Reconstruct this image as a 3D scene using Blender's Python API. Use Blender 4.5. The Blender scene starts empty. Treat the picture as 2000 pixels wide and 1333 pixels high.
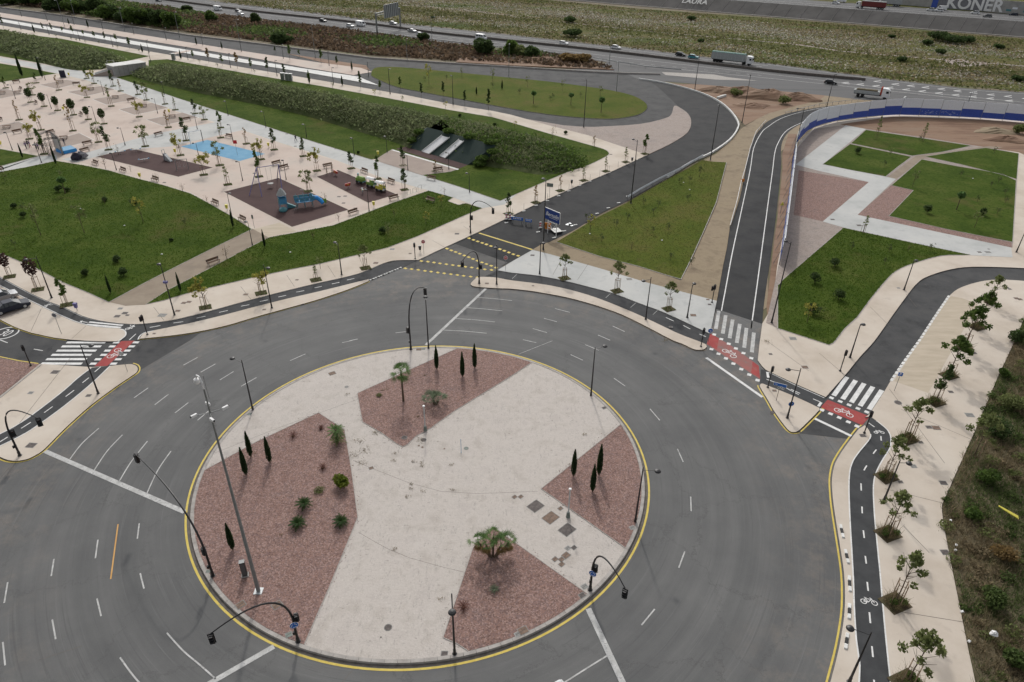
import bpy, math, random
import numpy as np
from mathutils import Vector, Matrix

# ------------------------------------------------------------------ camera, sky, sun, exposure
sc = bpy.context.scene
COL = sc.collection
H, F, PITCH, ROLL = 50.0, 1362.4, 0.55567, 0.01485
fw = Vector((0, math.cos(PITCH), -math.sin(PITCH)))
r0 = Vector((1, 0, 0)); u0 = r0.cross(fw)
RT = math.cos(ROLL) * r0 + math.sin(ROLL) * u0
UP = RT.cross(fw)
cam_d = bpy.data.cameras.new('camera'); cam = bpy.data.objects.new('camera', cam_d); COL.objects.link(cam)
cam_d.lens = 36 * F / 2000; cam_d.sensor_width = 36; cam_d.clip_end = 6000; cam_d.clip_start = 0.5
Mx = Matrix((RT, UP, -fw)).transposed().to_4x4(); Mx.translation = (0, 0, H)
cam.matrix_world = Mx
sc.camera = cam
SUN_EL, SUN_X, SUN_Y = math.radians(39), -0.115, 0.993
w = bpy.data.worlds.new("World"); sc.world = w; w.use_nodes = True
nt = w.node_tree; nt.nodes.clear()
sky = nt.nodes.new('ShaderNodeTexSky'); sky.sky_type = 'NISHITA'; sky.sun_disc = False
sky.sun_elevation = SUN_EL; sky.sun_rotation = math.atan2(SUN_X, SUN_Y); sky.dust_density = 4; sky.air_density = 1.0; sky.ozone_density = 1.0
hs = nt.nodes.new('ShaderNodeHueSaturation'); hs.inputs['Saturation'].default_value = 0.18
bg = nt.nodes.new('ShaderNodeBackground'); bg.inputs['Strength'].default_value = 0.142
wo = nt.nodes.new('ShaderNodeOutputWorld')
nt.links.new(sky.outputs[0], hs.inputs['Color']); nt.links.new(hs.outputs[0], bg.inputs[0]); nt.links.new(bg.outputs[0], wo.inputs[0])
sd = bpy.data.lights.new('sun', 'SUN'); sd.energy = 1.3; sd.angle = math.radians(2.2); sd.color = (1, .95, .88)
sun = bpy.data.objects.new('sun', sd); COL.objects.link(sun)
sun.rotation_euler = Vector((SUN_X * math.cos(SUN_EL), SUN_Y * math.cos(SUN_EL), math.sin(SUN_EL))).to_track_quat('Z', 'Y').to_euler()
sc.view_settings.view_transform = 'Standard'; sc.view_settings.look = 'None'
sc.view_settings.exposure = 0.06; sc.view_settings.gamma = 1; sc.view_settings.use_curve_mapping = False

rnd = random.Random(7); nr = np.random.default_rng(7)

# ------------------------------------------------------------------ survey: photo point -> place on the ground (height z)
def G(px, py, z=0.0):
    d = (px - 1000) / F * RT - (py - 666.5) / F * UP + fw
    t = (z - H) / d.z
    return Vector((d.x * t, d.y * t, z))
def proj(p):
    d = Vector(p) - Vector((0, 0, H)); k = d.dot(fw)
    return 1000 + F * d.dot(RT) / k, 666.5 - F * d.dot(UP) / k
def hgt(b, top_y, z0=0.15):
    lo, hi = 0.0, 40.0
    for _ in range(40):
        m = (lo + hi) / 2
        if proj((b.x, b.y, z0 + m))[1] > top_y: lo = m
        else: hi = m
    return lo
def T(ox, oy, pts):           # survey sheet coordinates -> photo coordinates
    s = 3.992 if oy == 666 else 4.0
    return [(ox + x / s, oy + y / s) for x, y in pts]
def DT(ox, oy, s, pts): return [(ox + x / s, oy + y / s) for x, y in pts]
def sm(pts, n=4):             # smooth curve through points
    P = [Vector((p[0], p[1])) for p in pts]; out = []
    for i in range(len(P) - 1):
        a, b, c, d = P[max(i - 1, 0)], P[i], P[i + 1], P[min(i + 2, len(P) - 1)]
        for k in range(n):
            t = k / n
            q = 0.5 * ((2 * b) + (c - a) * t + (2 * a - 5 * b + 4 * c - d) * t * t + (3 * b - a - 3 * c + d) * t ** 3)
            out.append((q.x, q.y))
    out.append((P[-1].x, P[-1].y)); return out
RC = G(858.6, 938)  # replaced below by the fitted centre
RC = Vector((-0.18035605 * H, 1.11171124 * H, 0)); RR = 0.46755768 * H

# ------------------------------------------------------------------ materials
MATS = {}
def _n(nt, t, **k):
    n = nt.nodes.new(t)
    for a, v in k.items():
        if a in n.inputs.keys(): n.inputs[a].default_value = v
        else: setattr(n, a, v)
    return n
def newmat(name, rough=.9, spec=.3, metal=0.0):
    m = bpy.data.materials.new(name); m.use_nodes = True
    b = m.node_tree.nodes['Principled BSDF']
    b.inputs['Roughness'].default_value = rough; b.inputs['Specular IOR Level'].default_value = spec; b.inputs['Metallic'].default_value = metal
    MATS[name] = m
    return m, m.node_tree, b
def c4(c): return (c[0], c[1], c[2], 1)
def noisemat(name, cols, scale=1.0, rough=.9, spec=.25, bump=0.0, bscale=8.0, detail=4, world=False, stretch=(1, 1, 1), island=0.0, lo=.35, hi=.65, extra=None, metal=0.0, speck=None):
    """base colour from a noise-driven ramp over cols; extra = (scale, colour, threshold, amount) adds a second patchy layer"""
    m, nt, b = newmat(name, rough, spec, metal)
    L = nt.links.new
    co = _n(nt, 'ShaderNodeNewGeometry').outputs['Position'] if world else _n(nt, 'ShaderNodeTexCoord').outputs['Object']
    mp = _n(nt, 'ShaderNodeMapping'); mp.inputs['Scale'].default_value = stretch; L(co, mp.inputs[0]); co2 = mp.outputs[0]
    no = _n(nt, 'ShaderNodeTexNoise', Scale=scale, Detail=detail, Roughness=.65); L(co2, no.inputs['Vector'])
    rp = _n(nt, 'ShaderNodeValToRGB'); e = rp.color_ramp.elements
    k = len(cols)
    e[0].position = lo; e[0].color = c4(cols[0]); e[1].position = hi; e[1].color = c4(cols[-1])
    for i in range(1, k - 1):
        q = rp.color_ramp.elements.new(lo + (hi - lo) * i / (k - 1)); q.color = c4(cols[i])
    L(no.outputs[0], rp.inputs[0]); col = rp.outputs[0]
    def layer(col, sc_, c, th, amt, kind='noise', st=None):
        if kind == 'noise': q = _n(nt, 'ShaderNodeTexNoise', Scale=sc_, Detail=5, Roughness=.7)
        else: q = _n(nt, 'ShaderNodeTexVoronoi', Scale=sc_)
        if st:
            m2 = _n(nt, 'ShaderNodeMapping'); m2.inputs['Scale'].default_value = st; L(co, m2.inputs[0]); L(m2.outputs[0], q.inputs['Vector'])
        else: L(co2, q.inputs['Vector'])
        mr = _n(nt, 'ShaderNodeMapRange'); mr.inputs['From Min'].default_value = th; mr.inputs['From Max'].default_value = th + .12
        mr.inputs['To Max'].default_value = amt
        L(q.outputs[0], mr.inputs[0])
        mx = _n(nt, 'ShaderNodeMix', data_type='RGBA'); L(mr.outputs[0], mx.inputs[0]); L(col, mx.inputs[6]); mx.inputs[7].default_value = c4(c)
        return mx.outputs[2]
    for ex in (extra or []): col = layer(col, *ex)
    if speck:
        v = _n(nt, 'ShaderNodeTexVoronoi', Scale=speck[0]); L(co, v.inputs['Vector'])
        r2 = _n(nt, 'ShaderNodeValToRGB'); r2.color_ramp.interpolation = 'CONSTANT'
        for i, c in enumerate(speck[1]):
            q = r2.color_ramp.elements[i] if i < 2 else r2.color_ramp.elements.new(i / len(speck[1]))
            q.position = i / len(speck[1]); q.color = c4(c)
        sp = _n(nt, 'ShaderNodeSeparateColor'); L(v.outputs['Color'], sp.inputs[0]); L(sp.outputs[0], r2.inputs[0])
        mx = _n(nt, 'ShaderNodeMix', data_type='RGBA', blend_type='MIX'); mx.inputs[0].default_value = speck[2]
        L(col, mx.inputs[6]); L(r2.outputs[0], mx.inputs[7]); col = mx.outputs[2]
    if island:
        g = _n(nt, 'ShaderNodeNewGeometry'); mr = _n(nt, 'ShaderNodeMapRange'); mr.inputs['To Min'].default_value = 1 - island; mr.inputs['To Max'].default_value = 1 + island
        L(g.outputs['Random Per Island'], mr.inputs[0])
        mx = _n(nt, 'ShaderNodeMix', data_type='RGBA', blend_type='MULTIPLY'); mx.inputs[0].default_value = 1
        L(col, mx.inputs[6]); L(mr.outputs[0], mx.inputs[7]); col = mx.outputs[2]
    L(col, b.inputs['Base Color'])
    if bump:
        q = _n(nt, 'ShaderNodeTexNoise', Scale=bscale, Detail=4, Roughness=.7); L(co2, q.inputs['Vector'])
        bp = _n(nt, 'ShaderNodeBump'); bp.inputs['Strength'].default_value = bump; bp.inputs['Distance'].default_value = .08
        L(q.outputs[0], bp.inputs['Height']); L(bp.outputs[0], b.inputs['Normal'])
    return m
def flat(name, c, rough=.6, spec=.4, metal=0.0, v=.12):
    return noisemat(name, [tuple(x * (1 - v) for x in c), tuple(min(1, x * (1 + v)) for x in c)], scale=3, rough=rough, spec=spec, metal=metal, detail=3)

W = True
noisemat('terrain_earth', [(.10, .085, .05), (.16, .13, .085), (.11, .12, .05)], .05, world=W, bump=.4, bscale=1.2)
def ringasphalt():
    m, nt, b = newmat('ring_asphalt', .85, .3); L = nt.links.new
    pos = _n(nt, 'ShaderNodeNewGeometry').outputs['Position']
    sub = _n(nt, 'ShaderNodeVectorMath', operation='SUBTRACT'); sub.inputs[1].default_value = tuple(RC); L(pos, sub.inputs[0])
    ln = _n(nt, 'ShaderNodeVectorMath', operation='LENGTH'); L(sub.outputs[0], ln.inputs[0])
    cx = _n(nt, 'ShaderNodeCombineXYZ'); L(ln.outputs['Value'], cx.inputs[0])
    nm = _n(nt, 'ShaderNodeVectorMath', operation='NORMALIZE'); L(sub.outputs[0], nm.inputs[0])
    ad = _n(nt, 'ShaderNodeVectorMath', operation='MULTIPLY_ADD'); L(nm.outputs[0], ad.inputs[0]); ad.inputs[1].default_value = (1.6, 1.6, 0); L(cx.outputs[0], ad.inputs[2])
    cz = _n(nt, 'ShaderNodeCombineXYZ'); sp = _n(nt, 'ShaderNodeSeparateXYZ'); L(nm.outputs[0], sp.inputs[0])
    sc1 = _n(nt, 'ShaderNodeVectorMath', operation='SCALE'); L(cx.outputs[0], sc1.inputs[0]); sc1.inputs['Scale'].default_value = 1.0
    a1 = _n(nt, 'ShaderNodeCombineXYZ'); L(ln.outputs['Value'], a1.inputs[0])
    ms = _n(nt, 'ShaderNodeMath', operation='MULTIPLY'); L(sp.outputs[0], ms.inputs[0]); ms.inputs[1].default_value = 1.3; L(ms.outputs[0], a1.inputs[1])
    mt = _n(nt, 'ShaderNodeMath', operation='MULTIPLY'); L(sp.outputs[1], mt.inputs[0]); mt.inputs[1].default_value = 1.3; L(mt.outputs[0], a1.inputs[2])
    n1 = _n(nt, 'ShaderNodeTexNoise', Scale=.6, Detail=8, Roughness=.65); L(a1.outputs[0], n1.inputs['Vector'])
    r = _n(nt, 'ShaderNodeValToRGB'); e = r.color_ramp.elements; e[0].position = .33; e[0].color = (.104, .106, .107, 1); e[1].position = .70; e[1].color = (.136, .137, .137, 1)
    L(n1.outputs[0], r.inputs[0])
    n2 = _n(nt, 'ShaderNodeTexNoise', Scale=.08, Detail=6, Roughness=.65); L(pos, n2.inputs['Vector'])
    r2 = _n(nt, 'ShaderNodeValToRGB'); e = r2.color_ramp.elements; e[0].position = .3; e[0].color = (.80, .80, .81, 1); e[1].position = .72; e[1].color = (1.2, 1.19, 1.17, 1); L(n2.outputs[0], r2.inputs[0])
    mx = _n(nt, 'ShaderNodeMix', data_type='RGBA', blend_type='MULTIPLY'); mx.inputs[0].default_value = 1; L(r.outputs[0], mx.inputs[6]); L(r2.outputs[0], mx.inputs[7])
    # dusty film near the outer kerbs
    n3 = _n(nt, 'ShaderNodeTexNoise', Scale=.35, Detail=6, Roughness=.75); L(pos, n3.inputs['Vector'])
    dr = _n(nt, 'ShaderNodeMapRange'); dr.inputs['From Min'].default_value = 33; dr.inputs['From Max'].default_value = 42; L(ln.outputs['Value'], dr.inputs[0])
    dm = _n(nt, 'ShaderNodeMapRange'); dm.inputs['From Min'].default_value = .48; dm.inputs['From Max'].default_value = .70; dm.inputs['To Max'].default_value = .6; L(n3.outputs[0], dm.inputs[0])
    mm = _n(nt, 'ShaderNodeMath', operation='MULTIPLY'); L(dr.outputs[0], mm.inputs[0]); L(dm.outputs[0], mm.inputs[1])
    m3 = _n(nt, 'ShaderNodeMix', data_type='RGBA'); L(mm.outputs[0], m3.inputs[0]); L(mx.outputs[2], m3.inputs[6]); m3.inputs[7].default_value = (.24, .2, .165, 1)
    # tyre scrub arcs, stains and hairline cracks
    def over(prev, fac, c, amt):
        q = _n(nt, 'ShaderNodeMath', operation='MULTIPLY'); L(fac, q.inputs[0]); q.inputs[1].default_value = amt
        x = _n(nt, 'ShaderNodeMix', data_type='RGBA'); L(q.outputs[0], x.inputs[0]); L(prev, x.inputs[6]); x.inputs[7].default_value = c; return x.outputs[2]
    def rng(o, a, z):
        q = _n(nt, 'ShaderNodeMapRange'); q.inputs['From Min'].default_value = a; q.inputs['From Max'].default_value = z; L(o, q.inputs[0]); return q.outputs[0]
    a2 = _n(nt, 'ShaderNodeVectorMath', operation='MULTIPLY'); L(a1.outputs[0], a2.inputs[0]); a2.inputs[1].default_value = (3.2, 1.6, 1.6)
    s1 = _n(nt, 'ShaderNodeTexNoise', Scale=1, Detail=6, Roughness=.7); L(a2.outputs[0], s1.inputs['Vector'])
    cur = over(m3.outputs[2], rng(s1.outputs[0], .58, .70), (.185, .186, .184, 1), .42)
    s2 = _n(nt, 'ShaderNodeTexNoise', Scale=1.6, Detail=4, Roughness=.6); L(a2.outputs[0], s2.inputs['Vector'])
    cur = over(cur, rng(s2.outputs[0], .60, .68), (.078, .079, .081, 1), .38)
    s3 = _n(nt, 'ShaderNodeTexNoise', Scale=.5, Detail=8, Roughness=.8); L(pos, s3.inputs['Vector']); cur = over(cur, rng(s3.outputs[0], .63, .70), (.085, .085, .085, 1), .45)
    s4 = _n(nt, 'ShaderNodeTexVoronoi', Scale=.10, feature='DISTANCE_TO_EDGE'); wv = _n(nt, 'ShaderNodeVectorMath', operation='MULTIPLY_ADD'); L(s3.outputs['Color'], wv.inputs[0]); wv.inputs[1].default_value = (5, 5, 0); L(pos, wv.inputs[2]); L(wv.outputs[0], s4.inputs['Vector'])
    cur = over(cur, rng(s4.outputs[0], .006, .002), (.06, .06, .06, 1), .45)
    m3 = _n(nt, 'ShaderNodeMix', data_type='RGBA'); m3.inputs[0].default_value = 0; L(cur, m3.inputs[6])
    n4 = _n(nt, 'ShaderNodeTexNoise', Scale=14, Detail=3, Roughness=.8); L(pos, n4.inputs['Vector'])
    mr = _n(nt, 'ShaderNodeMapRange'); mr.inputs['To Min'].default_value = .8; mr.inputs['To Max'].default_value = 1.2; L(n4.outputs[0], mr.inputs[0])
    m4 = _n(nt, 'ShaderNodeMix', data_type='RGBA', blend_type='MULTIPLY'); m4.inputs[0].default_value = 1; L(m3.outputs[2], m4.inputs[6]); L(mr.outputs[0], m4.inputs[7])
    L(m4.outputs[2], b.inputs['Base Color'])
    bp = _n(nt, 'ShaderNodeBump'); bp.inputs['Strength'].default_value = .25; bp.inputs['Distance'].default_value = .02; L(n4.outputs[0], bp.inputs['Height']); L(bp.outputs[0], b.inputs['Normal'])
ringasphalt()
noisemat('dark_asphalt', [(.042, .043, .045), (.062, .063, .065), (.076, .076, .076)], .25, world=W, detail=8, bump=.25, bscale=14, extra=[(.6, (.10, .095, .09), .6, .5), (3.0, (.085, .083, .08), .66, .5)])
noisemat('new_asphalt', [(.021, .022, .024), (.033, .034, .036), (.041, .041, .041)], .22, world=W, detail=8, bump=.2, bscale=14, extra=[(1.1, (.075, .072, .068), .64, .5)])
noisemat('highway_asphalt', [(.085, .086, .088), (.12, .12, .122), (.105, .105, .108)], .12, world=W, detail=5, stretch=(.25, 1.6, 1), bump=.1)
noisemat('junction_asphalt', [(.080, .079, .078), (.105, .103, .101), (.12, .117, .113)], .4, world=W, detail=8, bump=.25, bscale=14, extra=[(1.1, (.17, .155, .14), .62, .5), (.9, (.06, .06, .06), .62, .5)])
noisemat('bike_asphalt', [(.044, .046, .049), (.062, .064, .067)], .6, world=W, detail=7, bump=.2, bscale=12, extra=[(1.3, (.13, .115, .10), .66, .4)])
noisemat('cream_paving', [(.47, .405, .335), (.54, .475, .405), (.58, .52, .45)], .12, world=W, detail=8, bump=.12, bscale=10, extra=[(.45, (.36, .31, .27), .60, .45), (5.0, (.40, .36, .33), .62, .25)])
noisemat('grey_paving', [(.40, .41, .40), (.47, .475, .465), (.52, .52, .50)], .15, world=W, detail=8, bump=.12, bscale=10, extra=[(.3, (.33, .345, .35), .56, .6)])
noisemat('pink_paving', [(.47, .385, .335), (.53, .445, .39), (.50, .44, .39)], .1, world=W, detail=8, bump=.12, bscale=10, extra=[(.4, (.40, .33, .29), .58, .4)])
noisemat('taupe_paving', [(.30, .245, .215), (.35, .29, .25)], .3, world=W, detail=7, bump=.1)
noisemat('tan_path', [(.235, .19, .145), (.29, .24, .185)], .35, world=W, detail=7, bump=.15, extra=[(.2, (.21, .175, .14), .55, .5)])
noisemat('tan_parking', [(.42, .36, .28), (.50, .43, .34)], .25, world=W, detail=7, bump=.1, stretch=(1, 4, 1))
noisemat('cream_stamped', [(.43, .39, .355), (.50, .46, .425), (.46, .42, .39)], .5, world=W, detail=8, bump=.5, bscale=5, extra=[(2.6, (.27, .25, .23), .57, .6, 'noise', (1.8, .5, 1)), (3.4, (.10, .09, .08), .625, .9, 'noise', (.5, 1.4, 1)), (8.0, (.27, .25, .23), .57, .6), (6.0, (.60, .56, .52), .56, .6), (.22, (.54, .50, .465), .58, .5)])
noisemat('red_gravel', [(.20, .125, .105), (.265, .17, .145), (.225, .15, .135)], .5, world=W, detail=8, bump=.6, bscale=12, speck=(9, [(.10, .06, .052), (.23, .14, .12), (.36, .25, .22), (.17, .12, .12), (.26, .155, .125)], .6), extra=[(.25, (.20, .15, .14), .57, .6)])
noisemat('pale_gravel', [(.27, .225, .20), (.33, .28, .25), (.30, .26, .235)], .3, world=W, detail=8, bump=.5, bscale=8, extra=[(.15, (.24, .21, .195), .52, .6)], speck=(5, [(.20, .16, .15), (.32, .27, .24), (.40, .34, .31)], .3))
noisemat('dirt', [(.20, .155, .105), (.27, .215, .145), (.24, .19, .125)], .25, world=W, detail=9, bump=.5, bscale=3, extra=[(.5, (.17, .12, .085), .58, .6), (1.8, (.36, .29, .21), .64, .5)])
noisemat('red_earth', [(.155, .09, .06), (.235, .15, .10), (.24, .17, .12)], .12, world=W, detail=9, bump=.8, bscale=2, stretch=(.5, 2, 1), extra=[(.5, (.08, .05, .035), .60, .7)])
noisemat('lawn', [(.038, .066, .010), (.057, .088, .014), (.080, .103, .022)], .12, world=W, spec=.03, detail=9, bump=1.0, bscale=3.5, extra=[(1.8, (.024, .050, .005), .50, .75), (6.0, (.085, .115, .018), .58, .6), (.07, (.095, .085, .03), .56, .6), (.25, (.12, .095, .045), .64, .7)])
noisemat('dry_lawn', [(.064, .092, .014), (.088, .108, .020), (.110, .106, .030)], .10, world=W, spec=.03, detail=9, bump=1.0, bscale=3, extra=[(1.4, (.040, .060, .014), .52, .6), (.5, (.12, .085, .045), .62, .5)])
noisemat('river_meadow', [(.050, .078, .014), (.10, .105, .032), (.13, .115, .05), (.085, .070, .038)], .04, world=W, spec=.03, detail=10, stretch=(.35, 1.3, 1), bump=.8, bscale=2,
         extra=[(.10, (.045, .065, .02), .50, .8, 'noise', (.3, 1.6, 1)), (.5, (.33, .30, .25), .58, .75, 'noise', (.5, 1.2, 1)), (.16, (.10, .065, .045), .56, .7, 'noise', (.4, 1.2, 1)), (1.0, (.45, .44, .42), .64, .7)])
noisemat('bank_scrub', [(.08, .055, .04), (.13, .088, .06), (.075, .07, .035)], .08, world=W, spec=.03, detail=9, bump=1, bscale=1.2, extra=[(.35, (.055, .055, .028), .52, .8)])
noisemat('scrub_floor', [(.10, .088, .055), (.16, .135, .09), (.085, .095, .04)], .35, world=W, spec=.03, detail=9, bump=1, bscale=3)
noisemat('slope_concrete', [(.115, .11, .105), (.16, .153, .147)], .12, world=W, detail=8, extra=[(.5, (.09, .09, .085), .55, .5, 'noise', (.2, 1, 1))])
noisemat('maroon_rubber', [(.052, .026, .026), (.068, .036, .034)], .4, world=W, detail=7, bump=.1)
noisemat('green_rubber', [(.022, .040, .036), (.034, .052, .046)], .3, world=W, detail=7, bump=.1, extra=[(1.5, (.05, .055, .05), .62, .5)])
noisemat('blue_rubber', [(.13, .30, .46), (.17, .35, .50)], .4, world=W, detail=6, extra=[(1.0, (.25, .38, .48), .64, .5)])
noisemat('white_paint', [(.60, .60, .59), (.75, .75, .74)], 1.2, world=W, detail=8, rough=.7, extra=[(4, (.34, .34, .34), .56, .7), (14, (.25, .25, .25), .60, .6)])
noisemat('worn_white_paint', [(.38, .38, .37), (.60, .60, .59)], 1.5, world=W, detail=8, rough=.8, extra=[(3, (.20, .20, .20), .52, .75), (12, (.16, .16, .16), .57, .7)])
noisemat('yellow_paint', [(.55, .42, .08), (.66, .52, .13)], 1.2, world=W, detail=8, rough=.7, extra=[(3, (.36, .30, .16), .55, .7), (12, (.24, .21, .13), .60, .7)])
noisemat('orange_paint', [(.55, .30, .10), (.60, .36, .14)], 1.2, world=W, detail=8)
noisemat('red_paint', [(.30, .055, .055), (.36, .075, .07)], .8, world=W, detail=8, extra=[(1.2, (.25, .13, .11), .54, .7), (7, (.18, .09, .08), .58, .6)])
noisemat('dusty_red_paint', [(.25, .13, .12), (.33, .12, .11)], .5, world=W, detail=8, extra=[(.8, (.20, .165, .15), .54, .7)])
noisemat('kerb_stone', [(.30, .28, .26), (.42, .395, .37)], 1.5, world=W, detail=6, bump=.1)
noisemat('dark_gutter', [(.10, .09, .08), (.17, .15, .135)], 1.5, world=W, detail=6)
noisemat('white_concrete', [(.60, .60, .58), (.74, .74, .72)], .5, world=W, detail=7, bump=.1)
noisemat('concrete', [(.30, .295, .285), (.40, .39, .375)], .4, world=W, detail=8, bump=.15, extra=[(.8, (.24, .235, .225), .58, .5)])
noisemat('berm_ground', [(.045, .062, .022), (.075, .092, .038), (.10, .11, .055)], .25, world=W, spec=.03, detail=9, bump=1, bscale=2)
noisemat('soil', [(.075, .055, .035), (.10, .08, .045), (.055, .06, .025)], 2, world=W, detail=7, bump=1, bscale=6)
flat('black_metal', (.014, .014, .016), .45, .5)
flat('grey_metal', (.22, .23, .23), .45, .5, .3)
flat('light_metal', (.45, .47, .48), .4, .5, .3)
flat('white_metal', (.72, .72, .72), .5)
flat('wood', (.16, .095, .06), .7)
flat('stake_wood', (.28, .20, .13), .8)
flat('bark', (.12, .09, .065), .9, .1)
flat('tyre', (.018, .018, .018), .8, .2)
flat('glass_dark', (.02, .025, .03), .08, .6)
flat('glass_signal', (.05, .02, .02), .2)
flat('lamp_glass', (.55, .55, .5), .2)
flat('blue_sign', (.02, .13, .48), .4, v=.03); flat('navy', (.02, .055, .24), .45, v=.05); flat('hoard_blue', (.045, .09, .40), .5, v=.12); flat('hoard_white', (.76, .79, .84), .5, v=.05)
flat('red_sign', (.50, .02, .03), .4, v=.03); flat('sign_white', (.78, .78, .78), .4, v=.03); flat('sign_black', (.02, .02, .02), .5)
flat('orange', (.65, .22, .03), .5); flat('yellow', (.62, .55, .08), .5); flat('bright_green', (.20, .33, .06), .5); flat('bright_blue', (.03, .30, .75), .45)
flat('play_blue', (.06, .24, .42), .5); flat('play_teal', (.07, .22, .25), .5); flat('play_red', (.45, .05, .03), .5); flat('play_purple', (.14, .13, .30), .5)
flat('car_white', (.70, .71, .72), .25, .6, v=.02); flat('car_silver', (.42, .43, .44), .25, .6, .5, v=.02); flat('car_black', (.012, .013, .015), .35, .3, v=.02)
flat('car_navy', (.012, .018, .035), .35, .3, v=.02); flat('car_teal', (.03, .22, .26), .25, .6, v=.02); flat('car_grey', (.12, .125, .13), .25, .6, .3, v=.02)
flat('truck_red', (.16, .03, .03), .6); flat('crane_red', (.50, .07, .03), .5); flat('canvas_grey', (.33, .35, .35), .7); flat('canvas_green', (.08, .17, .15), .7)
flat('headlight', (.7, .7, .68), .1, .6); flat('taillight', (.35, .02, .02), .2); flat('lid_dark', (.10, .085, .08), .8, v=.3); flat('lid_grey', (.20, .20, .19), .7, v=.25); flat('lid_rust', (.17, .115, .085), .8, v=.3); flat('lid_green', (.16, .19, .17), .7, v=.2)
flat('skin', (.45, .28, .20), .6); flat('cloth_dark', (.03, .03, .05), .9); flat('cloth_purple', (.10, .05, .18), .9); flat('cloth_green', (.45, .65, .05), .9); flat('cloth_grey', (.2, .2, .22), .9); flat('hair_dark', (.02, .015, .012), .8); flat('cloth_red', (.30, .04, .06), .9)
def leaf(name, a, b, isl=.35):
    g = 1.45; m = noisemat(name, [tuple(x * g for x in a), tuple(x * g for x in b)], 1.3, rough=.7, spec=.15, detail=3, island=isl)
    nt = m.node_tree; b_ = nt.nodes['Principled BSDF']; src = b_.inputs['Base Color'].links[0].from_socket; out = next(n for n in nt.nodes if n.type == 'OUTPUT_MATERIAL')
    tr = nt.nodes.new('ShaderNodeBsdfTranslucent'); nt.links.new(src, tr.inputs[0]); mx = nt.nodes.new('ShaderNodeMixShader'); mx.inputs[0].default_value = .45
    nt.links.new(b_.outputs[0], mx.inputs[1]); nt.links.new(tr.outputs[0], mx.inputs[2]); nt.links.new(mx.outputs[0], out.inputs[0])
    return m
leaf('leaf_green', (.042, .075, .016), (.085, .125, .032)); leaf('leaf_dark', (.028, .048, .016), (.056, .082, .028)); leaf('leaf_yellow', (.15, .15, .03), (.27, .25, .06)); leaf('leaf_olive', (.085, .105, .036), (.145, .165, .065))
leaf('leaf_purple', (.035, .022, .020), (.065, .035, .030)); leaf('leaf_cypress', (.014, .030, .012), (.034, .055, .022)); leaf('palm_green', (.055, .110, .030), (.11, .17, .065)); leaf('palm_grey', (.09, .12, .075), (.15, .18, .12))
leaf('cycad_green', (.014, .035, .010), (.035, .065, .016)); leaf('red_leaf', (.06, .02, .018), (.11, .045, .03)); leaf('bright_leaf', (.07, .10, .012), (.15, .17, .03)); leaf('scrub_green', (.044, .070, .020), (.090, .118, .040), .45)
leaf('scrub_brown', (.12, .095, .058), (.21, .17, .105), .5); leaf('berm_leaf', (.070, .092, .036), (.150, .172, .090), .45); leaf('bank_leaf', (.062, .044, .030), (.115, .080, .052), .5); leaf('flower_white', (.20, .185, .155), (.36, .34, .30), .4); leaf('meadow_leaf', (.055, .07, .022), (.115, .11, .045), .4); leaf('stem_leaf', (.09, .075, .04), (.16, .13, .07), .4); leaf('sage_leaf', (.10, .12, .055), (.19, .20, .115), .45); leaf('lawn_leaf', (.034, .064, .006), (.056, .092, .012), .3); leaf('dry_leaf', (.06, .075, .018), (.09, .09, .03), .3); leaf('autumn_orange', (.30, .12, .03), (.40, .18, .05)); leaf('brown_leaf', (.12, .08, .035), (.20, .14, .06))
MT = MATS

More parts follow.
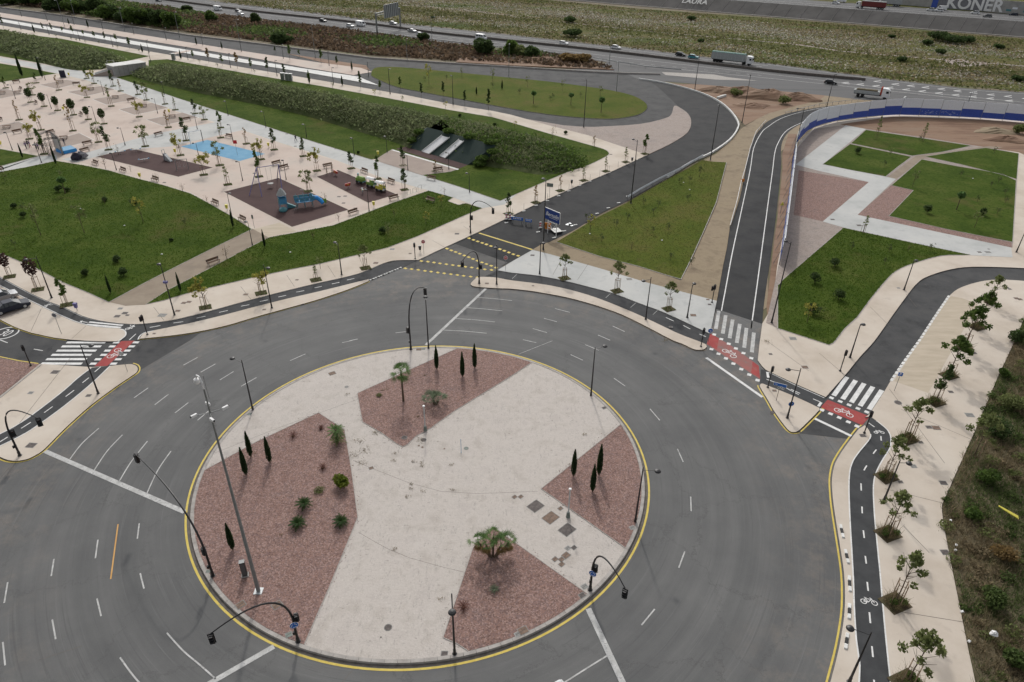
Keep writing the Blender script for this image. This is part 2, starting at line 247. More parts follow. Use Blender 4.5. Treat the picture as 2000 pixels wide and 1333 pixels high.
# ------------------------------------------------------------------ mesh helpers
class MB:
    def __init__(s): s.v = []; s.f = []; s.m = []; s.ms = []
    def mi(s, m):
        if m not in s.ms: s.ms.append(m)
        return s.ms.index(m)
    def face(s, vs, m):
        i = len(s.v); s.v += [tuple(v) for v in vs]; s.f.append(tuple(range(i, i + len(vs)))); s.m.append(s.mi(m))
    def hexa(s, b, t, m):     # bottom ring, top ring
        n = len(b); i = len(s.v); s.v += [tuple(v) for v in b] + [tuple(v) for v in t]; k = s.mi(m)
        s.f.append(tuple(range(i + n - 1, i - 1, -1))); s.f.append(tuple(range(i + n, i + 2 * n))); s.m += [k, k]
        for j in range(n):
            j2 = (j + 1) % n; s.f.append((i + j, i + j2, i + n + j2, i + n + j)); s.m.append(k)
        return s
    def box(s, c, d, m, rz=0.0, top=1.0, rx=0.0):
        ca, sa = math.cos(rz), math.sin(rz); out = []
        for z, k in ((-.5, 1), (.5, top)):
            r = []
            for x, y in ((-.5, -.5), (.5, -.5), (.5, .5), (-.5, .5)):
                X, Y, Z = x * d[0] * k, y * d[1] * k, z * d[2]
                if rx: Y, Z = Y * math.cos(rx) - Z * math.sin(rx), Y * math.sin(rx) + Z * math.cos(rx)
                r.append((c[0] + X * ca - Y * sa, c[1] + X * sa + Y * ca, c[2] + Z))
            out.append(r)
        return s.hexa(out[0], out[1], m)
    def tube(s, pts, rad, m, n=8, cap=True):
        P = [Vector(p) for p in pts]
        if not isinstance(rad, (list, tuple)): rad = [rad] * len(P)
        i0 = len(s.v); k = s.mi(m)
        for i, p in enumerate(P):
            d = (P[min(i + 1, len(P) - 1)] - P[max(i - 1, 0)])
            d = d.normalized() if d.length > 1e-9 else Vector((0, 0, 1))
            a = d.cross(Vector((0, 0, 1)) if abs(d.z) < .9 else Vector((1, 0, 0))).normalized(); b = d.cross(a)
            for j in range(n):
                t = 2 * math.pi * j / n; s.v.append(tuple(p + (a * math.cos(t) + b * math.sin(t)) * rad[i]))
        for i in range(len(P) - 1):
            for j in range(n):
                j2 = (j + 1) % n; s.f.append((i0 + i * n + j, i0 + i * n + j2, i0 + (i + 1) * n + j2, i0 + (i + 1) * n + j)); s.m.append(k)
        if cap:
            s.f.append(tuple(i0 + j for j in range(n))); s.f.append(tuple(i0 + (len(P) - 1) * n + n - 1 - j for j in range(n))); s.m += [k, k]
        return s
    def lathe(s, c, prof, m, n=12, ax='z', sx=1.0, sy=1.0):
        i0 = len(s.v); k = s.mi(m)
        for r, z in prof:
            for j in range(n):
                t = 2 * math.pi * j / n; x, y = r * math.cos(t) * sx, r * math.sin(t) * sy
                q = (x, y, z) if ax == 'z' else ((z, x, y) if ax == 'x' else (x, z, y))
                s.v.append((c[0] + q[0], c[1] + q[1], c[2] + q[2]))
        for i in range(len(prof) - 1):
            for j in range(n):
                j2 = (j + 1) % n; s.f.append((i0 + i * n + j, i0 + i * n + j2, i0 + (i + 1) * n + j2, i0 + (i + 1) * n + j)); s.m.append(k)
        s.f.append(tuple(i0 + n - 1 - j for j in range(n))); s.f.append(tuple(i0 + (len(prof) - 1) * n + j for j in range(n))); s.m += [k, k]
        return s
    def extr(s, prof, w, m, taper=1.0, y0=0.0):   # profile in x,z extruded across y
        a = [(x, y0 - w / 2, z) for x, z in prof]; b = [(x, y0 + w / 2, z) for x, z in prof]
        return s.hexa(a, b, m)
    def mesh(s, name, smooth=False):
        me = bpy.data.meshes.new(name); me.from_pydata(s.v, [], s.f)
        for m in s.ms: me.materials.append(MT[m])
        me.polygons.foreach_set('material_index', s.m)
        if smooth: me.polygons.foreach_set('use_smooth', [True] * len(s.f))
        me.update(); return me
    def build(s, name, parent=None, loc=None, rz=0.0, smooth=False):
        return add(name, s.mesh(name, smooth), parent, loc, rz)
def add(name, me, parent=None, loc=None, rz=0.0):
    o = bpy.data.objects.new(name, me); COL.objects.link(o)
    if parent: o.parent = parent
    if loc is not None: o.location = loc
    if rz: o.rotation_euler = (0, 0, rz)
    return o
def kind(o, k='structure'): o['kind'] = k; return o
THINGS = []
def tag(o, desc, cat, group=None, full=False, px=None):
    """full: desc already singles the thing out; otherwise the place is added at the end"""
    o['label'] = desc; o['category'] = cat
    if group: o['group'] = group
    THINGS.append((o, full)); return o
def empty(name, loc, rz=0.0):
    o = bpy.data.objects.new(name, None); COL.objects.link(o); o.location = loc; o.rotation_euler = (0, 0, rz); o.empty_display_size = .2; return o
KIDS = {}
def copy_tree(o, loc, rz=0.0, scale=None):
    if o.name not in KIDS:
        KIDS[o.name] = [(c, [g for g in c.children]) for c in o.children]
    r = o.copy(); COL.objects.link(r); r.location = loc; r.rotation_euler = (0, 0, rz)
    if scale: r.scale = scale
    for c, gs in KIDS[o.name]:
        d = c.copy(); COL.objects.link(d); d.parent = r
        for g in gs:
            h = g.copy(); COL.objects.link(h); h.parent = d
    return r
class Proto:     # first use moves the prototype itself, later uses copy it
    def __init__(s, make): s.make = make; s.o = None
    def __call__(s, loc, rz=0.0, scale=(1, 1, 1)):
        if s.o is None:
            s.o = s.make(); s.o.location = loc; s.o.rotation_euler = (0, 0, rz); s.o.scale = scale
            KIDS[s.o.name] = [(c, list(c.children)) for c in s.o.children]
            return s.o
        return copy_tree(s.o, loc, rz, scale)
def area(p): return sum(p[i][0] * p[(i + 1) % len(p)][1] - p[(i + 1) % len(p)][0] * p[i][1] for i in range(len(p))) / 2
def ground_pts(pts, z): return [G(x, y, z) for x, y in pts]
def sheet(name, pts, z, m, zb=None, side=None, world=False, parent=None):
    P = [(p[0], p[1], z) for p in pts] if world else [tuple(v) for v in ground_pts(pts, z)]
    if area(P) < 0: P = P[::-1]
    b = MB(); b.face(P, m)
    if zb is not None:
        sd = side or m
        for i in range(len(P)):
            a, c = P[i], P[(i + 1) % len(P)]
            b.face([(a[0], a[1], zb), (c[0], c[1], zb), c, a], sd)
    return kind(b.build(name, parent))
def ribbon_w(pts, width, z, m, b=None, zb=None, off=0.0):
    """strip of given width along ground points"""
    b = b or MB(); P = [Vector((p[0], p[1])) for p in pts]; L = []; R = []
    for i, p in enumerate(P):
        d1 = (p - P[i - 1]).normalized() if i else (P[1] - p).normalized()
        d2 = (P[i + 1] - p).normalized() if i < len(P) - 1 else d1
        d = (d1 + d2); d = d.normalized() if d.length > 1e-6 else d1
        n = Vector((-d.y, d.x)); k = min(1 / max(n.dot(Vector((-d1.y, d1.x))), .5), 1.6)
        L.append(p + n * (off + width / 2) * k); R.append(p + n * (off - width / 2) * k)
    for i in range(len(P) - 1):
        q = [(R[i].x, R[i].y), (R[i + 1].x, R[i + 1].y), (L[i + 1].x, L[i + 1].y), (L[i].x, L[i].y)]
        if zb is None: b.face([(x, y, z) for x, y in q], m)
        else: b.hexa([(x, y, zb) for x, y in q], [(x, y, z) for x, y in q], m)
    return b
def line(name, pts, width, z, m, b=None, zb=None, off=0.0):
    r = ribbon_w([G(x, y, z) for x, y in pts], width, z, m, b, zb, off)
    return None if b is not None else kind(r.build(name))

# numpy leaf masses
def leafmesh(name, C, size, m, flatness=0.0, aspect=1.6):
    """C: n x 3 leaf centres; each a diamond of its own, turned at random"""
    n = len(C); C = np.asarray(C, float)
    a = nr.normal(size=(n, 3)); a[:, 2] *= (1 - flatness); a /= np.linalg.norm(a, axis=1)[:, None] + 1e-9
    b = nr.normal(size=(n, 3)); b -= (a * b).sum(1)[:, None] * a; b /= np.linalg.norm(b, axis=1)[:, None] + 1e-9
    s = (size * nr.uniform(.6, 1.35, n))[:, None] if np.isscalar(size) else (size * nr.uniform(.7, 1.3, n))[:, None]
    v = np.empty((n, 4, 3)); v[:, 0] = C + a * s * aspect * .5; v[:, 1] = C + b * s * .5; v[:, 2] = C - a * s * aspect * .5; v[:, 3] = C - b * s * .5
    return quads(name, v, m)
def quads(name, v, m):
    n = len(v); me = bpy.data.meshes.new(name)
    me.vertices.add(n * 4); me.vertices.foreach_set('co', v.reshape(-1).astype(np.float32))
    me.loops.add(n * 4); me.loops.foreach_set('vertex_index', np.arange(n * 4, dtype=np.int32))
    me.polygons.add(n); me.polygons.foreach_set('loop_start', np.arange(n, dtype=np.int32) * 4)
    try: me.polygons.foreach_set('loop_total', np.full(n, 4, dtype=np.int32))
    except Exception: pass
    me.materials.append(MT[m]) if isinstance(m, str) else [me.materials.append(MT[x]) for x in m]
    me.update(calc_edges=True); return me
def ell(n, c, r, shell=.5):
    d = nr.normal(size=(n, 3)); d /= np.linalg.norm(d, axis=1)[:, None]
    k = (shell + (1 - shell) * nr.random(n) ** .5)[:, None]
    return np.array(c) + d * k * np.array(r)
def blades(C, h, wd, lean=.5):
    """upright tapered tufts: n x 4 x 3"""
    n = len(C); an = nr.uniform(0, 2 * np.pi, n); ln = nr.uniform(0, lean, n) * h; hh = h * nr.uniform(.6, 1.3, n)
    t = nr.uniform(0, 2 * np.pi, n)
    top = C + np.c_[np.cos(t) * ln, np.sin(t) * ln, hh]
    sd = np.c_[np.cos(an), np.sin(an), np.zeros(n)] * (np.asarray(wd) * .5 * np.ones(n))[:, None]
    v = np.empty((n, 4, 3)); v[:, 0] = C - sd; v[:, 1] = C + sd; v[:, 2] = top + sd * .25; v[:, 3] = top - sd * .25
    return v
def inside(P, poly):
    x, y = P[:, 0], P[:, 1]; r = np.zeros(len(P), bool); n = len(poly)
    for i in range(n):
        x1, y1 = poly[i][0], poly[i][1]; x2, y2 = poly[i - 1][0], poly[i - 1][1]
        c = ((y1 > y) != (y2 > y)) & (x < (x2 - x1) * (y - y1) / ((y2 - y1) + 1e-12) + x1); r ^= c
    return r
def scatter(poly, n):
    P = np.array([(p[0], p[1]) for p in poly]); lo, hi = P.min(0), P.max(0); out = np.empty((0, 2))
    while len(out) < n:
        q = nr.uniform(lo, hi, (n * 2, 2)); out = np.r_[out, q[inside(q, P)]]
    return out[:n]

# ================================================================== GROUND, ROADS, PAVEMENTS
ZP = 0.15
sheet('terrain', [(-3000, -500), (3000, -500), (3000, 3500), (-3000, 3500)], -0.06, 'terrain_earth', world=True)
R0 = [(-330, -38), (-150, -8), (0, 14), (125, 30), (250, 50), (375, 69), (500, 84), (625, 100), (725, 112.5), (875, 122.5), (1000, 130), (1150, 139), (1217, 142)]
P1top = [(1265, 302.5), (1255, 300), (1225, 290), (1150, 265), (1075, 246), (1000, 225), (962, 217), (900, 207.5), (850, 197.5), (787, 185), (740, 177), (600, 153), (480, 133), (240, 92), (0, 49.5), (-300, -6)]
NKERB = [(817, 508), (850, 492), (885, 476), (935, 453), (985, 429), (1045, 400), (1120, 367), (1200, 333), (1265, 302.5)]
GUARD = sm([(1247.5, 155.5), (1300, 164), (1360, 180), (1400, 197.5), (1425, 217), (1440, 238), (1441, 252), (1425, 275), (1390, 300), (1350, 319), (1287, 358), (1225, 393), (1170, 419), (1125, 448), (1084, 468)], 4)
sheet('ring_road', [(-260, 600), (0, 600), (250, 655), (400, 640), (640, 560), (817, 500), (980, 520), (1390, 640), (1500, 640), (1720, 760), (1760, 1000), (1800, 1600), (-500, 1600), (-400, 900)], 0.01, 'ring_asphalt')
sheet('north_road', R0 + GUARD + [(1040, 488), (1000, 511), (972, 524), (960, 541), (935, 541), (850, 531), (786, 523)] + NKERB + P1top[1:] + [(-330, -12)], 0.018, 'dark_asphalt')
sheet('junction_patch', [(817, 508), (850, 492), (889, 477), (993, 512), (972, 524), (960, 541), (935, 541), (850, 531), (786, 523)], 0.020, 'junction_asphalt')
sheet('new_road_patch', [(889, 476.5)] + NKERB[3:] + sm([(1265, 302.5), (1310, 281), (1345, 255), (1350, 240), (1345, 222), (1325, 208)], 3) + [(1290, 175)] + GUARD[2:] + [(1039, 488), (1000, 511), (993, 514)], 0.022, 'new_asphalt')
HB = [(150, -12), (307, 10), (400, 24), (500, 37), (625, 51), (750, 67), (875, 84), (1050, 101), (1187, 122), (1290, 140), (1500, 152)]
HT = [(150, -40), (400, 0), (500, 12), (625, 26), (750, 42.5), (875, 56), (1000, 69), (1125, 83), (1250, 96), (1375, 112), (1500, 124), (1625, 141), (1750, 157), (1875, 172), (2000, 181), (2400, 232)]
sheet('highway', HT + [(2400, 270), (2000, 216), (1790, 203), (1670, 194), (1612, 187), (1500, 176), (1375, 166), (1307, 160), (1247, 155), (1190, 141), (1100, 137)] + [(1187, 131), (1187, 122)] + HB[:8][::-1], 0.006, 'highway_asphalt')
sheet('slip_road_fill', [(1187, 122), (1300, 136), (1300, 160), (1217, 152), (1150, 139)], 0.010, 'highway_asphalt')
sheet('river_bed_meadow', [(100, -70), (400, -3), (500, 10), (625, 24), (750, 40.5), (875, 54), (1000, 67), (1250, 94), (1375, 110), (1500, 122), (1750, 155), (2000, 179), (2400, 230), (2500, 130), (2000, 76), (1750, 55.5), (1500, 35.5), (1250, 17.5), (1087, 2), (800, -30), (500, -60)], -0.02, 'river_meadow')
# dirt beside the ramp road, red earth by the motorway
sheet('dirt_strip', [(1062, 474), (1084, 466), (1230, 395), (1400, 300), (1450, 250), (1475, 235), (1520, 205), (1600, 185), (1680, 190), (1760, 198), (1600, 240), (1520, 300), (1500, 500), (1500, 600), (1430, 640), (1395, 600)], 0.0, 'dirt')
sheet('red_earth_bank', [(1300, 163), (1375, 165.5), (1500, 176), (1612, 187), (1600, 196), (1560, 206), (1500, 222), (1455, 245), (1444, 232), (1425, 212), (1400, 193), (1360, 176)], 0.004, 'red_earth')
# big north-west pavement
BKN = sm([(-120, 470), (0, 540.5), (75, 580.5), (125, 600.5), (175, 622), (250, 633), (312, 629), (375, 616.7), (500, 583), (600, 558), (684, 539), (715, 529), (740, 518), (762, 510.5), (780, 508.5), (817, 508)], 4)
sheet('park_pavement', BKN + NKERB[1:] + P1top[1:] + [(-320, 40), (-320, 300)], ZP, 'cream_paving', 0, 'kerb_stone')
# bike lane west and its strips
BKS1 = sm([(-120, 492), (0, 559), (90, 603.5), (135, 624.5), (166.5, 635), (200, 640), (234, 641.8)], 3)
BKS2 = sm([(299, 646), (343, 637), (375, 630.5), (437.5, 615.5), (500, 599), (560, 584), (625, 569), (720, 545.5)], 4)
sheet('west_bike_lane', BKN[:-12] + [(740, 518), (780, 509), (817, 508), (786, 523), (720, 547)] + BKS2[::-1][1:] + [(282, 650), (272, 660), (215, 715), (180, 717.4), (231, 667), (246, 651), (234, 641.8)] + BKS1[::-1][1:], 0.06, 'bike_asphalt')
P3 = BKS1 + [(243, 644.5), (246.5, 650), (244, 657), (238, 662.5), (228, 667)] + [(195, 667), (165, 665.6), (135, 663.5), (105, 659.8), (60, 650), (30, 639.5), (0, 624.5), (-120, 570)]
sheet('corner_pavement', P3, ZP, 'cream_paving', 0, 'dark_gutter')
P2o = sm([(272, 662), (340, 655), (400, 645.5), (450, 634), (500, 619), (560, 602.5), (612, 588), (650, 576), (687, 563), (720, 549.5)], 4)
sheet('kerb_island', P2o + [(720, 545.5)] + BKS2[::-1][1:] + [(287, 648.5), (278, 653.5)], ZP, 'cream_paving', 0, 'dark_gutter')
P4o = sm([(215, 715), (250.5, 711.6), (260, 712.5), (266.5, 715.5), (269, 721), (267, 727), (260.5, 732.4), (225.5, 756), (175, 793.8), (125, 838.8), (87.7, 876.4), (70, 889), (50, 897.7), (25, 900), (0, 892.7), (-60, 862)], 4)
P4 = [(78, 711), (180, 717.4)] + P4o + [(-60, 830), (-60, 815), (0, 774)]
sheet('left_road', [(-120, 560), (0, 620), (60, 646), (135, 660), (200, 664), (270, 658), (300, 655), (402, 643), (370, 666), (273, 724), (266, 730), (180, 722), (75, 713), (37, 705), (0, 699), (-120, 680)], 0.014, 'dark_asphalt')
sheet('south_west_pavement', P4, ZP, 'cream_paving', 0, 'dark_gutter')
BL4a = sm([(178, 718.6), (150, 740), (125, 762.4), (75, 801.3), (40, 826), (0, 847.6), (-60, 872)], 3); BL4b = sm([(215.4, 714.8), (175.4, 752.4), (125, 793.8), (85, 823), (50, 846.4), (0, 871.4), (-60, 898)], 3)
sheet('south_west_bike_lane', BL4a + BL4b[::-1], ZP + .006, 'bike_asphalt')
sheet('left_gravel_bed', [(-60, 688), (0, 700), (40, 707), (77, 711.5), (38, 743), (0, 773), (-60, 815)], ZP - .02, 'red_gravel', 0, 'kerb_stone')
line('gravel_bed_kerb', [(80, 712), (38, 746), (0, 776), (-60, 818)], .22, ZP + .05, 'kerb_stone', zb=0)
# north-east median, lane, pavement
P5b = sm([(919, 556), (930, 560.5), (975, 563.5), (1000, 564.5), (1050, 570.5), (1125, 585.5), (1200, 609), (1250, 631.7), (1310, 663), (1333, 672), (1352, 681), (1362, 683.5), (1374, 682.8), (1380.5, 678)], 4)
P5t = sm([(920, 553), (927, 546), (935, 541.5), (965, 542), (1000, 548), (1075, 558), (1150, 576.7), (1225, 605.5), (1275, 628), (1325, 651.7), (1365, 667), (1379, 673)], 4)
P6b = sm([(972, 528), (1000, 533), (1050, 538.5), (1100, 548), (1150, 560.5), (1200, 574), (1250, 593), (1300, 611.7), (1375, 646.7), (1387, 652)], 4)
sheet('north_east_bike_lane', P5t + P6b[::-1], 0.06, 'bike_asphalt')
sheet('north_east_median', P5b + P5t[::-1], ZP, 'cream_paving', 0, 'dark_gutter')
sheet('north_east_pavement', P6b + [(1400, 588), (1262, 551.7), (1175, 525.5), (1075, 497), (1040, 488.5), (1000, 511)], ZP, 'grey_paving', 0, 'kerb_stone')
sheet('tan_verge', [(1040, 488), (1062, 475), (1085, 473.5), (1175, 503), (1250, 521.7), (1330, 548), (1352, 508), (1377, 453), (1402, 395.5), (1421, 317), (1457, 327), (1455, 340), (1445, 388), (1425, 448), (1420, 483), (1412, 520.5), (1400, 588), (1262, 551.7), (1175, 525.5), (1075, 497)], ZP - .03, 'dirt')
GT = [(1087, 473), (1175, 502), (1250, 521), (1300, 537), (1330, 545.5), (1349, 508), (1374, 453), (1399, 395.5), (1419, 317.5), (1390, 316), (1372, 313), (1340, 331), (1287, 360), (1225, 396), (1170, 423), (1125, 450)]
sheet('triangle_lawn', GT, ZP + .02, 'dry_lawn', 0, 'kerb_stone')
line('lawn_edging', GT[:9], .12, ZP + .035, 'kerb_stone', zb=0)
# ramp road and its crossing
RL = sm([(1385, 655), (1400, 588), (1412, 520.5), (1425, 448), (1445, 388), (1455, 333), (1470, 275), (1487, 250), (1500, 237), (1537, 222), (1600, 210), (1655, 204)], 4)
RR_ = sm([(1489, 632), (1492, 595), (1505, 503), (1515, 428), (1525, 333), (1525, 300), (1529, 275), (1545, 254), (1575, 238), (1635, 216), (1690, 206)], 4)
sheet('ramp_road', RL + RR_[::-1], 0.024, 'new_asphalt')
sheet('crossing_patch', [(1380, 673), (1399, 604), (1489, 633), (1480, 672), (1483, 715), (1490, 748)], 0.030, 'ring_asphalt')
# oval lawn and gravel nose
OV = sm([(725, 148), (727, 138), (740, 131.5), (787, 132), (875, 140), (1000, 152.5), (1075, 160), (1150, 170), (1200, 178), (1237, 187.5), (1258, 199), (1264, 209), (1258, 218), (1240, 226), (1200, 232), (1150, 231), (1075, 224), (1000, 212.5), (900, 194), (825, 180), (775, 170), (740, 156), (725, 148)], 4)[:-1]
sheet('oval_lawn', OV, ZP + .02, 'dry_lawn', 0, 'kerb_stone'); line('oval_kerb', OV + OV[:1], .3, ZP, 'kerb_stone', zb=0, off=-.15)
GN = [(1265, 302.5), (1255, 300), (1225, 290), (1150, 265), (1075, 246), (1027, 232.5)] + sm([(1100, 245), (1142, 248), (1175, 247.5), (1250, 242.5), (1300, 231), (1312, 222), (1317, 207), (1330, 212), (1345, 224), (1350, 240), (1342, 260), (1310, 281), (1265, 302.5)], 3)
sheet('gravel_nose', GN, ZP - .03, 'pale_gravel', 0, 'red_earth')
# boulevard strips
def strip(name, top, bot, z, m): sheet(name, [(-300, top[0]), (0, top[1]), (240, top[2]), (480, top[3])] + top[4] + bot[4][::-1] + [(480, bot[3]), (240, bot[2]), (0, bot[1]), (-300, bot[0])], z, m, 0, 'kerb_stone')
strip('boulevard_path', (-22, 25, 62.5, 101, [(620, 122), (705, 133), (727, 141)]), (-13, 33.5, 72, 111, [(600, 133), (690, 147)]), ZP, 'pink_paving')
strip('boulevard_promenade', (-10, 37, 77, 116.5, [(600, 135), (700, 150)]), (-5, 42.5, 84, 123.5, [(600, 142), (740, 167)]), ZP, 'white_concrete')
sheet('boulevard_bed', [(560, 105), (640, 117), (715, 128), (722, 137), (640, 125)], ZP - .02, 'red_earth', 0, 'kerb_stone')
for a, b_ in (((128, 55.5), (160, 52)), ((395, 99), (425, 94)), ((335, 106), (372, 99))): line('cross_path', [a, b_], 3.0, ZP + .004, 'pink_paving')
line('north_kerb_wall', R0[1:] + [(1290, 144)], .5, .55, 'kerb_stone', zb=0, off=.3)
# east side
EO = sm([(1612.7, 776), (1650, 733.6), (1680, 697), (1708, 666), (1745, 614), (1775, 573), (1790, 555), (1808, 542), (1850, 528), (1900, 521.5), (2000, 524), (2120, 532)], 4)
EI = sm([(2120, 560), (2000, 549), (1937, 547), (1887, 558), (1857, 575.5), (1828, 615), (1797, 663), (1765, 708), (1740, 743.7), (1728, 763.7), (1700, 806), (1690, 815)], 4)
sheet('east_road', EO + EI + [(1662, 858), (1545, 845), (1600, 797)], 0.022, 'dark_asphalt')
P8 = [(1489, 632), (1483.5, 671.6), (1480, 704), (1488, 715), (1496, 723), (1550, 748.7), (1612.7, 776)] + EO[1:] + [(2120, 400), (2120, 260), (2020, 236), (1900, 230), (1745, 224), (1630, 238), (1590, 250), (1562, 275), (1553, 300), (1547, 350), (1538, 400), (1530, 455), (1518, 520), (1508, 600)]
sheet('east_pavement', P8, ZP, 'cream_paving', 0, 'dark_gutter')
P11L = sm([(1699, 813.8), (1712, 822), (1725.5, 832.6), (1735, 842), (1740.5, 856.4), (1738, 876.4), (1725.5, 896.5), (1712.4, 921.5), (1706.4, 949), (1708, 1000), (1712.5, 1050), (1720, 1125), (1727.5, 1212), (1740, 1333), (1760, 1500)], 3)
P11R = sm([(1960, 1600), (1905, 1333), (1892.5, 1275), (1877.5, 1200), (1857.5, 1100), (1840, 1000), (1851, 961.6), (1901, 849), (1948, 738.6), (1971, 690), (2010, 600), (2030, 555)], 3)
sheet('riverside_pavement', P11L + P11R + EI[2:], ZP, 'cream_paving', 0, 'kerb_stone')
P10L = sm([(1689, 831), (1683, 835), (1675, 841), (1650, 874), (1636, 896), (1629, 912), (1625, 936.5), (1626, 965), (1630, 1000), (1640, 1062), (1649, 1125), (1650, 1187.5), (1644, 1237), (1635, 1282), (1620, 1340), (1600, 1420)], 3)
P10R = sm([(1640, 1500), (1677.5, 1333), (1672, 1250), (1668, 1187), (1666, 1125), (1659, 1000), (1658, 936.5), (1663, 906.5), (1675, 886), (1690, 868), (1699, 856), (1700, 848), (1696, 839), (1691, 833)], 3)
sheet('south_east_bike_lane', P11L + P10R[:], 0.10, 'bike_asphalt')
sheet('east_kerb_island', P10L + P10R, ZP, 'cream_paving', 0, 'dark_gutter')
P9 = sm([(1484.4, 753), (1486, 750), (1491, 750), (1500, 753.7), (1550, 773.7), (1597, 795.5), (1600, 798), (1598.5, 803), (1577, 825), (1560, 841), (1552, 844), (1543, 842.6), (1532.6, 832), (1512.5, 804), (1500, 782), (1485.5, 758), (1484.4, 753)], 3)[:-1]
sheet('east_bike_lane', [(1486, 722), (1496, 723), (1550, 748.7), (1613, 776), (1603, 797), (1550, 776), (1500, 757), (1484, 750)], 0.06, 'bike_asphalt')
sheet('triangle_island', P9, ZP, 'cream_paving', 0, 'dark_gutter')
sheet('tan_parking_bay', [(1857, 578), (1880, 583), (1910, 594), (1862, 680), (1813, 768), (1746, 745), (1797, 665)], ZP + .004, 'tan_parking')
sheet('car_park_stain', [(-120, 560), (-60, 534), (0, 563), (60, 594), (30, 612), (0, 622)], ZP + .004, 'taupe_paving')
# park lawns and floors
def lawn(name, pts, m='lawn', edge=True, z=ZP + .03):
    o = sheet(name, pts, z, m, ZP - .05, 'soil')
    if edge: line(name + '_edging', list(pts) + [pts[0]], .10, z + .015, 'kerb_stone', zb=.1)
    return o
G1 = [(-120, 352), (-60, 347), (50, 327), (110, 314.5), (160, 322.5), (212, 333), (265, 348), (320, 362), (372, 378), (405, 395.5), (450, 421), (492, 448), (420, 483), (350, 518), (280, 554), (212.5, 590.5), (170, 571), (125, 553), (70, 524), (17, 502), (-120, 450)]
lawn('west_lawn', G1)
lawn('small_west_lawn', [(-120, 268), (0, 291), (75, 305), (0, 325), (-120, 345)])
G2 = [(837, 372.5), (885, 386), (875, 393), (895, 400.5), (910, 397), (942, 407), (910, 420), (875, 435.5), (815, 462), (757, 484), (690, 500), (625, 515.5), (560, 528), (500, 541), (375, 570.5), (320, 587), (285, 594.5), (325, 568), (410, 524), (495, 479), (525, 464), (590, 452), (650, 440.5), (690, 425.5), (765, 397)]
lawn('long_lawn', G2)
G3 = [(327, 116), (500, 147), (625, 168), (750, 190.5), (875, 214.5), (962, 229), (1000, 240), (1075, 262), (1150, 283)] + sm([(1150, 283), (1178, 291), (1188, 297), (1188, 303), (1170, 313), (1150, 322.5)], 3)[1:] + [(1107, 337), (1062, 356), (1000, 383), (977, 392.5), (900, 366), (824, 342), (878, 336), (896, 330), (766, 292), (738, 309), (725, 312), (612, 277), (500, 241), (350, 193), (226, 151), (290, 140), (290, 118)]
lawn('berm_lawn', G3)
lawn('far_west_lawn', [(-250, 8), (0, 57), (45, 67), (120, 76), (200, 92), (292, 110), (210, 128), (150, 136), (70, 122), (0, 110), (-250, 70)])
lawn('strip_lawn', [(-200, 88), (0, 124), (60, 134), (110, 144), (50, 153), (0, 161), (-200, 140)])
sheet('grey_promenade', [(150, 138), (200, 146), (226, 151), (350, 193), (500, 241), (612, 277), (725, 312), (824, 342), (900, 366), (977, 392.5), (1010, 379), (985, 400), (942, 407), (885, 386), (837, 372.5), (740, 345), (654, 312), (550, 280), (460, 250), (350, 219), (225, 176), (165, 156), (60, 132), (0, 122), (-200, 86), (-200, 72), (0, 112), (70, 124)], ZP + .006, 'grey_paving')
sheet('lawn_cross_path', [(-80, 362), (0, 326), (75, 306), (110, 303), (112, 313), (50, 327), (-60, 350)], ZP + .006, 'grey_paving')
sheet('tan_path', [(493, 447), (525, 464.5), (495, 480), (410, 524.5), (325, 568.5), (283, 595.5), (245, 597.5), (211, 590), (279, 553), (349, 517), (419, 482)], ZP + .012, 'tan_path')
sheet('beige_path_end', [(495, 448), (546, 435), (579, 452), (525, 464.5)], ZP + .010, 'tan_parking')
sheet('pink_plaza', [(-100, 190), (30, 160), (95, 148), (165, 158), (225, 178), (350, 221), (460, 252), (550, 282), (654, 314), (740, 347), (800, 367), (770, 390), (690, 420), (640, 438), (580, 448), (548, 434), (500, 446), (455, 420), (405, 393), (372, 376), (265, 345), (160, 318), (110, 305), (60, 300), (0, 286), (-100, 270)], ZP + .004, 'pink_paving')
sheet('grey_cross_band', [(120, 312), (300, 262), (480, 228), (520, 244), (330, 287), (255, 292), (190, 306), (150, 318)], ZP + .008, 'grey_paving')
for k, q in enumerate([[(77, 166), (130, 156), (160, 161), (110, 174)], [(131, 180), (197, 168), (225, 175), (165, 189)], [(181, 194), (246, 183), (272, 193), (207, 205)], [(232, 214), (297, 201), (330, 211), (262, 225)], [(286, 234), (357, 220), (388, 230), (317, 246)], [(-20, 177), (15, 174), (47, 184), (-20, 197)], [(-20, 248), (37, 238), (66, 250), (-20, 268)], [(70, 284), (155, 260), (183, 274), (120, 290)]]):
    sheet('picnic_floor', q, ZP + .012, 'taupe_paving'); line('floor_edging', q + q[:1], .15, ZP + .016, 'white_concrete')
PG = dict(swings=[(436, 375), (544.5, 347.5), (682, 410), (570, 444)], train=[(617.6, 345.7), (660.5, 332), (776, 380), (719, 397)], seesaw=[(188, 306.5), (257, 290), (417, 327.5), (348, 346)])
for q in PG.values(): sheet('rubber_floor', q, ZP + .012, 'maroon_rubber'); line('floor_edging', q + q[:1], .18, ZP + .018, 'cream_paving')
sheet('blue_court', [(353, 286.6), (405, 273.6), (518, 301), (468, 315)], ZP + .014, 'blue_rubber')
sheet('ramp_forecourt', [(738, 309), (766, 292), (896, 331), (878, 335.5), (824, 342.5), (740, 316)], ZP + .04, 'taupe_paving'); line('forecourt_kerb', [(766, 293), (895, 331.5)], .6, ZP + .05, 'white_concrete', zb=.1)
sheet('slide_apron', [(773, 291), (800, 285), (915, 322), (897, 329.5)], ZP + .036, 'maroon_rubber')
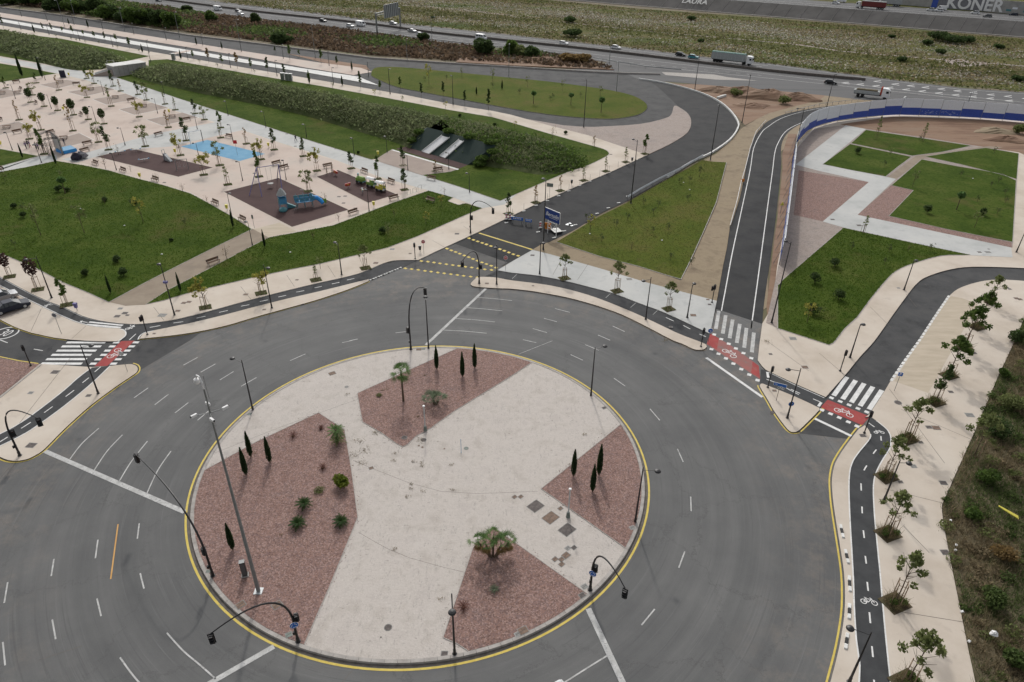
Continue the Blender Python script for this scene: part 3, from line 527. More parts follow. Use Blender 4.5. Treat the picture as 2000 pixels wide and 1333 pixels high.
# east park
GE = [[(1691, 254), (1800, 270), (1897, 285), (1840, 297), (1782, 304.5), (1662, 280)], [(1660, 281.5), (1780, 306.5), (1755, 325), (1730, 345), (1660, 332), (1607, 321)], [(1807, 306), (1870, 296), (1925, 289), (1990, 300), (1986, 350), (1955, 341), (1880, 322)],
      [(1800, 311.5), (1870, 325), (1920, 333), (1960, 341), (1985, 353), (1978, 473), (1850, 448), (1736, 422), (1784, 372), (1741, 362)]]
GE5 = [(1647, 445), (1780, 474), (1895, 498)] + sm([(1880, 498.5), (1837, 500), (1782, 515.5), (1755, 527), (1737, 541), (1706, 577), (1675, 619)], 3) + [(1650, 642), (1628, 670), (1619, 674), (1592, 665), (1519, 641.5), (1519, 558), (1530, 545.5)]
sheet('east_gravel_yard', [(1647, 445), (1530, 545.5), (1519, 558), (1519, 641.5), (1496, 631), (1512, 560), (1524, 500), (1535, 440), (1545, 360), (1557, 290), (1590, 252), (1652, 244), (1745, 250), (1990, 300), (1978, 484), (1975, 484)], ZP + .006, 'pale_gravel')
sheet('red_gravel_yard', [(1560, 333), (1697, 356), (1607, 433), (1550, 420)], ZP + .010, 'red_gravel')
sheet('red_gravel_triangle', [(1675, 420), (1741, 362), (1784, 372), (1736, 422), (1976, 474), (1976, 484)], ZP + .010, 'red_gravel')
sheet('bare_red_ground', [(1640, 243), (1745, 228), (1900, 233), (2060, 244), (2060, 330), (1990, 298), (1900, 284), (1800, 268), (1691, 252)], ZP + .012, 'red_earth')
for q in GE: lawn('east_lawn', q)
lawn('south_east_lawn', GE5)
sheet('grey_park_path', [(1652, 245), (1691, 252.5), (1607, 321.5), (1730, 345.5), (1750, 350), (1675, 420), (1975, 484), (1978, 503), (1897, 499), (1645, 444), (1607, 433), (1697, 356), (1595, 333), (1554, 322)], ZP + .018, 'grey_paving')
sheet('dirt_park_path', [(1734, 346), (1788, 305), (1930, 286), (1960, 288), (1805, 310), (1750, 350)], ZP + .020, 'tan_path')
sheet('roadside_dirt', [(1497, 600), (1508, 503), (1518, 428), (1528, 333), (1528, 300), (1540, 262), (1556, 262), (1545, 330), (1540, 400), (1530, 470), (1519, 520), (1500, 628)], .05, 'red_earth', 0)
# scrub on the right
SCR = [(1912, 1345)] + [(x + 1.5, y) for x, y in P11R[3:]] + [(2060, 520), (2500, 520), (2600, 1600), (1965, 1600)]
sheet('scrub_ground', SCR, 0.05, 'scrub_floor')

# ------------------------------------------------------------------ the roundabout island
def arc_pts(p, q, r, ccw=True, n=14):
    a = math.atan2(p[1] - RC.y, p[0] - RC.x); b = math.atan2(q[1] - RC.y, q[0] - RC.x)
    if ccw and b < a: b += 2 * math.pi
    if not ccw and b > a: b -= 2 * math.pi
    return [(RC.x + r * math.cos(a + (b - a) * k / n), RC.y + r * math.sin(a + (b - a) * k / n)) for k in range(n + 1)]
def ring(name, ri, ro, z, m, zb=None, n=160):
    b = MB()
    for k in range(n):
        a, c = 2 * math.pi * k / n, 2 * math.pi * (k + 1) / n
        q = [(RC.x + r * math.cos(t), RC.y + r * math.sin(t)) for r, t in ((ri, a), (ro, a), (ro, c), (ri, c))]
        if zb is None: b.face([(x, y, z) for x, y in q], m)
        else: b.hexa([(x, y, zb) for x, y in q], [(x, y, z) for x, y in q], m)
    return kind(b.build(name))
ring('island_edge_line', RR - .10, RR + .10, .020, 'yellow_paint')
ring('island_gutter', RR - .42, RR - .17, .024, 'dark_gutter')
RK = RR - .42
ZI = .20
ki = kind(empty('island_kerb', (RC.x, RC.y, 0)))
ks = MB(); aw = 2 * math.pi / 140
ks.hexa([(RK - .34, -aw / 2 * .97 * RK, 0), (RK, -aw / 2 * .97 * RK, 0), (RK, aw / 2 * .97 * RK, 0), (RK - .34, aw / 2 * .97 * RK, 0)], [(RK - .34, -aw / 2 * .97 * RK, ZI + .03), (RK - .03, -aw / 2 * .97 * RK, ZI + .03), (RK - .03, aw / 2 * .97 * RK, ZI + .03), (RK - .34, aw / 2 * .97 * RK, ZI + .03)], 'kerb_stone')
kme = ks.mesh('kerb_stone')
for k in range(140): add('kerb_stone', kme, ki, None, k * aw)
RI = RK - .34
kind(sheet('island_floor', [(RC.x + RI * math.cos(t / 80 * math.pi), RC.y + RI * math.sin(t / 80 * math.pi)) for t in range(160)], ZI, 'cream_stamped', world=True))
def bed(name, pix, arc_from, arc_to, ccw):
    pp = [q for q in pix if q not in (arc_from, arc_to)]
    I = [tuple(G(x, y, ZI)[:2]) for x, y in pp]; A = arc_pts(G(*arc_from, ZI), G(*arc_to, ZI), RI - .02, ccw); P = I + A
    sheet(name, P, ZI + .03, 'red_gravel', ZI - .05, 'kerb_stone', world=True)
    kind(ribbon_w([A[-1]] + I + [A[0]], .06, ZI + .045, 'kerb_stone', zb=ZI).build(name + '_edging'))
    return P
bedT = bed('top_gravel_bed', [(697.9, 768.7), (703, 798), (708.4, 825), (745, 846), (774, 867), (787, 873.5), (797, 868), (812, 853), (843, 836), (853, 828), (887, 803.8), (1001, 733.6)], (1039, 708), (893, 681), True)
bedL = bed('left_gravel_bed', [(592.5, 1262), (642, 1150), (698.8, 1011), (686, 916), (673, 840), (622.2, 806.8), (500, 864)], (396, 919), (592.5, 1262), True)
bedR = bed('right_gravel_bed', [(1224, 1072), (1057, 955.3), (1213.5, 829.5)], (1213.5, 829.5), (1224, 1072), False)
bedB = bed('bottom_gravel_bed', [(915, 1275), (893, 1258), (865.5, 1246), (923.7, 1071), (937.5, 1056), (963, 1030), (1000, 1056), (1150, 1163)], (1150, 1163), (915, 1275), False)

# ------------------------------------------------------------------ painted markings
def marking(name, pts, width, m='white_paint', z=.028, smooth=False): return line(name, sm(pts, 5) if smooth else pts, width, z, m)
def quad(name, q, z, m, parent=None): return sheet(name, q, z, m, parent=parent)
for s in (T(0, 666, [(1430, 190), (1540, 130)]), T(0, 666, [(1565, 245), (1680, 180)]), T(0, 666, [(1715, 305), (1820, 240)]), T(0, 666, [(1880, 355), (2000, 286)]), T(0, 666, [(1045, 445), (1155, 367)]), T(0, 666, [(1205, 500), (1312, 418)]), T(0, 666, [(1365, 562), (1468, 482)]), T(0, 666, [(1540, 620), (1625, 548)]),
          T(0, 666, [(545, 922), (640, 800), (770, 682)]), T(0, 666, [(735, 1008), (835, 860), (955, 733)]), T(0, 666, [(928, 1098), (1025, 940), (1150, 782)]), T(0, 666, [(1145, 1190), (1230, 1010), (1333, 860)]),
          T(500, 333, [(1090, 1270), (1195, 1258)]), T(500, 333, [(730, 1332), (795, 1318)]), T(500, 333, [(1730, 993), (1860, 1003), (2000, 1018)]), T(500, 333, [(1640, 1073), (1780, 1083), (1925, 1098)]), T(500, 333, [(1550, 1158), (1710, 1168), (1865, 1185)]), T(500, 333, [(1455, 1248), (1620, 1256), (1802, 1273)]), T(500, 666, [(265, 155), (385, 103)]), T(500, 666, [(670, 15), (750, -2)]),
          T(1000, 333, [(335, 1080), (452, 1110)]), T(1000, 333, [(250, 1157), (350, 1183)]), T(1000, 333, [(163, 1237), (273, 1268)]), T(1000, 333, [(85, 1323), (190, 1347)]), T(1000, 333, [(787, 1217), (880, 1260)]), T(1000, 333, [(672, 1287), (767, 1328)]), T(1000, 666, [(570, 30), (677, 75)]), T(1000, 666, [(457, 108), (553, 152)]), T(1000, 666, [(795, 292), (882, 353)]), T(1000, 666, [(1075, 530), (1152, 620)]), T(1000, 666, [(1290, 843), (1335, 945)]), T(1000, 666, [(1393, 1215), (1397, 1328)]),
          T(1000, 1000, [(1350, 310), (1303, 437)]), T(1000, 1000, [(1115, 760), (1012, 885)]), T(1000, 1000, [(400, 1340), (580, 1225), (742, 1125)]), T(0, 1000, [(1088, 90), (1073, 210)]), T(0, 1000, [(765, 218), (745, 363)]), T(0, 1000, [(422, 368), (400, 502)]), T(0, 1000, [(60, 550), (33, 712)]), T(0, 1000, [(1095, 480), (1125, 600)]), T(0, 1000, [(757, 677), (790, 815)]), T(0, 1000, [(408, 842), (435, 995)]), T(0, 1000, [(22, 1018), (40, 1200)]), T(0, 1000, [(1303, 945), (1430, 1085), (1560, 1195), (1685, 1305)]), T(0, 1000, [(938, 1138), (1010, 1240), (1085, 1332), (1180, 1440)])):
    marking('lane_dash', s, .12, 'worn_white_paint', smooth=len(s) > 2)
marking('lane_dash', T(1000, 666, [(50, 105), (315, 0)]), .06, 'worn_white_paint')
marking('orange_line', T(0, 1000, [(922, 97), (865, 525)]), .12, 'orange_paint')
for s, wd, m in ((T(0, 666, [(350, 860), (1440, 1335)]), .5, 'worn_white_paint'), (T(500, 1000, [(140, 1052), (-380, 1350)]), .45, 'worn_white_paint'), ([(1149, 1189), (1216, 1333), (1226, 1356)], .5, 'worn_white_paint'), ([(949, 564), (832, 674)], .42, 'worn_white_paint'), ([(1379.5, 699), (1489, 776)], .4, 'white_paint'), ([(1591.8, 818), (1662.8, 852)], .4, 'white_paint')):
    marking('stop_line', s, wd, m)
marking('yellow_bar', [(935.5, 455.5), (1040, 488)], .35, 'yellow_paint', .030)
rows = [T(500, 333, [(1665, 530), (1698, 543), (1732, 555), (1767, 567), (1800, 578), (1835, 591), (1905, 615), (1940, 628), (1975, 641), (2010, 655), (2048, 667)]),
        T(500, 333, [(1492, 611), (1525, 625), (1560, 638), (1592, 651), (1627, 665), (1662, 678), (1695, 692), (1730, 706), (1765, 719), (1800, 732), (1837, 745), (1875, 760)]),
        T(500, 333, [(1292, 708), (1342, 713), (1390, 720), (1437, 727), (1487, 733), (1537, 740), (1585, 746), (1635, 753), (1685, 759), (1735, 766), (1787, 773), (1840, 778)]),
        T(500, 333, [(1167, 765), (1215, 771), (1268, 777), (1320, 785), (1368, 791), (1420, 798), (1470, 804), (1522, 811), (1573, 817), (1622, 824), (1677, 830), (1730, 836)])]
yb = kind(empty('yellow_square_rows', (0, 0, 0)))
for r in rows:
    for x, y in r:
        quad('yellow_square', [(x - 4.2, y + .2), (x - .5, y - 1.7), (x + 4.2, y + .1), (x + .8, y + 2.1)], .032, 'yellow_paint', yb)
# zebra crossings
def zebra(name, bars, z, m='white_paint'):
    e = kind(empty(name, (0, 0, 0)))
    for t, b_, wd in bars:
        k = ribbon_w([G(*t, z), G(*b_, z)], wd, z, m).build('stripe', e)
    return e
zebra('north_zebra_crossing', [(a, b_, .5) for a, b_ in zip([(1404, 608), (1417.5, 616), (1431, 624.5), (1445, 633), (1458, 641), (1472.5, 650)], [(1398, 643), (1411.6, 652), (1425, 661), (1439, 670), (1453.5, 679.5), (1468.5, 688.5)])], .036, 'worn_white_paint')
TE = lambda p: T(1500, 666, p)
zebra('east_zebra_crossing', [(a, b_, .55) for a, b_ in zip(TE([(616, 282), (684, 308), (750, 332), (818, 358), (888, 385)]), TE([(512, 428), (582, 455), (650, 481), (718, 508), (788, 535)]))], .036)
D7 = lambda p: DT(0, 560, 6.667, p)
zebra('west_zebra_crossing', [(D7([a])[0], D7([b_])[0], .5) for a, b_ in (((868, 728), (1375, 728)), ((803, 780), (1316, 780)), ((738, 835), (1255, 835)), ((672, 890), (1190, 890)), ((603, 946), (1128, 946)), ((538, 1002), (1068, 1005)))], .036)
zebra('bike_lane_crossing', [(D7([a])[0], D7([b_])[0], .35) for a, b_ in (((1160, 462), (1600, 505)), ((1130, 493), (1575, 533)))], .068)
def blocks(name, cs, along, wd, ln, z):
    e = kind(empty(name, (0, 0, 0)))
    for x, y in cs:
        p = G(x, y, z); d = G(x + along[0], y + along[1], z) - p; d = d.normalized() * ln / 2
        ribbon_w([p - d, p + d], wd, z, 'white_paint').build('square', e)
D6 = lambda p: DT(1380, 620, 8.33, p)
quad('red_crossing_north', [(1386, 650.6), (1425.6, 674), (1454, 694), (1482, 715), (1484.6, 741), (1380.6, 672.8)], .034, 'dusty_red_paint')
quad('red_crossing_north_end', [(1470, 706), (1482, 715), (1484.6, 740), (1467, 729)], .035, 'red_paint'); quad('red_crossing_north_start', [(1386, 651), (1404, 661), (1400, 683), (1380.6, 672.5)], .035, 'red_paint')
blocks('north_crossing_squares', D6([(125, 280), (240, 355), (362, 432), (478, 508), (600, 583), (728, 665)]), (-3, 10), .5, .55, .038); blocks('north_crossing_squares', D6([(80, 520), (195, 595), (315, 670), (437, 755), (565, 845), (695, 935), (830, 1025)]), (-3, 10), .5, .55, .038)
quad('red_crossing_east', [(1616.5, 781), (1699, 813.8), (1684, 831), (1602.7, 796)], .034, 'red_paint')
blocks('east_crossing_squares', TE([(495, 445), (563, 473), (633, 500), (702, 528), (770, 555)]), (-8, 11), .5, .5, .038); blocks('east_crossing_squares', TE([(420, 540), (488, 569), (556, 599), (627, 633), (694, 666)]), (-8, 11), .5, .5, .038)
quad('red_crossing_west', [(237, 666.5), (263, 665.8), (210, 715), (184, 716)], .070, 'red_paint')
blocks('west_crossing_squares', D7([(1515, 728), (1460, 780), (1400, 835), (1350, 890), (1275, 948), (1215, 1005)]), (10, 0), .5, .8, .074); blocks('west_crossing_squares', D7([(1770, 728), (1715, 780), (1660, 835), (1605, 890), (1540, 948), (1480, 1005)]), (10, 0), .5, .8, .074)
# bicycle symbols, drawn as strokes in their own ground frame
def bike_mark(pc, pa, size, z, wd=.09, flip=1):
    p = G(*pc, z); d = (G(*pa, z) - p); d.z = 0; d.normalize(); n = Vector((-d.y, d.x, 0)) * flip
    W_ = lambda x, y: (p + d * (x * size) + n * (y * size))
    b = MB()
    for cx in (-.32, .32): ribbon_w([W_(cx + .17 * math.cos(t / 8 * math.pi), .17 * math.sin(t / 8 * math.pi)) for t in range(17)], wd, z, 'white_paint', b)
    zz = z
    for i, s in enumerate([((-.32, 0), (-.05, 0), (.20, .26)), ((-.32, 0), (-.17, .26), (-.05, 0)), ((-.17, .24), (.18, .24)), ((.32, 0), (.18, .30), (.10, .36)), ((-.24, .32), (-.10, .32))]):
        zz = z + .0015 * (i + 1); ribbon_w([W_(*q) for q in s], wd, zz, 'white_paint', b)
    return kind(b.build('bicycle_symbol'))
bike_mark((1424.5, 690.8), (1440, 701), 2.3, .042); bike_mark((1647.8, 806.5), (1668, 815), 2.2, .042)
bike_mark((223, 690), (232, 682), 2.4, .078, flip=-1); bike_mark((1717, 845), (1727, 845), 1.15, .110, .07); bike_mark((1697.5, 1176.5), (1712, 1179), 1.35, .110, .07); bike_mark((94, 597), (104, 593), 1.4, .070, .08); bike_mark((254, 639), (262, 633), 1.6, .070, .09, -1)
# bike lane dashes and edge lines
for s, z in [(T(500, 333, q), .066) for q in ([(30, 1025), (95, 1012)], [(175, 990), (235, 977)], [(315, 952), (377, 940)], [(457, 918), (515, 907)], [(592, 888), (652, 875)], [(710, 858), (768, 845)])] + [(T(0, 333, q), .066) for q in ([(1170, 1228), (1252, 1213)], [(1355, 1193), (1432, 1183)], [(1535, 1155), (1605, 1140)], [(1712, 1110), (1780, 1095)], [(1883, 1062), (1947, 1050)], [(1010, 1325), (1062, 1278)])] \
        + [(T(0, 666, q), ZP + .012) for q in ([(738, 243), (785, 203)], [(643, 327), (693, 288)], [(512, 435), (578, 385)], [(345, 560), (410, 513)], [(165, 683), (240, 635)], [(-20, 800), (60, 750)])] + [(T(1000, 333, q), .066) for q in ([(1203, 1150), (1263, 1178)], [(1338, 1212), (1393, 1240)], [(1465, 1280), (1515, 1300)])] \
        + [(TE(q), .066) for q in ([(178, 378), (250, 410)], [(352, 453), (410, 478)])] + [(TE(q), .108) for q in ([(785, 640), (830, 672)], [(880, 743), (883, 778)], [(845, 848), (820, 880)], [(770, 972), (748, 1010)], [(725, 1112), (727, 1168)], [(733, 1293), (735, 1345)])] + [(T(1500, 1000, q), .108) for q in ([(745, 145), (752, 205)], [(760, 345), (768, 405)], [(775, 548), (783, 618)], [(792, 785), (800, 870)], [(812, 1050), (820, 1135)], [(828, 1312), (834, 1400)])]:
    marking('bike_lane_dash', s, .13, 'white_paint', z)
for pts, off, z in ((BKN[:-10], .12, .066), (BKS1, -.12, .066), ([(x, y) for x, y in BL4a], -.02, ZP + .012), (BL4b, .02, ZP + .012), (P11L[3:], .02, ZP + .006), (P10R[:-6], .02, ZP + .006)):
    kind(ribbon_w([G(x, y, z) for x, y in pts], .12, z, 'white_paint', off=-off).build('bike_lane_edge_line'))
marking('bike_lane_edge_line', [(1499.5, 726.5), (1550, 751), (1610, 777.5)], .12, 'white_paint', .066); marking('bike_lane_edge_line', sm([(1497, 741), (1520, 750), (1550, 766), (1560, 771)], 3), .12, 'white_paint', .066); marking('bike_lane_edge_line', T(1000, 333, [(1198, 1113), (1300, 1160), (1400, 1205), (1530, 1270)]), .12, 'white_paint', .066)
marking('bike_stop_bar', [(1498.5, 727), (1500.5, 738)], .3, 'white_paint', .067); marking('bike_stop_bar', TE([(415, 480), (392, 512)]), .3, 'white_paint', .067)
marking('bike_lane_edge_line', sm([(234, 642.6), (243, 645.5), (246, 651), (243.5, 657.5), (231, 667)], 4), .15, 'white_paint', ZP + .012); marking('bike_lane_edge_line', sm([(300, 646.3), (283, 650), (273.5, 656), (269.5, 663.5)], 4), .15, 'white_paint', ZP + .012)
marking('lane_arrow_shaft', D7([(1140, 468), (1075, 458)]), .14, 'white_paint', .066); quad('lane_arrow_head', D7([(1080, 444), (1038, 452), (1058, 474)]), .068, 'white_paint')
for x, y in ((1188, 577), (1236.5, 596), (1280, 610), (1005, 540)): marking('lane_joint', [(x - 5, y + 5), (x + 5, y - 4)], .06, 'worn_white_paint', .066)
# yellow edge lines
for pts, off in ((P2o, -.25), (P4o[6:], .25), (P10L, -.25), (P9[9:], .25), (EO[1:], .25), (EI[1:13], .25), (P5b, -.25)):
    s = pts[3:-3] if pts is P5b else pts
    m = 'tan_path' if pts is P5b else 'yellow_paint'
    kind(ribbon_w([G(x, y, .026) for x, y in s], .16, .026, m, off=off).build('yellow_edge_line'))
kind(ribbon_w([G(x, y, .026) for x, y in [(-100, 582), (0, 626.5), (30, 641.5), (60, 652), (105, 662), (130, 665)]], .16, .026, 'yellow_paint').build('yellow_edge_line'))
kind(ribbon_w([G(x, y, .026) for x, y in [(-60, 684), (0, 697), (38, 705), (75, 710.3)]], .16, .026, 'yellow_paint').build('yellow_edge_line'))
# ramp road lines
for pts in ([(1409, 608), (1419.5, 552), (1430, 495.5), (1448, 412), (1465, 333), (1472, 290), (1487, 260), (1500, 248), (1525, 232), (1562, 220), (1612, 210), (1650, 206)], [(1467, 642), (1474.5, 588), (1482, 533), (1500, 398), (1509, 333), (1513, 300), (1520, 279), (1537, 255), (1575, 236), (1620, 220)]):
    line('ramp_edge_line', sm(pts, 4), .16, .030, 'white_paint')
marking('left_road_dash', D7([(0, 695), (100, 733)]), .12, z=.022); marking('left_road_dash', D7([(440, 815), (558, 835)]), .12, z=.022)
# highway lines
for k, (pts, m) in enumerate([([(400, 4), (500, 16), (625, 30), (750, 46.5), (875, 60), (1000, 73), (1250, 100), (1375, 116), (1500, 128.5)], 'worn_white_paint'), ([(400, 10.5), (500, 22), (750, 52), (1000, 79), (1250, 107), (1500, 136.5)], 'worn_white_paint'), ([(307, 6), (500, 27), (625, 41), (750, 57.5), (875, 72.5), (1000, 87.5), (1250, 117), (1500, 145), (1610, 158), (1800, 180), (2000, 200)], 'worn_white_paint'), ([(307, 9), (500, 34.5), (750, 64.5), (1000, 93.5), (1187, 118.5), (1300, 133), (1500, 153), (1700, 174), (2000, 206)], 'worn_white_paint'), ([(1500, 126), (1625, 143.5), (1750, 159.5), (1875, 174.5), (2000, 183.5)], 'worn_white_paint')]):
    line('motorway_line', sm(pts, 2), .3, .012, m)
for ln in ([(500, 31), (750, 61), (1000, 90.5), (1250, 124.5), (1500, 149)], [(500, 18.5), (750, 49.5), (1000, 76), (1250, 103.5), (1500, 132)]):
    b = MB()
    for i in range(len(ln) - 1):
        for k in range(0, 24, 2):
            t, u = k / 24, (k + .8) / 24; a, c = ln[i], ln[i + 1]
            ribbon_w([G(a[0] + (c[0] - a[0]) * q, a[1] + (c[1] - a[1]) * q, .013) for q in (t, u)], .22, .013, 'worn_white_paint', b)
    kind(b.build('motorway_dashes'))
ch = kind(empty('motorway_chevrons', (0, 0, 0)))
for row in (T(1500, 0, [(450, 600), (590, 612), (700, 627), (850, 638), (990, 660), (1110, 672), (1225, 685), (1350, 698), (1475, 712), (1600, 725), (1735, 742), (1870, 755), (2010, 772)]), T(1500, 0, [(600, 650), (715, 662), (840, 675), (945, 688), (1075, 702), (1200, 715), (1330, 730), (1460, 745), (1595, 758), (1730, 772), (1880, 790)])):
    for x, y in row:
        line('chevron', [(x + 8, y - 1.6), (x - 5, y - .2), (x + 9, y + 2.2)], .5, .014, 'white_paint').parent = ch
# faded paint on slip road
quad('paint_patch', [(1292, 141), (1395, 146), (1420, 151), (1480, 158), (1400, 156), (1300, 147)], .020, 'kerb_stone')
# white toothed kerb along the parking
tk = kind(empty('toothed_kerb', (0, 0, 0)))
EK = T(1500, 333, [(1415, 980), (1300, 1150), (1190, 1320)]) + TE([(1060, 165), (955, 320)])
for i in range(len(EK) - 1):
    a, c = G(*EK[i], ZP), G(*EK[i + 1], ZP); L_ = (c - a).length; n = max(1, int(L_ / 1.0))
    for k in range(n):
        p, q = a.lerp(c, k / n), a.lerp(c, (k + .72) / n)
        ribbon_w([p, q], .32, ZP + .02, 'white_concrete', zb=0).build('kerb_tooth', tk)

# joints cast in the pavements
for p in ([(1845, 905), (1737, 760)], [(1500, 668), (1580, 725)], [(1765, 1028), (1815, 1080)], [(1757, 1195), (1880, 1215)], [(1728, 955), (1850, 985)], [(1600, 690), (1650, 733)], [(1700, 600), (1740, 640)], [(1900, 860), (1760, 800)], [(1790, 600), (1770, 575)], [(137, 700), (20, 850)], [(80, 605), (60, 648)], [(140, 662), (168, 637)], [(1100, 500), (1080, 537)], [(1150, 514), (1128, 547)], [(640, 519), (655, 542)], [(560, 538), (575, 560)], [(470, 560), (490, 585)], [(400, 577), (415, 606)], [(700, 500), (712, 526)], [(300, 600), (320, 626)], [(845, 470), (868, 483)], [(905, 442), (925, 455)]):
    line('pavement_joint', p, .05, ZP + .0045, 'dark_gutter')
for p in ([(420, 885), (560, 830), (700, 780)], [(700, 1040), (800, 1090), (1000, 1140)], [(690, 900), (860, 960), (1050, 960)]):
    line('island_joint', sm(p, 3), .03, ZI + .0035, 'dark_gutter')
for p in ([(690, 1308), (668, 1333)], [(75, 1290), (160, 1262)]): line('road_crack', p, .04, .016, 'dark_gutter')
for x, y in ((1508, 806), (1560, 842), (1631, 963), (590, 593), (1592, 807), (1676, 843)):
    o = sheet('drain_grate', [(x - 4, y - 3), (x + 3, y - 4), (x + 4, y + 3), (x - 3, y + 4)], .034, 'lid_dark')

# ================================================================== STREET FURNITURE
def base(p, z=ZP): return G(p[0], p[1], z)
def lamp(b, top=None, head=None, h=None, desc='tall black street lamp', group='black street lamps', thick=1.0, z=ZP, zt=7.0, boxed=False, twin=False, col='black_metal'):
    """b: base point (or None: then the foot is found below the top point)"""
    if b is None: q = G(top[0], top[1], zt); B = Vector((q.x, q.y, z)); hh = zt - z
    else: B = G(b[0], b[1], z); hh = h or hgt(B, top[1], z)
    e = empty('street_lamp', B)
    MB().lathe((0, 0, 0), [(.20 * thick, 0), (.20 * thick, .04), (.13 * thick, .06), (.12 * thick, .55), (.085 * thick, .6)], col, 10).build('foot', e)
    MB().tube([(0, 0, .5), (0, 0, hh * .5), (0, 0, hh)], [.10 * thick, .075 * thick, .05 * thick], col, 8).build('pole', e)
    if head:
        q = G(head[0], head[1], z + hh - .15); v = Vector((q.x - B.x, q.y - B.y, 0)); L_ = max(min(v.length, 1.6), .5); v = v.normalized() * L_
        MB().tube([(0, 0, hh - .35), (v.x * .6, v.y * .6, hh - .22), (v.x, v.y, hh - .18)], .03 * max(thick, .8), col, 6).build('arm', e)
        hd = MB().lathe((v.x, v.y, hh - .20), [(.06, .16), (.24, .10), (.30, 0), (.27, -.06)], col, 14).build('lamp_head', e)
        MB().lathe((v.x, v.y, hh - .275), [(.22, .01), (.20, -.02)], 'lamp_glass', 12).build('lens', hd)
    if boxed: MB().box((0, -.02, hh * .66), (.55, .3, .32), 'play_purple').build('control_box', e)
    return tag(e, desc, 'street lamp', group)
TN = lambda p: T(0, 333, [p])[0]; TM = lambda p: T(500, 333, [p])[0]; TR = lambda p: T(1000, 333, [p])[0]; TQ = lambda p: T(1500, 333, [p])[0]
lamp((494, 801.3), (471.4, 703.6), (453.4, 699.8), desc='black street lamp on the left rim of the roundabout island')
lamp((1154, 773.7), (1162.8, 678.5), (1181.6, 676), desc='black street lamp on the upper right rim of the roundabout island')
lamp((1240.5, 1020), (1256, 912.7), (1284.8, 920), desc='black street lamp in the right gravel bed of the island')
lamp((888, 1277.5), (880.7, 1160), (883, 1195.5), desc='black street lamp at the bottom rim of the island, head towards the viewer', z=ZI)
lamp((837, 681), (831, 585), (831, 580), desc='black street lamp at the top rim of the island beside the curved signal mast')
lamp(None, (1702.5, 1235), (1661, 1227), zt=6.2, desc='black street lamp cut by the bottom edge beside the cycle lane')
lamp((1726.7, 977.4), (1760, 899), (1776, 905), desc='black street lamp between the right cycle lane and the staked trees')
lamp((192, 769), (155.8, 673.5), (178, 674.8), desc='black street lamp on the left pavement, its head over the zebra crossing')
lamp((1537.6, 816.3), (1564.4, 719.9), (1539.6, 721.6), desc='black street lamp on the small triangular island by the red crossing')
lamp((1765.5, 566.7), (1785, 509), (1790, 509), desc='shorter black street lamp at the bend of the right side road')
lamp((1660, 698.6), (1679, 633), (1685, 634), desc='shorter black street lamp by the kerb above the right zebra crossing')
lamp((1985, 493), (2000, 448), (2004, 450), desc='shorter black street lamp at the right edge beyond the road bend')
lamp((531, 601.7), (515.5, 518), (523.8, 523.5), desc='black street lamp on the strip between cycle lane and ring road')
lamp((341, 615.5), (312, 516.7), (310, 516), desc='black street lamp with a box halfway up, beside the tan path', boxed=True)
lamp((101, 582), (71, 501), (50, 507), desc='black street lamp between staked trees at the far left pavement')
lamp((667.5, 537), (660, 475.5), (654, 473.5), desc='black street lamp on the pavement below the long lawn')
lamp((970, 555.5), (971, 478), (967.5, 484), desc='black street lamp on the median tip beside the yellow squares')
lamp((1054, 535.5), (1056, 474), (1060, 475), desc='black street lamp at the left of the pale north east pavement')
lamp((1261, 624), (1270, 542), (1257, 548.5), desc='black street lamp on the median of the north east cycle lane')
lamp((1342, 620.5), (1351, 557), (1356, 554), desc='black street lamp on the pale pavement left of the ramp road crossing')
lamp((1507, 630.5), (1544.5, 473), (1535, 471), desc='very tall black street lamp leaning over the end of the hoarding', thick=1.1)
lamp((493, 479), (482.5, 434), (480, 433), desc='black park lamp on the tan path between the two lawns', group='park lamps', thick=.7)
for (b, t, h, d) in (((1061, 488), (1064.5, 350.5), (1061, 349), 'very tall black lamp in front of the blue billboard'), ((1232, 397.5), (1242, 274), (1237, 272), 'very tall black lamp at the left corner of the triangular lawn'), ((1387.5, 312.5), (1402.5, 204), (1404, 206), 'very tall black lamp at the top corner of the triangular lawn'),
                     ((1449, 241), (1464, 146), (1466, 147), 'very tall black lamp on the dirt outside the curved kerb'), ((1140, 249), (1143, 155), (1141, 156), 'very tall black lamp below the oval lawn'), ((1357, 175), (1366, 95), (1368, 96), 'very tall black lamp above the red earth bank by the motorway'),
                     ((1614, 212.5), (1629, 145), (1631, 146), 'very tall black lamp at the far end of the ramp road'), ((1547, 318), (1561, 211), (1558, 212), 'very tall black lamp beside the start of the curved hoarding'), ((762, 184), (761, 134), (760, 135), 'very tall black lamp at the left tip of the oval lawn'),
                     ((885, 204.5), (882, 147.5), (881, 148), 'very tall black lamp against the left half of the oval lawn')):
    lamp(b, t, h, desc=d, group='tall boulevard lamps', thick=1.15)
A0 = lambda L_: T(0, 0, L_); M0 = lambda L_: T(500, 0, L_)
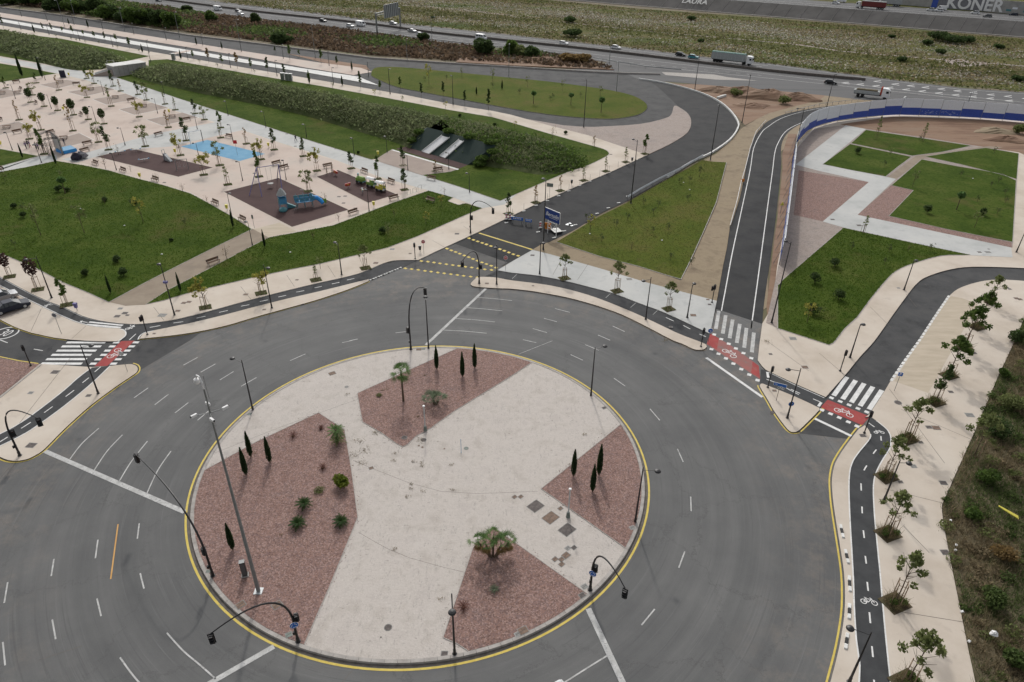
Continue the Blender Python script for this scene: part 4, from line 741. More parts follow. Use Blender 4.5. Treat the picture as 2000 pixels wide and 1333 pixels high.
for b, t in (A0([(122, 773), (70, 662)]), A0([(402, 852), (352, 738)]), A0([(752, 955), (705, 832)]), A0([(813, 742), (775, 630)]), A0([(1233, 888), (1197, 770)]), A0([(1542, 1010), (1505, 880)]), A0([(1783, 905), (1762, 790)]), A0([(1285, 742), (1270, 640)]), A0([(978, 1135), (930, 998)]), A0([(97, 1173), (45, 1033)]), A0([(325, 1273), (270, 1130)]), A0([(910, 1330), (872, 1195)]), A0([(1820, 1100), (1790, 972)]), A0([(1555, 1230), (1518, 1117)]),
             M0([(78, 997), (50, 870)]), M0([(396, 1075), (375, 970)]), M0([(768, 1215), (752, 1078)]), M0([(1025, 1193), (1015, 1065)]), M0([(1187, 1332), (1170, 1210)]), M0([(1507, 1325), (1495, 1190)]), [(559, 351), (554.5, 313)], [(721, 412.5), (716, 370)], [(917, 376), (914, 338)], [(474, 353), (464.5, 315)], [(454, 428), (449, 378)], A0([(355, 628), (300, 450)])):
    lamp(b, t, (t[0] - 2.5, t[1] + .5), desc='slim park lamp with a small angled head', group='park lamps', thick=.75)
for b, t in (A0([(1300, 315), (1285, 215)]), A0([(1585, 355), (1570, 265)]), A0([(1887, 405), (1870, 300)]), A0([(1470, 470), (1450, 365)]), A0([(1165, 415), (1145, 310)]), A0([(883, 367), (865, 275)]), A0([(625, 320), (605, 235)]), A0([(385, 275), (365, 185)]), A0([(165, 235), (140, 160)]), A0([(1802, 530), (1785, 415)]), A0([(580, 195), (555, 110)]), A0([(805, 235), (785, 150)]), A0([(370, 165), (350, 90)]), A0([(170, 130), (150, 60)]), A0([(1047, 270), (1025, 180)]), A0([(1178, 487), (1160, 400)]),
             M0([(165, 595), (150, 470)]), M0([(605, 655), (592, 525)]), M0([(215, 460), (200, 345)]), M0([(572, 515), (563, 400)]), M0([(880, 597), (868, 480)])):
    lamp(b, t, (t[0] + 1.5, t[1] + 1), desc='black street lamp on the long boulevard', group='boulevard lamps', thick=1.0)
for b, t in (A0([(505, 210), (420, 0)]), A0([(590, 150), (545, 0)]), A0([(1405, 300), (1365, 90)]), A0([(975, 240), (930, 60)]), M0([(465, 458), (430, 190)]), M0([(1182, 478), (1172, 300)]), M0([(1975, 600), (1970, 340)]), T(1000, 0, [(815, 715), (825, 480)]), A0([(1885, 400), (1850, 150)]), M0([(1375, 330), (1395, 130)]), T(1000, 0, [(760, 500), (795, 290)]), T(1500, 0, [(1565, 800), (1600, 720)])):
    lamp(b, t, (t[0] + 2, t[1] + 1), desc='tall grey lighting column beside the motorway slip road', group='grey lighting columns', thick=1.2, z=0, col='grey_metal')

# traffic signals on curved masts
def signal_head(b, p, yaw, s=1.0, prefix='black_metal'):
    c, si = math.cos(yaw), math.sin(yaw)
    b.box(p, (.34 * s, .30 * s, .95 * s), 'black_metal', yaw)
    for k, m in enumerate(('glass_signal', 'glass_dark', 'glass_dark')):
        z = p[2] + (.29 - .29 * k) * s; x, y = p[0] + si * .16 * s, p[1] - c * .16 * s
        b.box((p[0] + si * .22 * s, p[1] - c * .22 * s, z + .12 * s), (.26 * s, .16 * s, .03), 'black_metal', yaw)
        b.box((x, y, z), (.2 * s, .02, .2 * s), m, yaw)
    b.box((p[0], p[1], p[2]), (.46 * s, .04, 1.08 * s), 'black_metal', yaw)
def signal_mast(b, head, hz, desc, yaw=0.0, rz_round=None, vert=.6, z=ZP, lampzz=None):
    B = G(b[0], b[1], z); q = G(head[0], head[1], z + hz); v = Vector((q.x - B.x, q.y - B.y, 0))
    e = empty('traffic_signal', B)
    MB().lathe((0, 0, 0), [(.22, 0), (.22, .05), (.15, .08), (.14, .5), (.11, .6)], 'black_metal', 10).build('foot', e)
    pts = [(0, 0, .5), (0, 0, hz * vert)]; p1 = Vector((0, 0, hz * vert)); p2 = Vector((v.x * .05, v.y * .05, hz * 1.30)); p3 = Vector((v.x * .5, v.y * .5, hz * 1.28)); p4 = Vector((v.x, v.y, hz + .25))
    n = 12
    for k in range(1, n + 1):
        t = k / n; pts.append(tuple(p1 * (1 - t) ** 3 + p2 * 3 * t * (1 - t) ** 2 + p3 * 3 * t * t * (1 - t) + p4 * t ** 3))
    MB().tube(pts, [.11, .10] + [.09 - .05 * k / n for k in range(n)], 'black_metal', 8).build('curved_mast', e)
    hb = MB(); signal_head(hb, (v.x, v.y, hz - .25), yaw); hb.build('signal_head', e)
    hb = MB(); signal_head(hb, (.28 * math.cos(yaw), .28 * math.sin(yaw), 2.9), yaw, .85); hb.build('side_signal', e)
    MB().box((-.1, -.16, 1.3), (.16, .14, .3), 'black_metal').build('push_button', e)
    if rz_round is not None:
        s_ = MB(); s_.lathe((0, 0, 0), [(.34, -.015), (.34, .015)], 'sign_white', 20, 'y'); s_.lathe((0, -.02, 0), [(.31, -.01), (.31, .01)], 'blue_sign', 20, 'y')
        sg = s_.build('direction_sign', e, (0.05, -.14, 2.25), rz_round)
        a = MB()
        for k in range(3):
            t0 = k * 2.094; ribbon = [(.19 * math.cos(t0 + q * .28), -.045, .19 * math.sin(t0 + q * .28)) for q in range(6)]
            a.tube(ribbon, .022, 'sign_white', 5); a.tube([ribbon[-1], (.23 * math.cos(t0 + 1.25), -.045, .23 * math.sin(t0 + 1.25))], .03, 'sign_white', 4)
        a.build('arrows', sg)
    return tag(e, desc, 'traffic light', 'traffic lights on curved masts')
signal_mast((39, 890), (75, 821), 5.2, 'curved black traffic light mast at the left pavement corner', .6)
signal_mast((416, 1125), (265.5, 891.5), 5.8, 'curved black traffic light mast at the left rim of the island', 2.6, vert=.5, z=ZI)
signal_mast((582.5, 1253.7), (412, 1243), 5.0, 'curved traffic light with round blue sign at the bottom left rim', .3, .4, z=ZI)
signal_mast((1152.5, 1152.5), (1221, 1155), 4.6, 'curved traffic light with round blue sign at the bottom right rim', -.5, -.5, z=ZI)
signal_mast((802.6, 683), (830, 566.5), 6.6, 'curved black traffic light mast at the top rim of the island', 2.8, vert=.55, z=ZI)
signal_mast((936, 554), (903, 513), 5.0, 'curved traffic light mast at the tip of the median', .2)
signal_mast((919, 455.5), (963, 410), 5.4, 'curved traffic light mast above the solid yellow bar', .1)
def small_signal(b, top, desc, n=1, yaw=0.0):
    B = base(b); h = max(hgt(B, top[1]), 2.2); e = empty('pedestrian_signal', B)
    MB().tube([(0, 0, 0), (0, 0, .08), (0, 0, .09), (0, 0, h)], [.16, .16, .07, .06], 'black_metal', 8).build('pole', e)
    hb = MB(); signal_head(hb, (.0, -.08, h - .45), yaw, .75); hb.build('signal_head', e)
    if n > 1: hb = MB(); signal_head(hb, (-.3, 0, h - .7), yaw + .6, .7); hb.build('side_signal', e)
    return tag(e, desc, 'traffic light', 'short signal posts')
small_signal((288, 654), (277, 615), 'short black signal post with two heads by the left cycle crossing', 2)
small_signal((1640.8, 725), (1652, 683.5), 'short black signal post at the upper end of the right zebra')
small_signal((1688, 846), (1701.7, 802.5), 'short black signal post at the lower right end of the red crossing')
small_signal((1499.4, 757), (1509, 715), 'short black signal post at the tip of the triangular island')
small_signal((1390.5, 591), (1396, 555.5), 'short black signal post left of the ramp road', 2)
small_signal((1369, 677), (1375, 640.5), 'short black signal post at the round end of the median')
small_signal((811, 505.5), (810, 474), 'short black signal post at the kerb of the closed north road')
small_signal((60, 714), (42.6, 673.5), 'short black signal post at the left gravel bed')
# road signs
def sign(name, b, zc, parts, desc, cat='road sign', yaw=0.0, pole='grey_metal', z=ZP, r=.03, group=None):
    e = empty(name, G(b[0], b[1], z), yaw)
    MB().tube([(0, 0, 0), (0, 0, zc + .25)], r, pole, 6).build('post', e)
    parts(e, zc)
    return tag(e, desc, cat, group)
def disc(rim, face, r=.32, mark=None):
    def f(e, z):
        s = MB(); s.lathe((0, -.05, z), [(r, -.012), (r, .012)], rim, 20, 'y'); s.lathe((0, -.07, z), [(r * .84, -.008), (r * .84, .008)], face, 20, 'y'); o = s.build('sign_face', e)
        if mark: mark(o, z)
    return f
def bar(o, z): MB().box((0, -.085, z), (.42, .01, .10), 'sign_white').build('white_bar', o)
def arrow(o, z): MB().tube([(-.12, -.09, z + .12), (.08, -.09, z - .08)], .028, 'sign_white', 5).tube([(.10, -.09, z + .06), (.12, -.09, z - .12), (-.06, -.09, z - .10)], .024, 'sign_white', 5).build('arrow', o)
sign('no_entry_sign', (828, 497), 2.3, disc('sign_white', 'red_sign', .34, bar), 'round red no entry sign on the pavement below the long lawn')
sign('no_entry_sign', (987.5, 529), 2.3, disc('sign_white', 'red_sign', .34, bar), 'round red no entry sign at the left end of the pale pavement')
def sq30(o, z): MB().tube([(-.13, -.09, z - .13), (.13, -.09, z + .13)], .015, 'sign_black', 4).build('stripe', o)
sign('round_sign', (120, 652), 2.9, disc('sign_white', 'cloth_grey', .34, sq30), 'round grey sign on a pale post in the corner pavement')
sign('road_sign', (249, 726), 2.7, disc('light_metal', 'light_metal', .3), 'pale sign post seen from behind at the pavement tip by the red crossing')
sign('turn_sign', (1383.3, 668), 1.8, disc('sign_white', 'blue_sign', .36, arrow), 'round blue arrow sign at the round end of the median')
def onlamp():
    B = G(1538.3, 813, ZP); e = empty('turn_sign', Vector((B.x - .02, B.y - .12, 2.0)))
    s = MB(); s.lathe((0, 0, 0), [(.34, -.012), (.34, .012)], 'sign_white', 20, 'y'); s.lathe((0, -.02, 0), [(.30, -.008), (.30, .008)], 'blue_sign', 20, 'y'); f = s.build('sign_face', e)
    MB().tube([(.12, -.04, .12), (-.08, -.04, -.08)], .028, 'sign_white', 5).tube([(-.10, -.04, .06), (-.12, -.04, -.12), (.06, -.04, -.10)], .024, 'sign_white', 5).build('arrow', f)
    MB().box((.02, .08, 0), (.08, .16, .05), 'black_metal').build('bracket', e)
    tag(e, 'round blue arrow sign fixed to the lamp on the triangular island', 'road sign')
onlamp()
def pblue(e, z):
    o = MB().box((0, -.04, z), (.55, .03, .55), 'sign_white').box((0, -.06, z), (.49, .02, .49), 'blue_sign').build('sign_face', e)
    MB().box((-.06, -.075, z), (.07, .012, .34), 'sign_white').box((.03, -.075, z + .10), (.13, .012, .14), 'sign_white').build('letter_mark', o)
sign('parking_sign', (1746.7, 763.7), 2.5, pblue, 'small square blue sign at the corner of the tan parking bay', yaw=-.3)
def cyc(e, z):
    o = MB().box((0, -.04, z), (1.5, .04, .42), 'sign_white').box((0, -.065, z), (1.44, .02, .36), 'blue_sign').build('sign_face', e)
    b = MB()
    for cx in (-.05, .38): b.tube([(cx + .15 * math.cos(t / 6 * math.pi), -.09, z - .38 + .15 * math.sin(t / 6 * math.pi)) for t in range(13)], .018, 'sign_white', 4)
    b.tube([(-.05, -.09, z - .38), (.08, -.09, z - .16), (.30, -.09, z - .16), (.38, -.09, z - .38), (.16, -.09, z - .38), (.08, -.09, z - .16)], .018, 'sign_white', 4).box((-.45, -.082, z), (.3, .01, .06), 'sign_white').build('bicycle_emblem', o)
sign('cycle_direction_sign', (1516, 782.5), 2.3, cyc, 'wide blue cycle direction sign at the edge of the triangular island', yaw=-.45, pole='black_metal')
def board(w_, h_, m, back='grey_metal'):
    def f(e, z): MB().box((0, -.05, z), (w_, .04, h_), m).build('board', e)
    return f
sign('notice_board', T(1000, 333, [(293, 212)])[0], 2.6, board(1.3, .75, 'lid_green'), 'olive green information board on the pavement beside the closed road', 'sign', yaw=-.3)
sign('notice_post', (497, 446), 2.2, board(.3, .7, 'lid_green'), 'thin post with a small grey green plate where the tan path begins', 'sign')
sign('stop_pole', (724, 306), 0, lambda e, z: None, 'thin bare pole', 'pole') if False else None
sign('basketball_hoop', (464, 303.5), 3.1, board(.85, .8, 'red_sign'), 'red backboard on a post over the blue court', 'hoop', yaw=.1)
sign('warning_sign', T(1500, 333, [(93, 345)])[0], 2.2, lambda e, z: MB().hexa([(-.42, -.05, z - .35), (.42, -.05, z - .35), (.42, -.02, z - .35), (-.42, -.02, z - .35)], [(-.02, -.05, z + .38), (.02, -.05, z + .38), (.02, -.02, z + .38), (-.02, -.02, z + .38)], 'yellow').build('warning_plate', e), 'yellow triangular warning sign between ramp road and hoarding', 'road sign')
sign('warning_sign', T(1000, 333, [(1800, 95)])[0], .5, board(.7, .6, 'orange'), 'small orange warning board at the guardrail of the ramp road', 'road sign')
def bin_(b, m, desc, legs=True):
    e = empty('litter_bin', base(b)); MB().tube([(0, 0, 0), (0, 0, .7)], .04, 'grey_metal', 6).build('post', e)
    bb = MB().hexa([(-.16, -.14, .45), (.16, -.14, .45), (.16, .14, .45), (-.16, .14, .45)], [(-.24, -.20, 1.15), (.24, -.20, 1.15), (.24, .20, 1.15), (-.24, .20, 1.15)], m).build('bin_body', e)
    MB().box((0, 0, 1.19), (.5, .42, .05), m).build('rim', bb); return tag(e, desc, 'litter bin', 'litter bins')
bin_((151, 607), 'play_purple', 'dark purple litter bin at the left cycle lane beside a staked tree')
bin_(TM((1283, 640)), 'black_metal', 'black litter bin next to the no entry sign below the lawn')
for p in (TN((1097, 65)), (444, 412), TM((922, 290)), A0([(1325, 890)])[0], A0([(1372, 1205)])[0], (525, 289), A0([(542, 600)])[0], (2.5, 286), A0([(500, 870)])[0], M0([(955, 1222)])[0]):
    bin_(p, 'yellow', 'small yellow bin in the park')
for p in (T(1000, 333, [(465, 118)])[0], (1234, 318)): bin_(p, 'black_metal', 'small black bin on the kerb of the closed road')
# covers in the ground
def cover(kind_, x, y, s, m, rz=None, z=ZP + .006):
    p = G(x, y, z)
    b = MB()
    rz = rnd.uniform(-.1, .1) if rz is None else rz
    if kind_ == 'r':
        b.lathe((0, 0, 0), [(s, 0), (s, .006), (s * .86, .008)], 'kerb_stone' if m != 'lid_dark' else 'lid_grey', 18); b.lathe((0, 0, .004), [(s * .82, 0), (s * .82, .012)], m, 18); n = 'manhole_cover'; d = 'round %s manhole cover'
    else:
        b.box((0, 0, .003), (s * 2 + .12, s * 2 * .8 + .12, .006), 'lid_grey' if m != 'lid_grey' else 'concrete'); b.box((0, 0, .009), (s * 2, s * 2 * .8, .012), m); b.box((0, 0, .0155), (s * 2 * .9, .03, .004), 'lid_dark'); n = 'utility_hatch'; d = 'square %s utility hatch'
    o = b.build(n, None, p, rz)
    word = {'lid_dark': 'dark', 'lid_grey': 'grey', 'lid_rust': 'rusty brown', 'lid_green': 'greenish'}[m]
    tag(o, d % word, 'hatch' if kind_ != 'r' else 'manhole cover', 'covers in the ground')
ZC = ZI + .004
for k, x, y, s, m, rz in [('r', 677, 756, .27, 'lid_grey', 0), ('r', 790, 855, .32, 'lid_dark', 0), ('r', 827.6, 859.6, .32, 'lid_dark', 0), ('r', 910.5, 876, .30, 'lid_green', 0), ('r', 758, 1226, .34, 'lid_dark', 0), ('s', 648.8, 729.6, .38, 'lid_rust', .6), ('s', 725, 914.7, .2, 'lid_rust', .5), ('s', 868, 1277, .22, 'lid_dark', 0),
        ('s', 1046, 989, .66, 'lid_dark', .78), ('s', 1075.5, 1011.5, .66, 'lid_rust', .78), ('s', 1107.6, 1035, .66, 'lid_dark', .78), ('s', 1005, 971, .2, 'lid_rust', .78), ('s', 1017, 970.5, .2, 'lid_rust', .78), ('s', 1094.5, 993.6, .2, 'lid_rust', .78), ('s', 1109, 1071, .22, 'lid_grey', .78), ('s', 1121, 1070, .2, 'lid_dark', .78), ('s', 1105.6, 1085, .32, 'lid_rust', .78), ('s', 1084, 1092.6, .22, 'lid_rust', .78), ('s', 1096.6, 1093, .22, 'lid_rust', .78), ('s', 1097, 1102.5, .22, 'lid_rust', .78),
        ('s', 1141.7, 1146, .26, 'lid_grey', .6), ('s', 1137, 1163, .24, 'lid_dark', .6), ('s', 1021.7, 1232, .36, 'lid_rust', .5), ('s', 1011, 1239, .2, 'lid_grey', .5), ('s', 1235, 1031, .22, 'lid_grey', .4), ('s', 541, 1182, .36, 'lid_rust', .8), ('s', 564, 1240, .22, 'lid_green', .5), ('s', 470, 1181.7, .34, 'lid_rust', .8), ('s', 818, 682.8, .3, 'lid_rust', 0), ('s', 827, 682, .2, 'lid_green', 0), ('s', 1180, 797, .2, 'lid_dark', .5), ('s', 486.5, 809, .22, 'lid_green', 0), ('s', 407, 1116, .16, 'lid_green', 0), ('r', 868, 877, .12, 'lid_rust', 0), ('r', 818, 871, .14, 'lid_rust', 0), ('r', 825, 874, .15, 'lid_rust', 0), ('r', 744, 1245, .07, 'lid_dark', 0)]:
    inbed = any(inside(np.array([[G(x, y, ZI).x, G(x, y, ZI).y]]), P)[0] for P in (bedT, bedL, bedR, bedB)); cover(k, x, y, s, m, rz, ZI + (.036 if inbed else .004))
for x, y, s, m in [(107.7, 727, .4, 'lid_dark'), (60, 767.5, .25, 'lid_grey'), (173, 773, .25, 'lid_dark'), (61, 870, .42, 'lid_dark'), (229, 618, .35, 'lid_dark'), (244, 612, .35, 'lid_dark'), (249, 616, .2, 'lid_dark'), (235, 603, .3, 'lid_grey'), (317, 616, .5, 'lid_grey'), (347, 607.5, .3, 'lid_rust'), (369, 590, .3, 'lid_rust'), (359, 592, .3, 'lid_rust'), (480, 575.5, .3, 'lid_rust'), (301, 652, .15, 'lid_rust'), (580, 547, .2, 'lid_rust'), (734, 514, .35, 'lid_rust'), (801, 495.5, .2, 'lid_rust'), (766, 487, .35, 'lid_grey'), (892.5, 457, .35, 'lid_dark'), (951, 554, .25, 'lid_rust'), (516, 605, .2, 'lid_rust'), (1040, 499, .3, 'lid_dark'), (1229, 545.5, .4, 'lid_grey'), (1354, 616, .38, 'lid_rust'), (1310, 639, .2, 'lid_dark'), (1382.5, 585.5, .2, 'lid_rust'), (1386, 595, .22, 'lid_dark'), (1041, 558.5, .14, 'lid_rust'),
        (1548.7, 661.4, .42, 'lid_grey'), (1572, 717.5, .35, 'lid_rust'), (1505, 692, .18, 'lid_dark'), (1512.6, 763.4, .22, 'lid_rust'), (1814, 834.6, .28, 'lid_dark'), (1828.6, 836, .4, 'lid_rust'), (1894, 811, .42, 'lid_grey'), (1842.4, 943.5, .32, 'lid_dark'), (1784, 911, .28, 'lid_grey'), (1758.8, 941.5, .2, 'lid_dark'), (1857, 765.7, .25, 'lid_dark'), (1798, 864, .22, 'lid_dark'), (1685, 851, .28, 'lid_dark'), (1903, 690, .25, 'lid_dark'), (1897, 684, .15, 'lid_dark'), (1846, 1079, .32, 'lid_dark'), (1754, 1039, .18, 'lid_dark'), (1755, 563, .2, 'lid_grey'), (1626, 429, .35, 'lid_dark'), (1678, 440.5, .4, 'lid_dark'), (1913, 493, .35, 'lid_dark'), (1929.5, 493, .5, 'lid_grey'), (1967, 562, .22, 'lid_dark'), (1972, 565, .22, 'lid_dark'), (1985, 583, .3, 'lid_rust'), (1992, 585, .3, 'lid_rust'), (1931, 487, .2, 'lid_dark')]:
    cover('s', x, y, s, m, None, ZP + .022 if 1600 < x < 1700 and y < 445 else ZP + .006)
cover('r', 1754, 786.7, .45, 'lid_dark')
for x, y in ((662, 384.5), (674, 383.5), (694, 407), (671, 397), (589, 371), (633, 397), (577, 286), (1193, 302), (497, 339), (321, 357), (611, 288), (656, 291), (560, 262)): cover('s', x, y, .3, 'lid_dark')
# mast with cameras, monolith, posts
def camera_mast():
    B = G(505, 1155, ZI + .03); h = hgt(B, 761, ZI); e = empty('camera_mast', B)
    MB().box((0, 0, .02), (.7, .7, .04), 'light_metal').build('base_plate', e)
    MB().tube([(0, 0, .03), (0, 0, h * .5), (0, 0, h)], [.17, .11, .055], 'grey_metal', 12).build('mast', e)
    q = G(385, 757, h); v = Vector((q.x - B.x, q.y - B.y, 0)).normalized()
    b = MB(); b.tube([(0, 0, h), (0, 0, h + .5), (v.x * .2, v.y * .2, h + .95), (v.x * .5, v.y * .5, h + .95), (v.x * .65, v.y * .65, h + .6)], .06, 'white_metal', 8); b.build('gooseneck', e)
    MB().lathe((v.x * .65, v.y * .65, h + .35), [(.05, .3), (.2, .22), (.22, 0), (.12, -.18), (.02, -.22)], 'white_metal', 14).build('dome_camera', e)
    zz = hgt(B, 807, ZI)
    for k in range(4):
        a = .5 + k * math.pi / 2; c, s_ = math.cos(a), math.sin(a)
        o = MB().tube([(0, 0, zz), (c * .9, s_ * .9, zz + .05)], .03, 'grey_metal', 6).build('bracket', e)
        MB().box((c * 1.05, s_ * 1.05, zz + .1), (.5, .18, .18), 'white_metal', a + .4, top=.85).box((c * 1.05 + .2 * math.cos(a + .4), s_ * 1.05 + .2 * math.sin(a + .4), zz + .10), (.14, .12, .12), 'sign_black', a + .4).build('camera', o)
    MB().tube([(0.2, 0, zz + 1.2), (.2, 0, zz + 3.2)], .02, 'grey_metal', 5).build('aerial', e)
    tag(e, 'very tall grey mast carrying four cameras and a white dome', 'camera mast')
camera_mast()
def monolith():
    B = G(479, 1124, ZI + .03); e = empty('control_cabinet', B, .3)
    MB().box((0, 0, .04), (.6, .5, .08), 'concrete').build('plinth', e)
    MB().box((0, 0, .9), (.42, .36, 1.64), 'sign_black').build('cabinet_body', e); MB().box((0, -.19, .9), (.34, .02, 1.45), 'car_grey').build('door', e); MB().box((0, 0, 1.74), (.46, .40, .05), 'grey_metal').build('lid', e)
    tag(e, 'slim black control cabinet at the foot of the camera mast', 'cabinet')
monolith()
def white_post(x, y, ty, desc):
    B = G(x, y, ZI); h = hgt(B, ty, ZI); e = empty('measuring_post', B)
    MB().lathe((0, 0, 0), [(.22, 0), (.20, .1), (.17, .5), (.15, .62)], 'lid_green', 10).build('base', e); MB().tube([(0, 0, .6), (0, 0, h - .1)], .07, 'light_metal', 8).build('post', e); MB().lathe((0, 0, h - .12), [(.10, 0), (.16, .05), (.13, .14)], 'white_metal', 12).build('cap', e)
    tag(e, desc, 'post')
white_post(830.7, 841, 793, 'white capped post at the lower corner of the top gravel bed'); white_post(1109.5, 1010, 955, 'white capped post beside the large square hatches')
e = empty('cyan_post', G(900.8, 885, ZI)); MB().tube([(0, 0, 0), (0, 0, 1.9)], .03, 'play_blue', 6).build('rod', e); MB().box((0, 0, .02), (.15, .15, .04), 'grey_metal').build('foot', e); tag(e, 'thin cyan rod standing beside a round green manhole cover', 'post')
# lane separators (black and white blocks)
def separator(p, q, desc, z=ZP):
    a, c = G(*p, z), G(*q, z); d = c - a; L_ = d.length; e = empty('lane_separator', (a + c) / 2, math.atan2(d.y, d.x))
    for k in range(3): MB().box(((k - 1) * L_ / 3, 0, .06), (L_ / 3 * .98, .26, .12), ('white_concrete', 'sign_black', 'white_concrete')[k], top=.85).build('block', e)
    tag(e, desc, 'lane separator', 'black and white lane separators')
for p, q in ([(565, 100), (588, 205)], [(603, 295), (628, 405)], [(633, 500), (642, 625)], [(637, 718), (633, 840)], [(622, 948), (605, 1075)]): separator(*T(1500, 1000, [p, q]), 'white lane separator with black middle on the right kerb island')
for k in range(6):
    p = (722 + k * 10.6, 548.6 - k * 4.3); separator(p, (p[0] + 9.6, p[1] - 3.9), 'white lane separator in the row by the yellow squares', .02)
# delineator posts and small feet along the closed road
def fence_post(x, y, h=1.6):
    e = empty('barrier_post', G(x, y, .03)); MB().box((0, 0, .05), (.7, .28, .10), 'white_concrete', .4).build('foot', e); MB().tube([(0, 0, .1), (0, 0, h)], .025, 'grey_metal', 5).build('rod', e); tag(e, 'thin rod in a white concrete foot along the closed road', 'barrier post', 'barrier posts')
for x, y in [(1023, 413), (1047, 402), (1069, 393), (1091, 383.5), (1111, 374), (1132, 363.5), (1152, 355), (1171, 345.5), (1189, 338), (1207, 329), (1225, 321), (1243, 313), (1001, 424)]: fence_post(x, y)
for x, y in [(1226, 384), (1208, 397), (1188, 407), (1166, 418), (1124, 440), (1102, 452), (1082, 465), (1051, 454), (989, 436)]: fence_post(x, y, .2)

# ================================================================== TREES AND PLANTS
def crown_pts(kind_, h, h0, r, n):
    if kind_ == 'round': return ell(n, (0, 0, (h + h0) / 2), (r, r, (h - h0) / 2), .35)
    out = []
    if kind_ == 'open':      # ascending boughs, foliage clustered at their ends
        for k in range(11):
            a = rnd.uniform(0, 6.28); q = rnd.uniform(.35, 1.0) * r; z = h0 + (h - h0) * rnd.uniform(.15, .92)
            out.append(ell(n // 11, (q * math.cos(a), q * math.sin(a), z), (r * .33, r * .33, (h - h0) * .16), .0))
    elif kind_ == 'column':
        for k in range(7):
            z = h0 + (h - h0) * (k + .5) / 7; q = r * (1 - .6 * abs(k - 2.2) / 5); a = rnd.uniform(0, 6.28)
            out.append(ell(n // 7, (q * .4 * math.cos(a), q * .4 * math.sin(a), z), (q * .7, q * .7, (h - h0) * .10), .0))
    elif kind_ == 'umbel':   # clumps of long leaves
        for k in range(16):
            a = k * 2.4 + rnd.uniform(-.5, .5); q = (k + .5) / 16 * 1.1 * r; z = h0 + (h - h0) * (1 - (q / r) ** 2 * .65) * rnd.uniform(.72, 1)
            out.append(ell(n // 16, (q * math.cos(a), q * math.sin(a), z), (r * .27, r * .27, (h - h0) * .13), .0))
    return np.concatenate(out)
def tree_proto(kname, style, h, h0, r, n, leafm, size, stakes=3, boughs=6, bark='bark', tr=.05):
    def make():
        e = empty(kname, (0, 0, 0)); b = MB()
        b.tube([(0, 0, 0), (.03, .02, h * .35), (-.02, .03, h * .7), (0, 0, h * .93)], [tr, tr * .8, tr * .5, tr * .2], bark, 6)
        for k in range(boughs):
            a = k * 2.4 + rnd.uniform(-.4, .4); z = h0 * .85 + (h - h0) * rnd.uniform(0, .6); q = r * rnd.uniform(.5, .9)
            b.tube([(0, 0, z), (q * .5 * math.cos(a), q * .5 * math.sin(a), z + q * .45), (q * math.cos(a), q * math.sin(a), z + q * .95)], [tr * .5, tr * .35, tr * .15], bark, 4)
        b.build('trunk', e)
        add('crown', leafmesh('crown', crown_pts(style, h, h0, r, n), size, leafm, .2), e)
        for k in range(stakes):
            a = k * 2 * math.pi / stakes + .5; x, y = .42 * math.cos(a), .42 * math.sin(a); a2 = a + 2 * math.pi / stakes
            s = MB().tube([(x, y, 0), (x, y, 1.75)], .035, 'stake_wood', 5)
            s.tube([(x, y, 1.6), (.42 * math.cos(a2), .42 * math.sin(a2), 1.6)], .025, 'stake_wood', 4); s.build('stake', e)
        return e
    return Proto(make)
TP = {
 'dark': [tree_proto('staked_tree', 'round', 4.3, 1.7, .95, 520, 'leaf_dark', .26, 4)],
 'green': [tree_proto('staked_tree', 'column', 4.2, 1.7, .75, 300, 'leaf_green', .22), tree_proto('staked_tree', 'column', 4.2, 1.5, .85, 260, 'leaf_dark', .22)],
 'yellow': [tree_proto('staked_tree', 'open', 4.3, 1.6, 1.35, 330, 'leaf_yellow', .22, 3, 9), tree_proto('staked_tree', 'open', 4.3, 1.7, 1.4, 300, 'leaf_olive', .21, 3, 9)],
 'sparse': [tree_proto('staked_tree', 'column', 4.4, 1.8, .55, 90, 'brown_leaf', .2, 3, 8), tree_proto('staked_tree', 'column', 4.2, 1.9, .6, 110, 'leaf_olive', .19, 3, 8)],
 'purple': [tree_proto('staked_tree', 'round', 4.2, 1.9, .85, 260, 'leaf_purple', .23, 3, 8)],
 'rowan': [tree_proto('staked_tree', 'umbel', 4.0, 2.0, 1.05, 520, 'leaf_olive', .15, 4, 9), tree_proto('staked_tree', 'umbel', 4.2, 2.0, 1.2, 600, 'leaf_olive', .16, 4, 9)],
 'bigdark': [tree_proto('leafy_tree', 'umbel', 5.0, 2.3, 1.6, 1100, 'leaf_green', .19, 4, 11, tr=.07)],
 'boulevard': [tree_proto('boulevard_tree', 'column', 5.0, 1.9, .75, 260, 'leaf_dark', .28, 0, 5), tree_proto('boulevard_tree', 'column', 4.6, 2.0, .8, 220, 'leaf_green', .28, 0, 5)],
 'boulevardbrown': [tree_proto('boulevard_tree', 'column', 4.6, 2.0, .85, 200, 'brown_leaf', .28, 0, 5)],
 'thinyellow': [tree_proto('young_tree', 'open', 4.6, 1.6, 1.0, 150, 'leaf_yellow', .22, 0, 7), tree_proto('young_tree', 'open', 4.4, 1.4, .9, 130, 'leaf_olive', .2, 0, 7)],
 'bare': [tree_proto('young_tree', 'open', 3.6, .9, .8, 40, 'brown_leaf', .13, 0, 12)],
 'youngpalm': [tree_proto('young_tree', 'round', 3.4, 2.2, .75, 240, 'palm_green', .3, 0, 3, tr=.10)],
 'plumbare': [tree_proto('young_tree', 'open', 3.6, 1.0, .8, 110, 'leaf_dark', .16, 0, 12)],
}
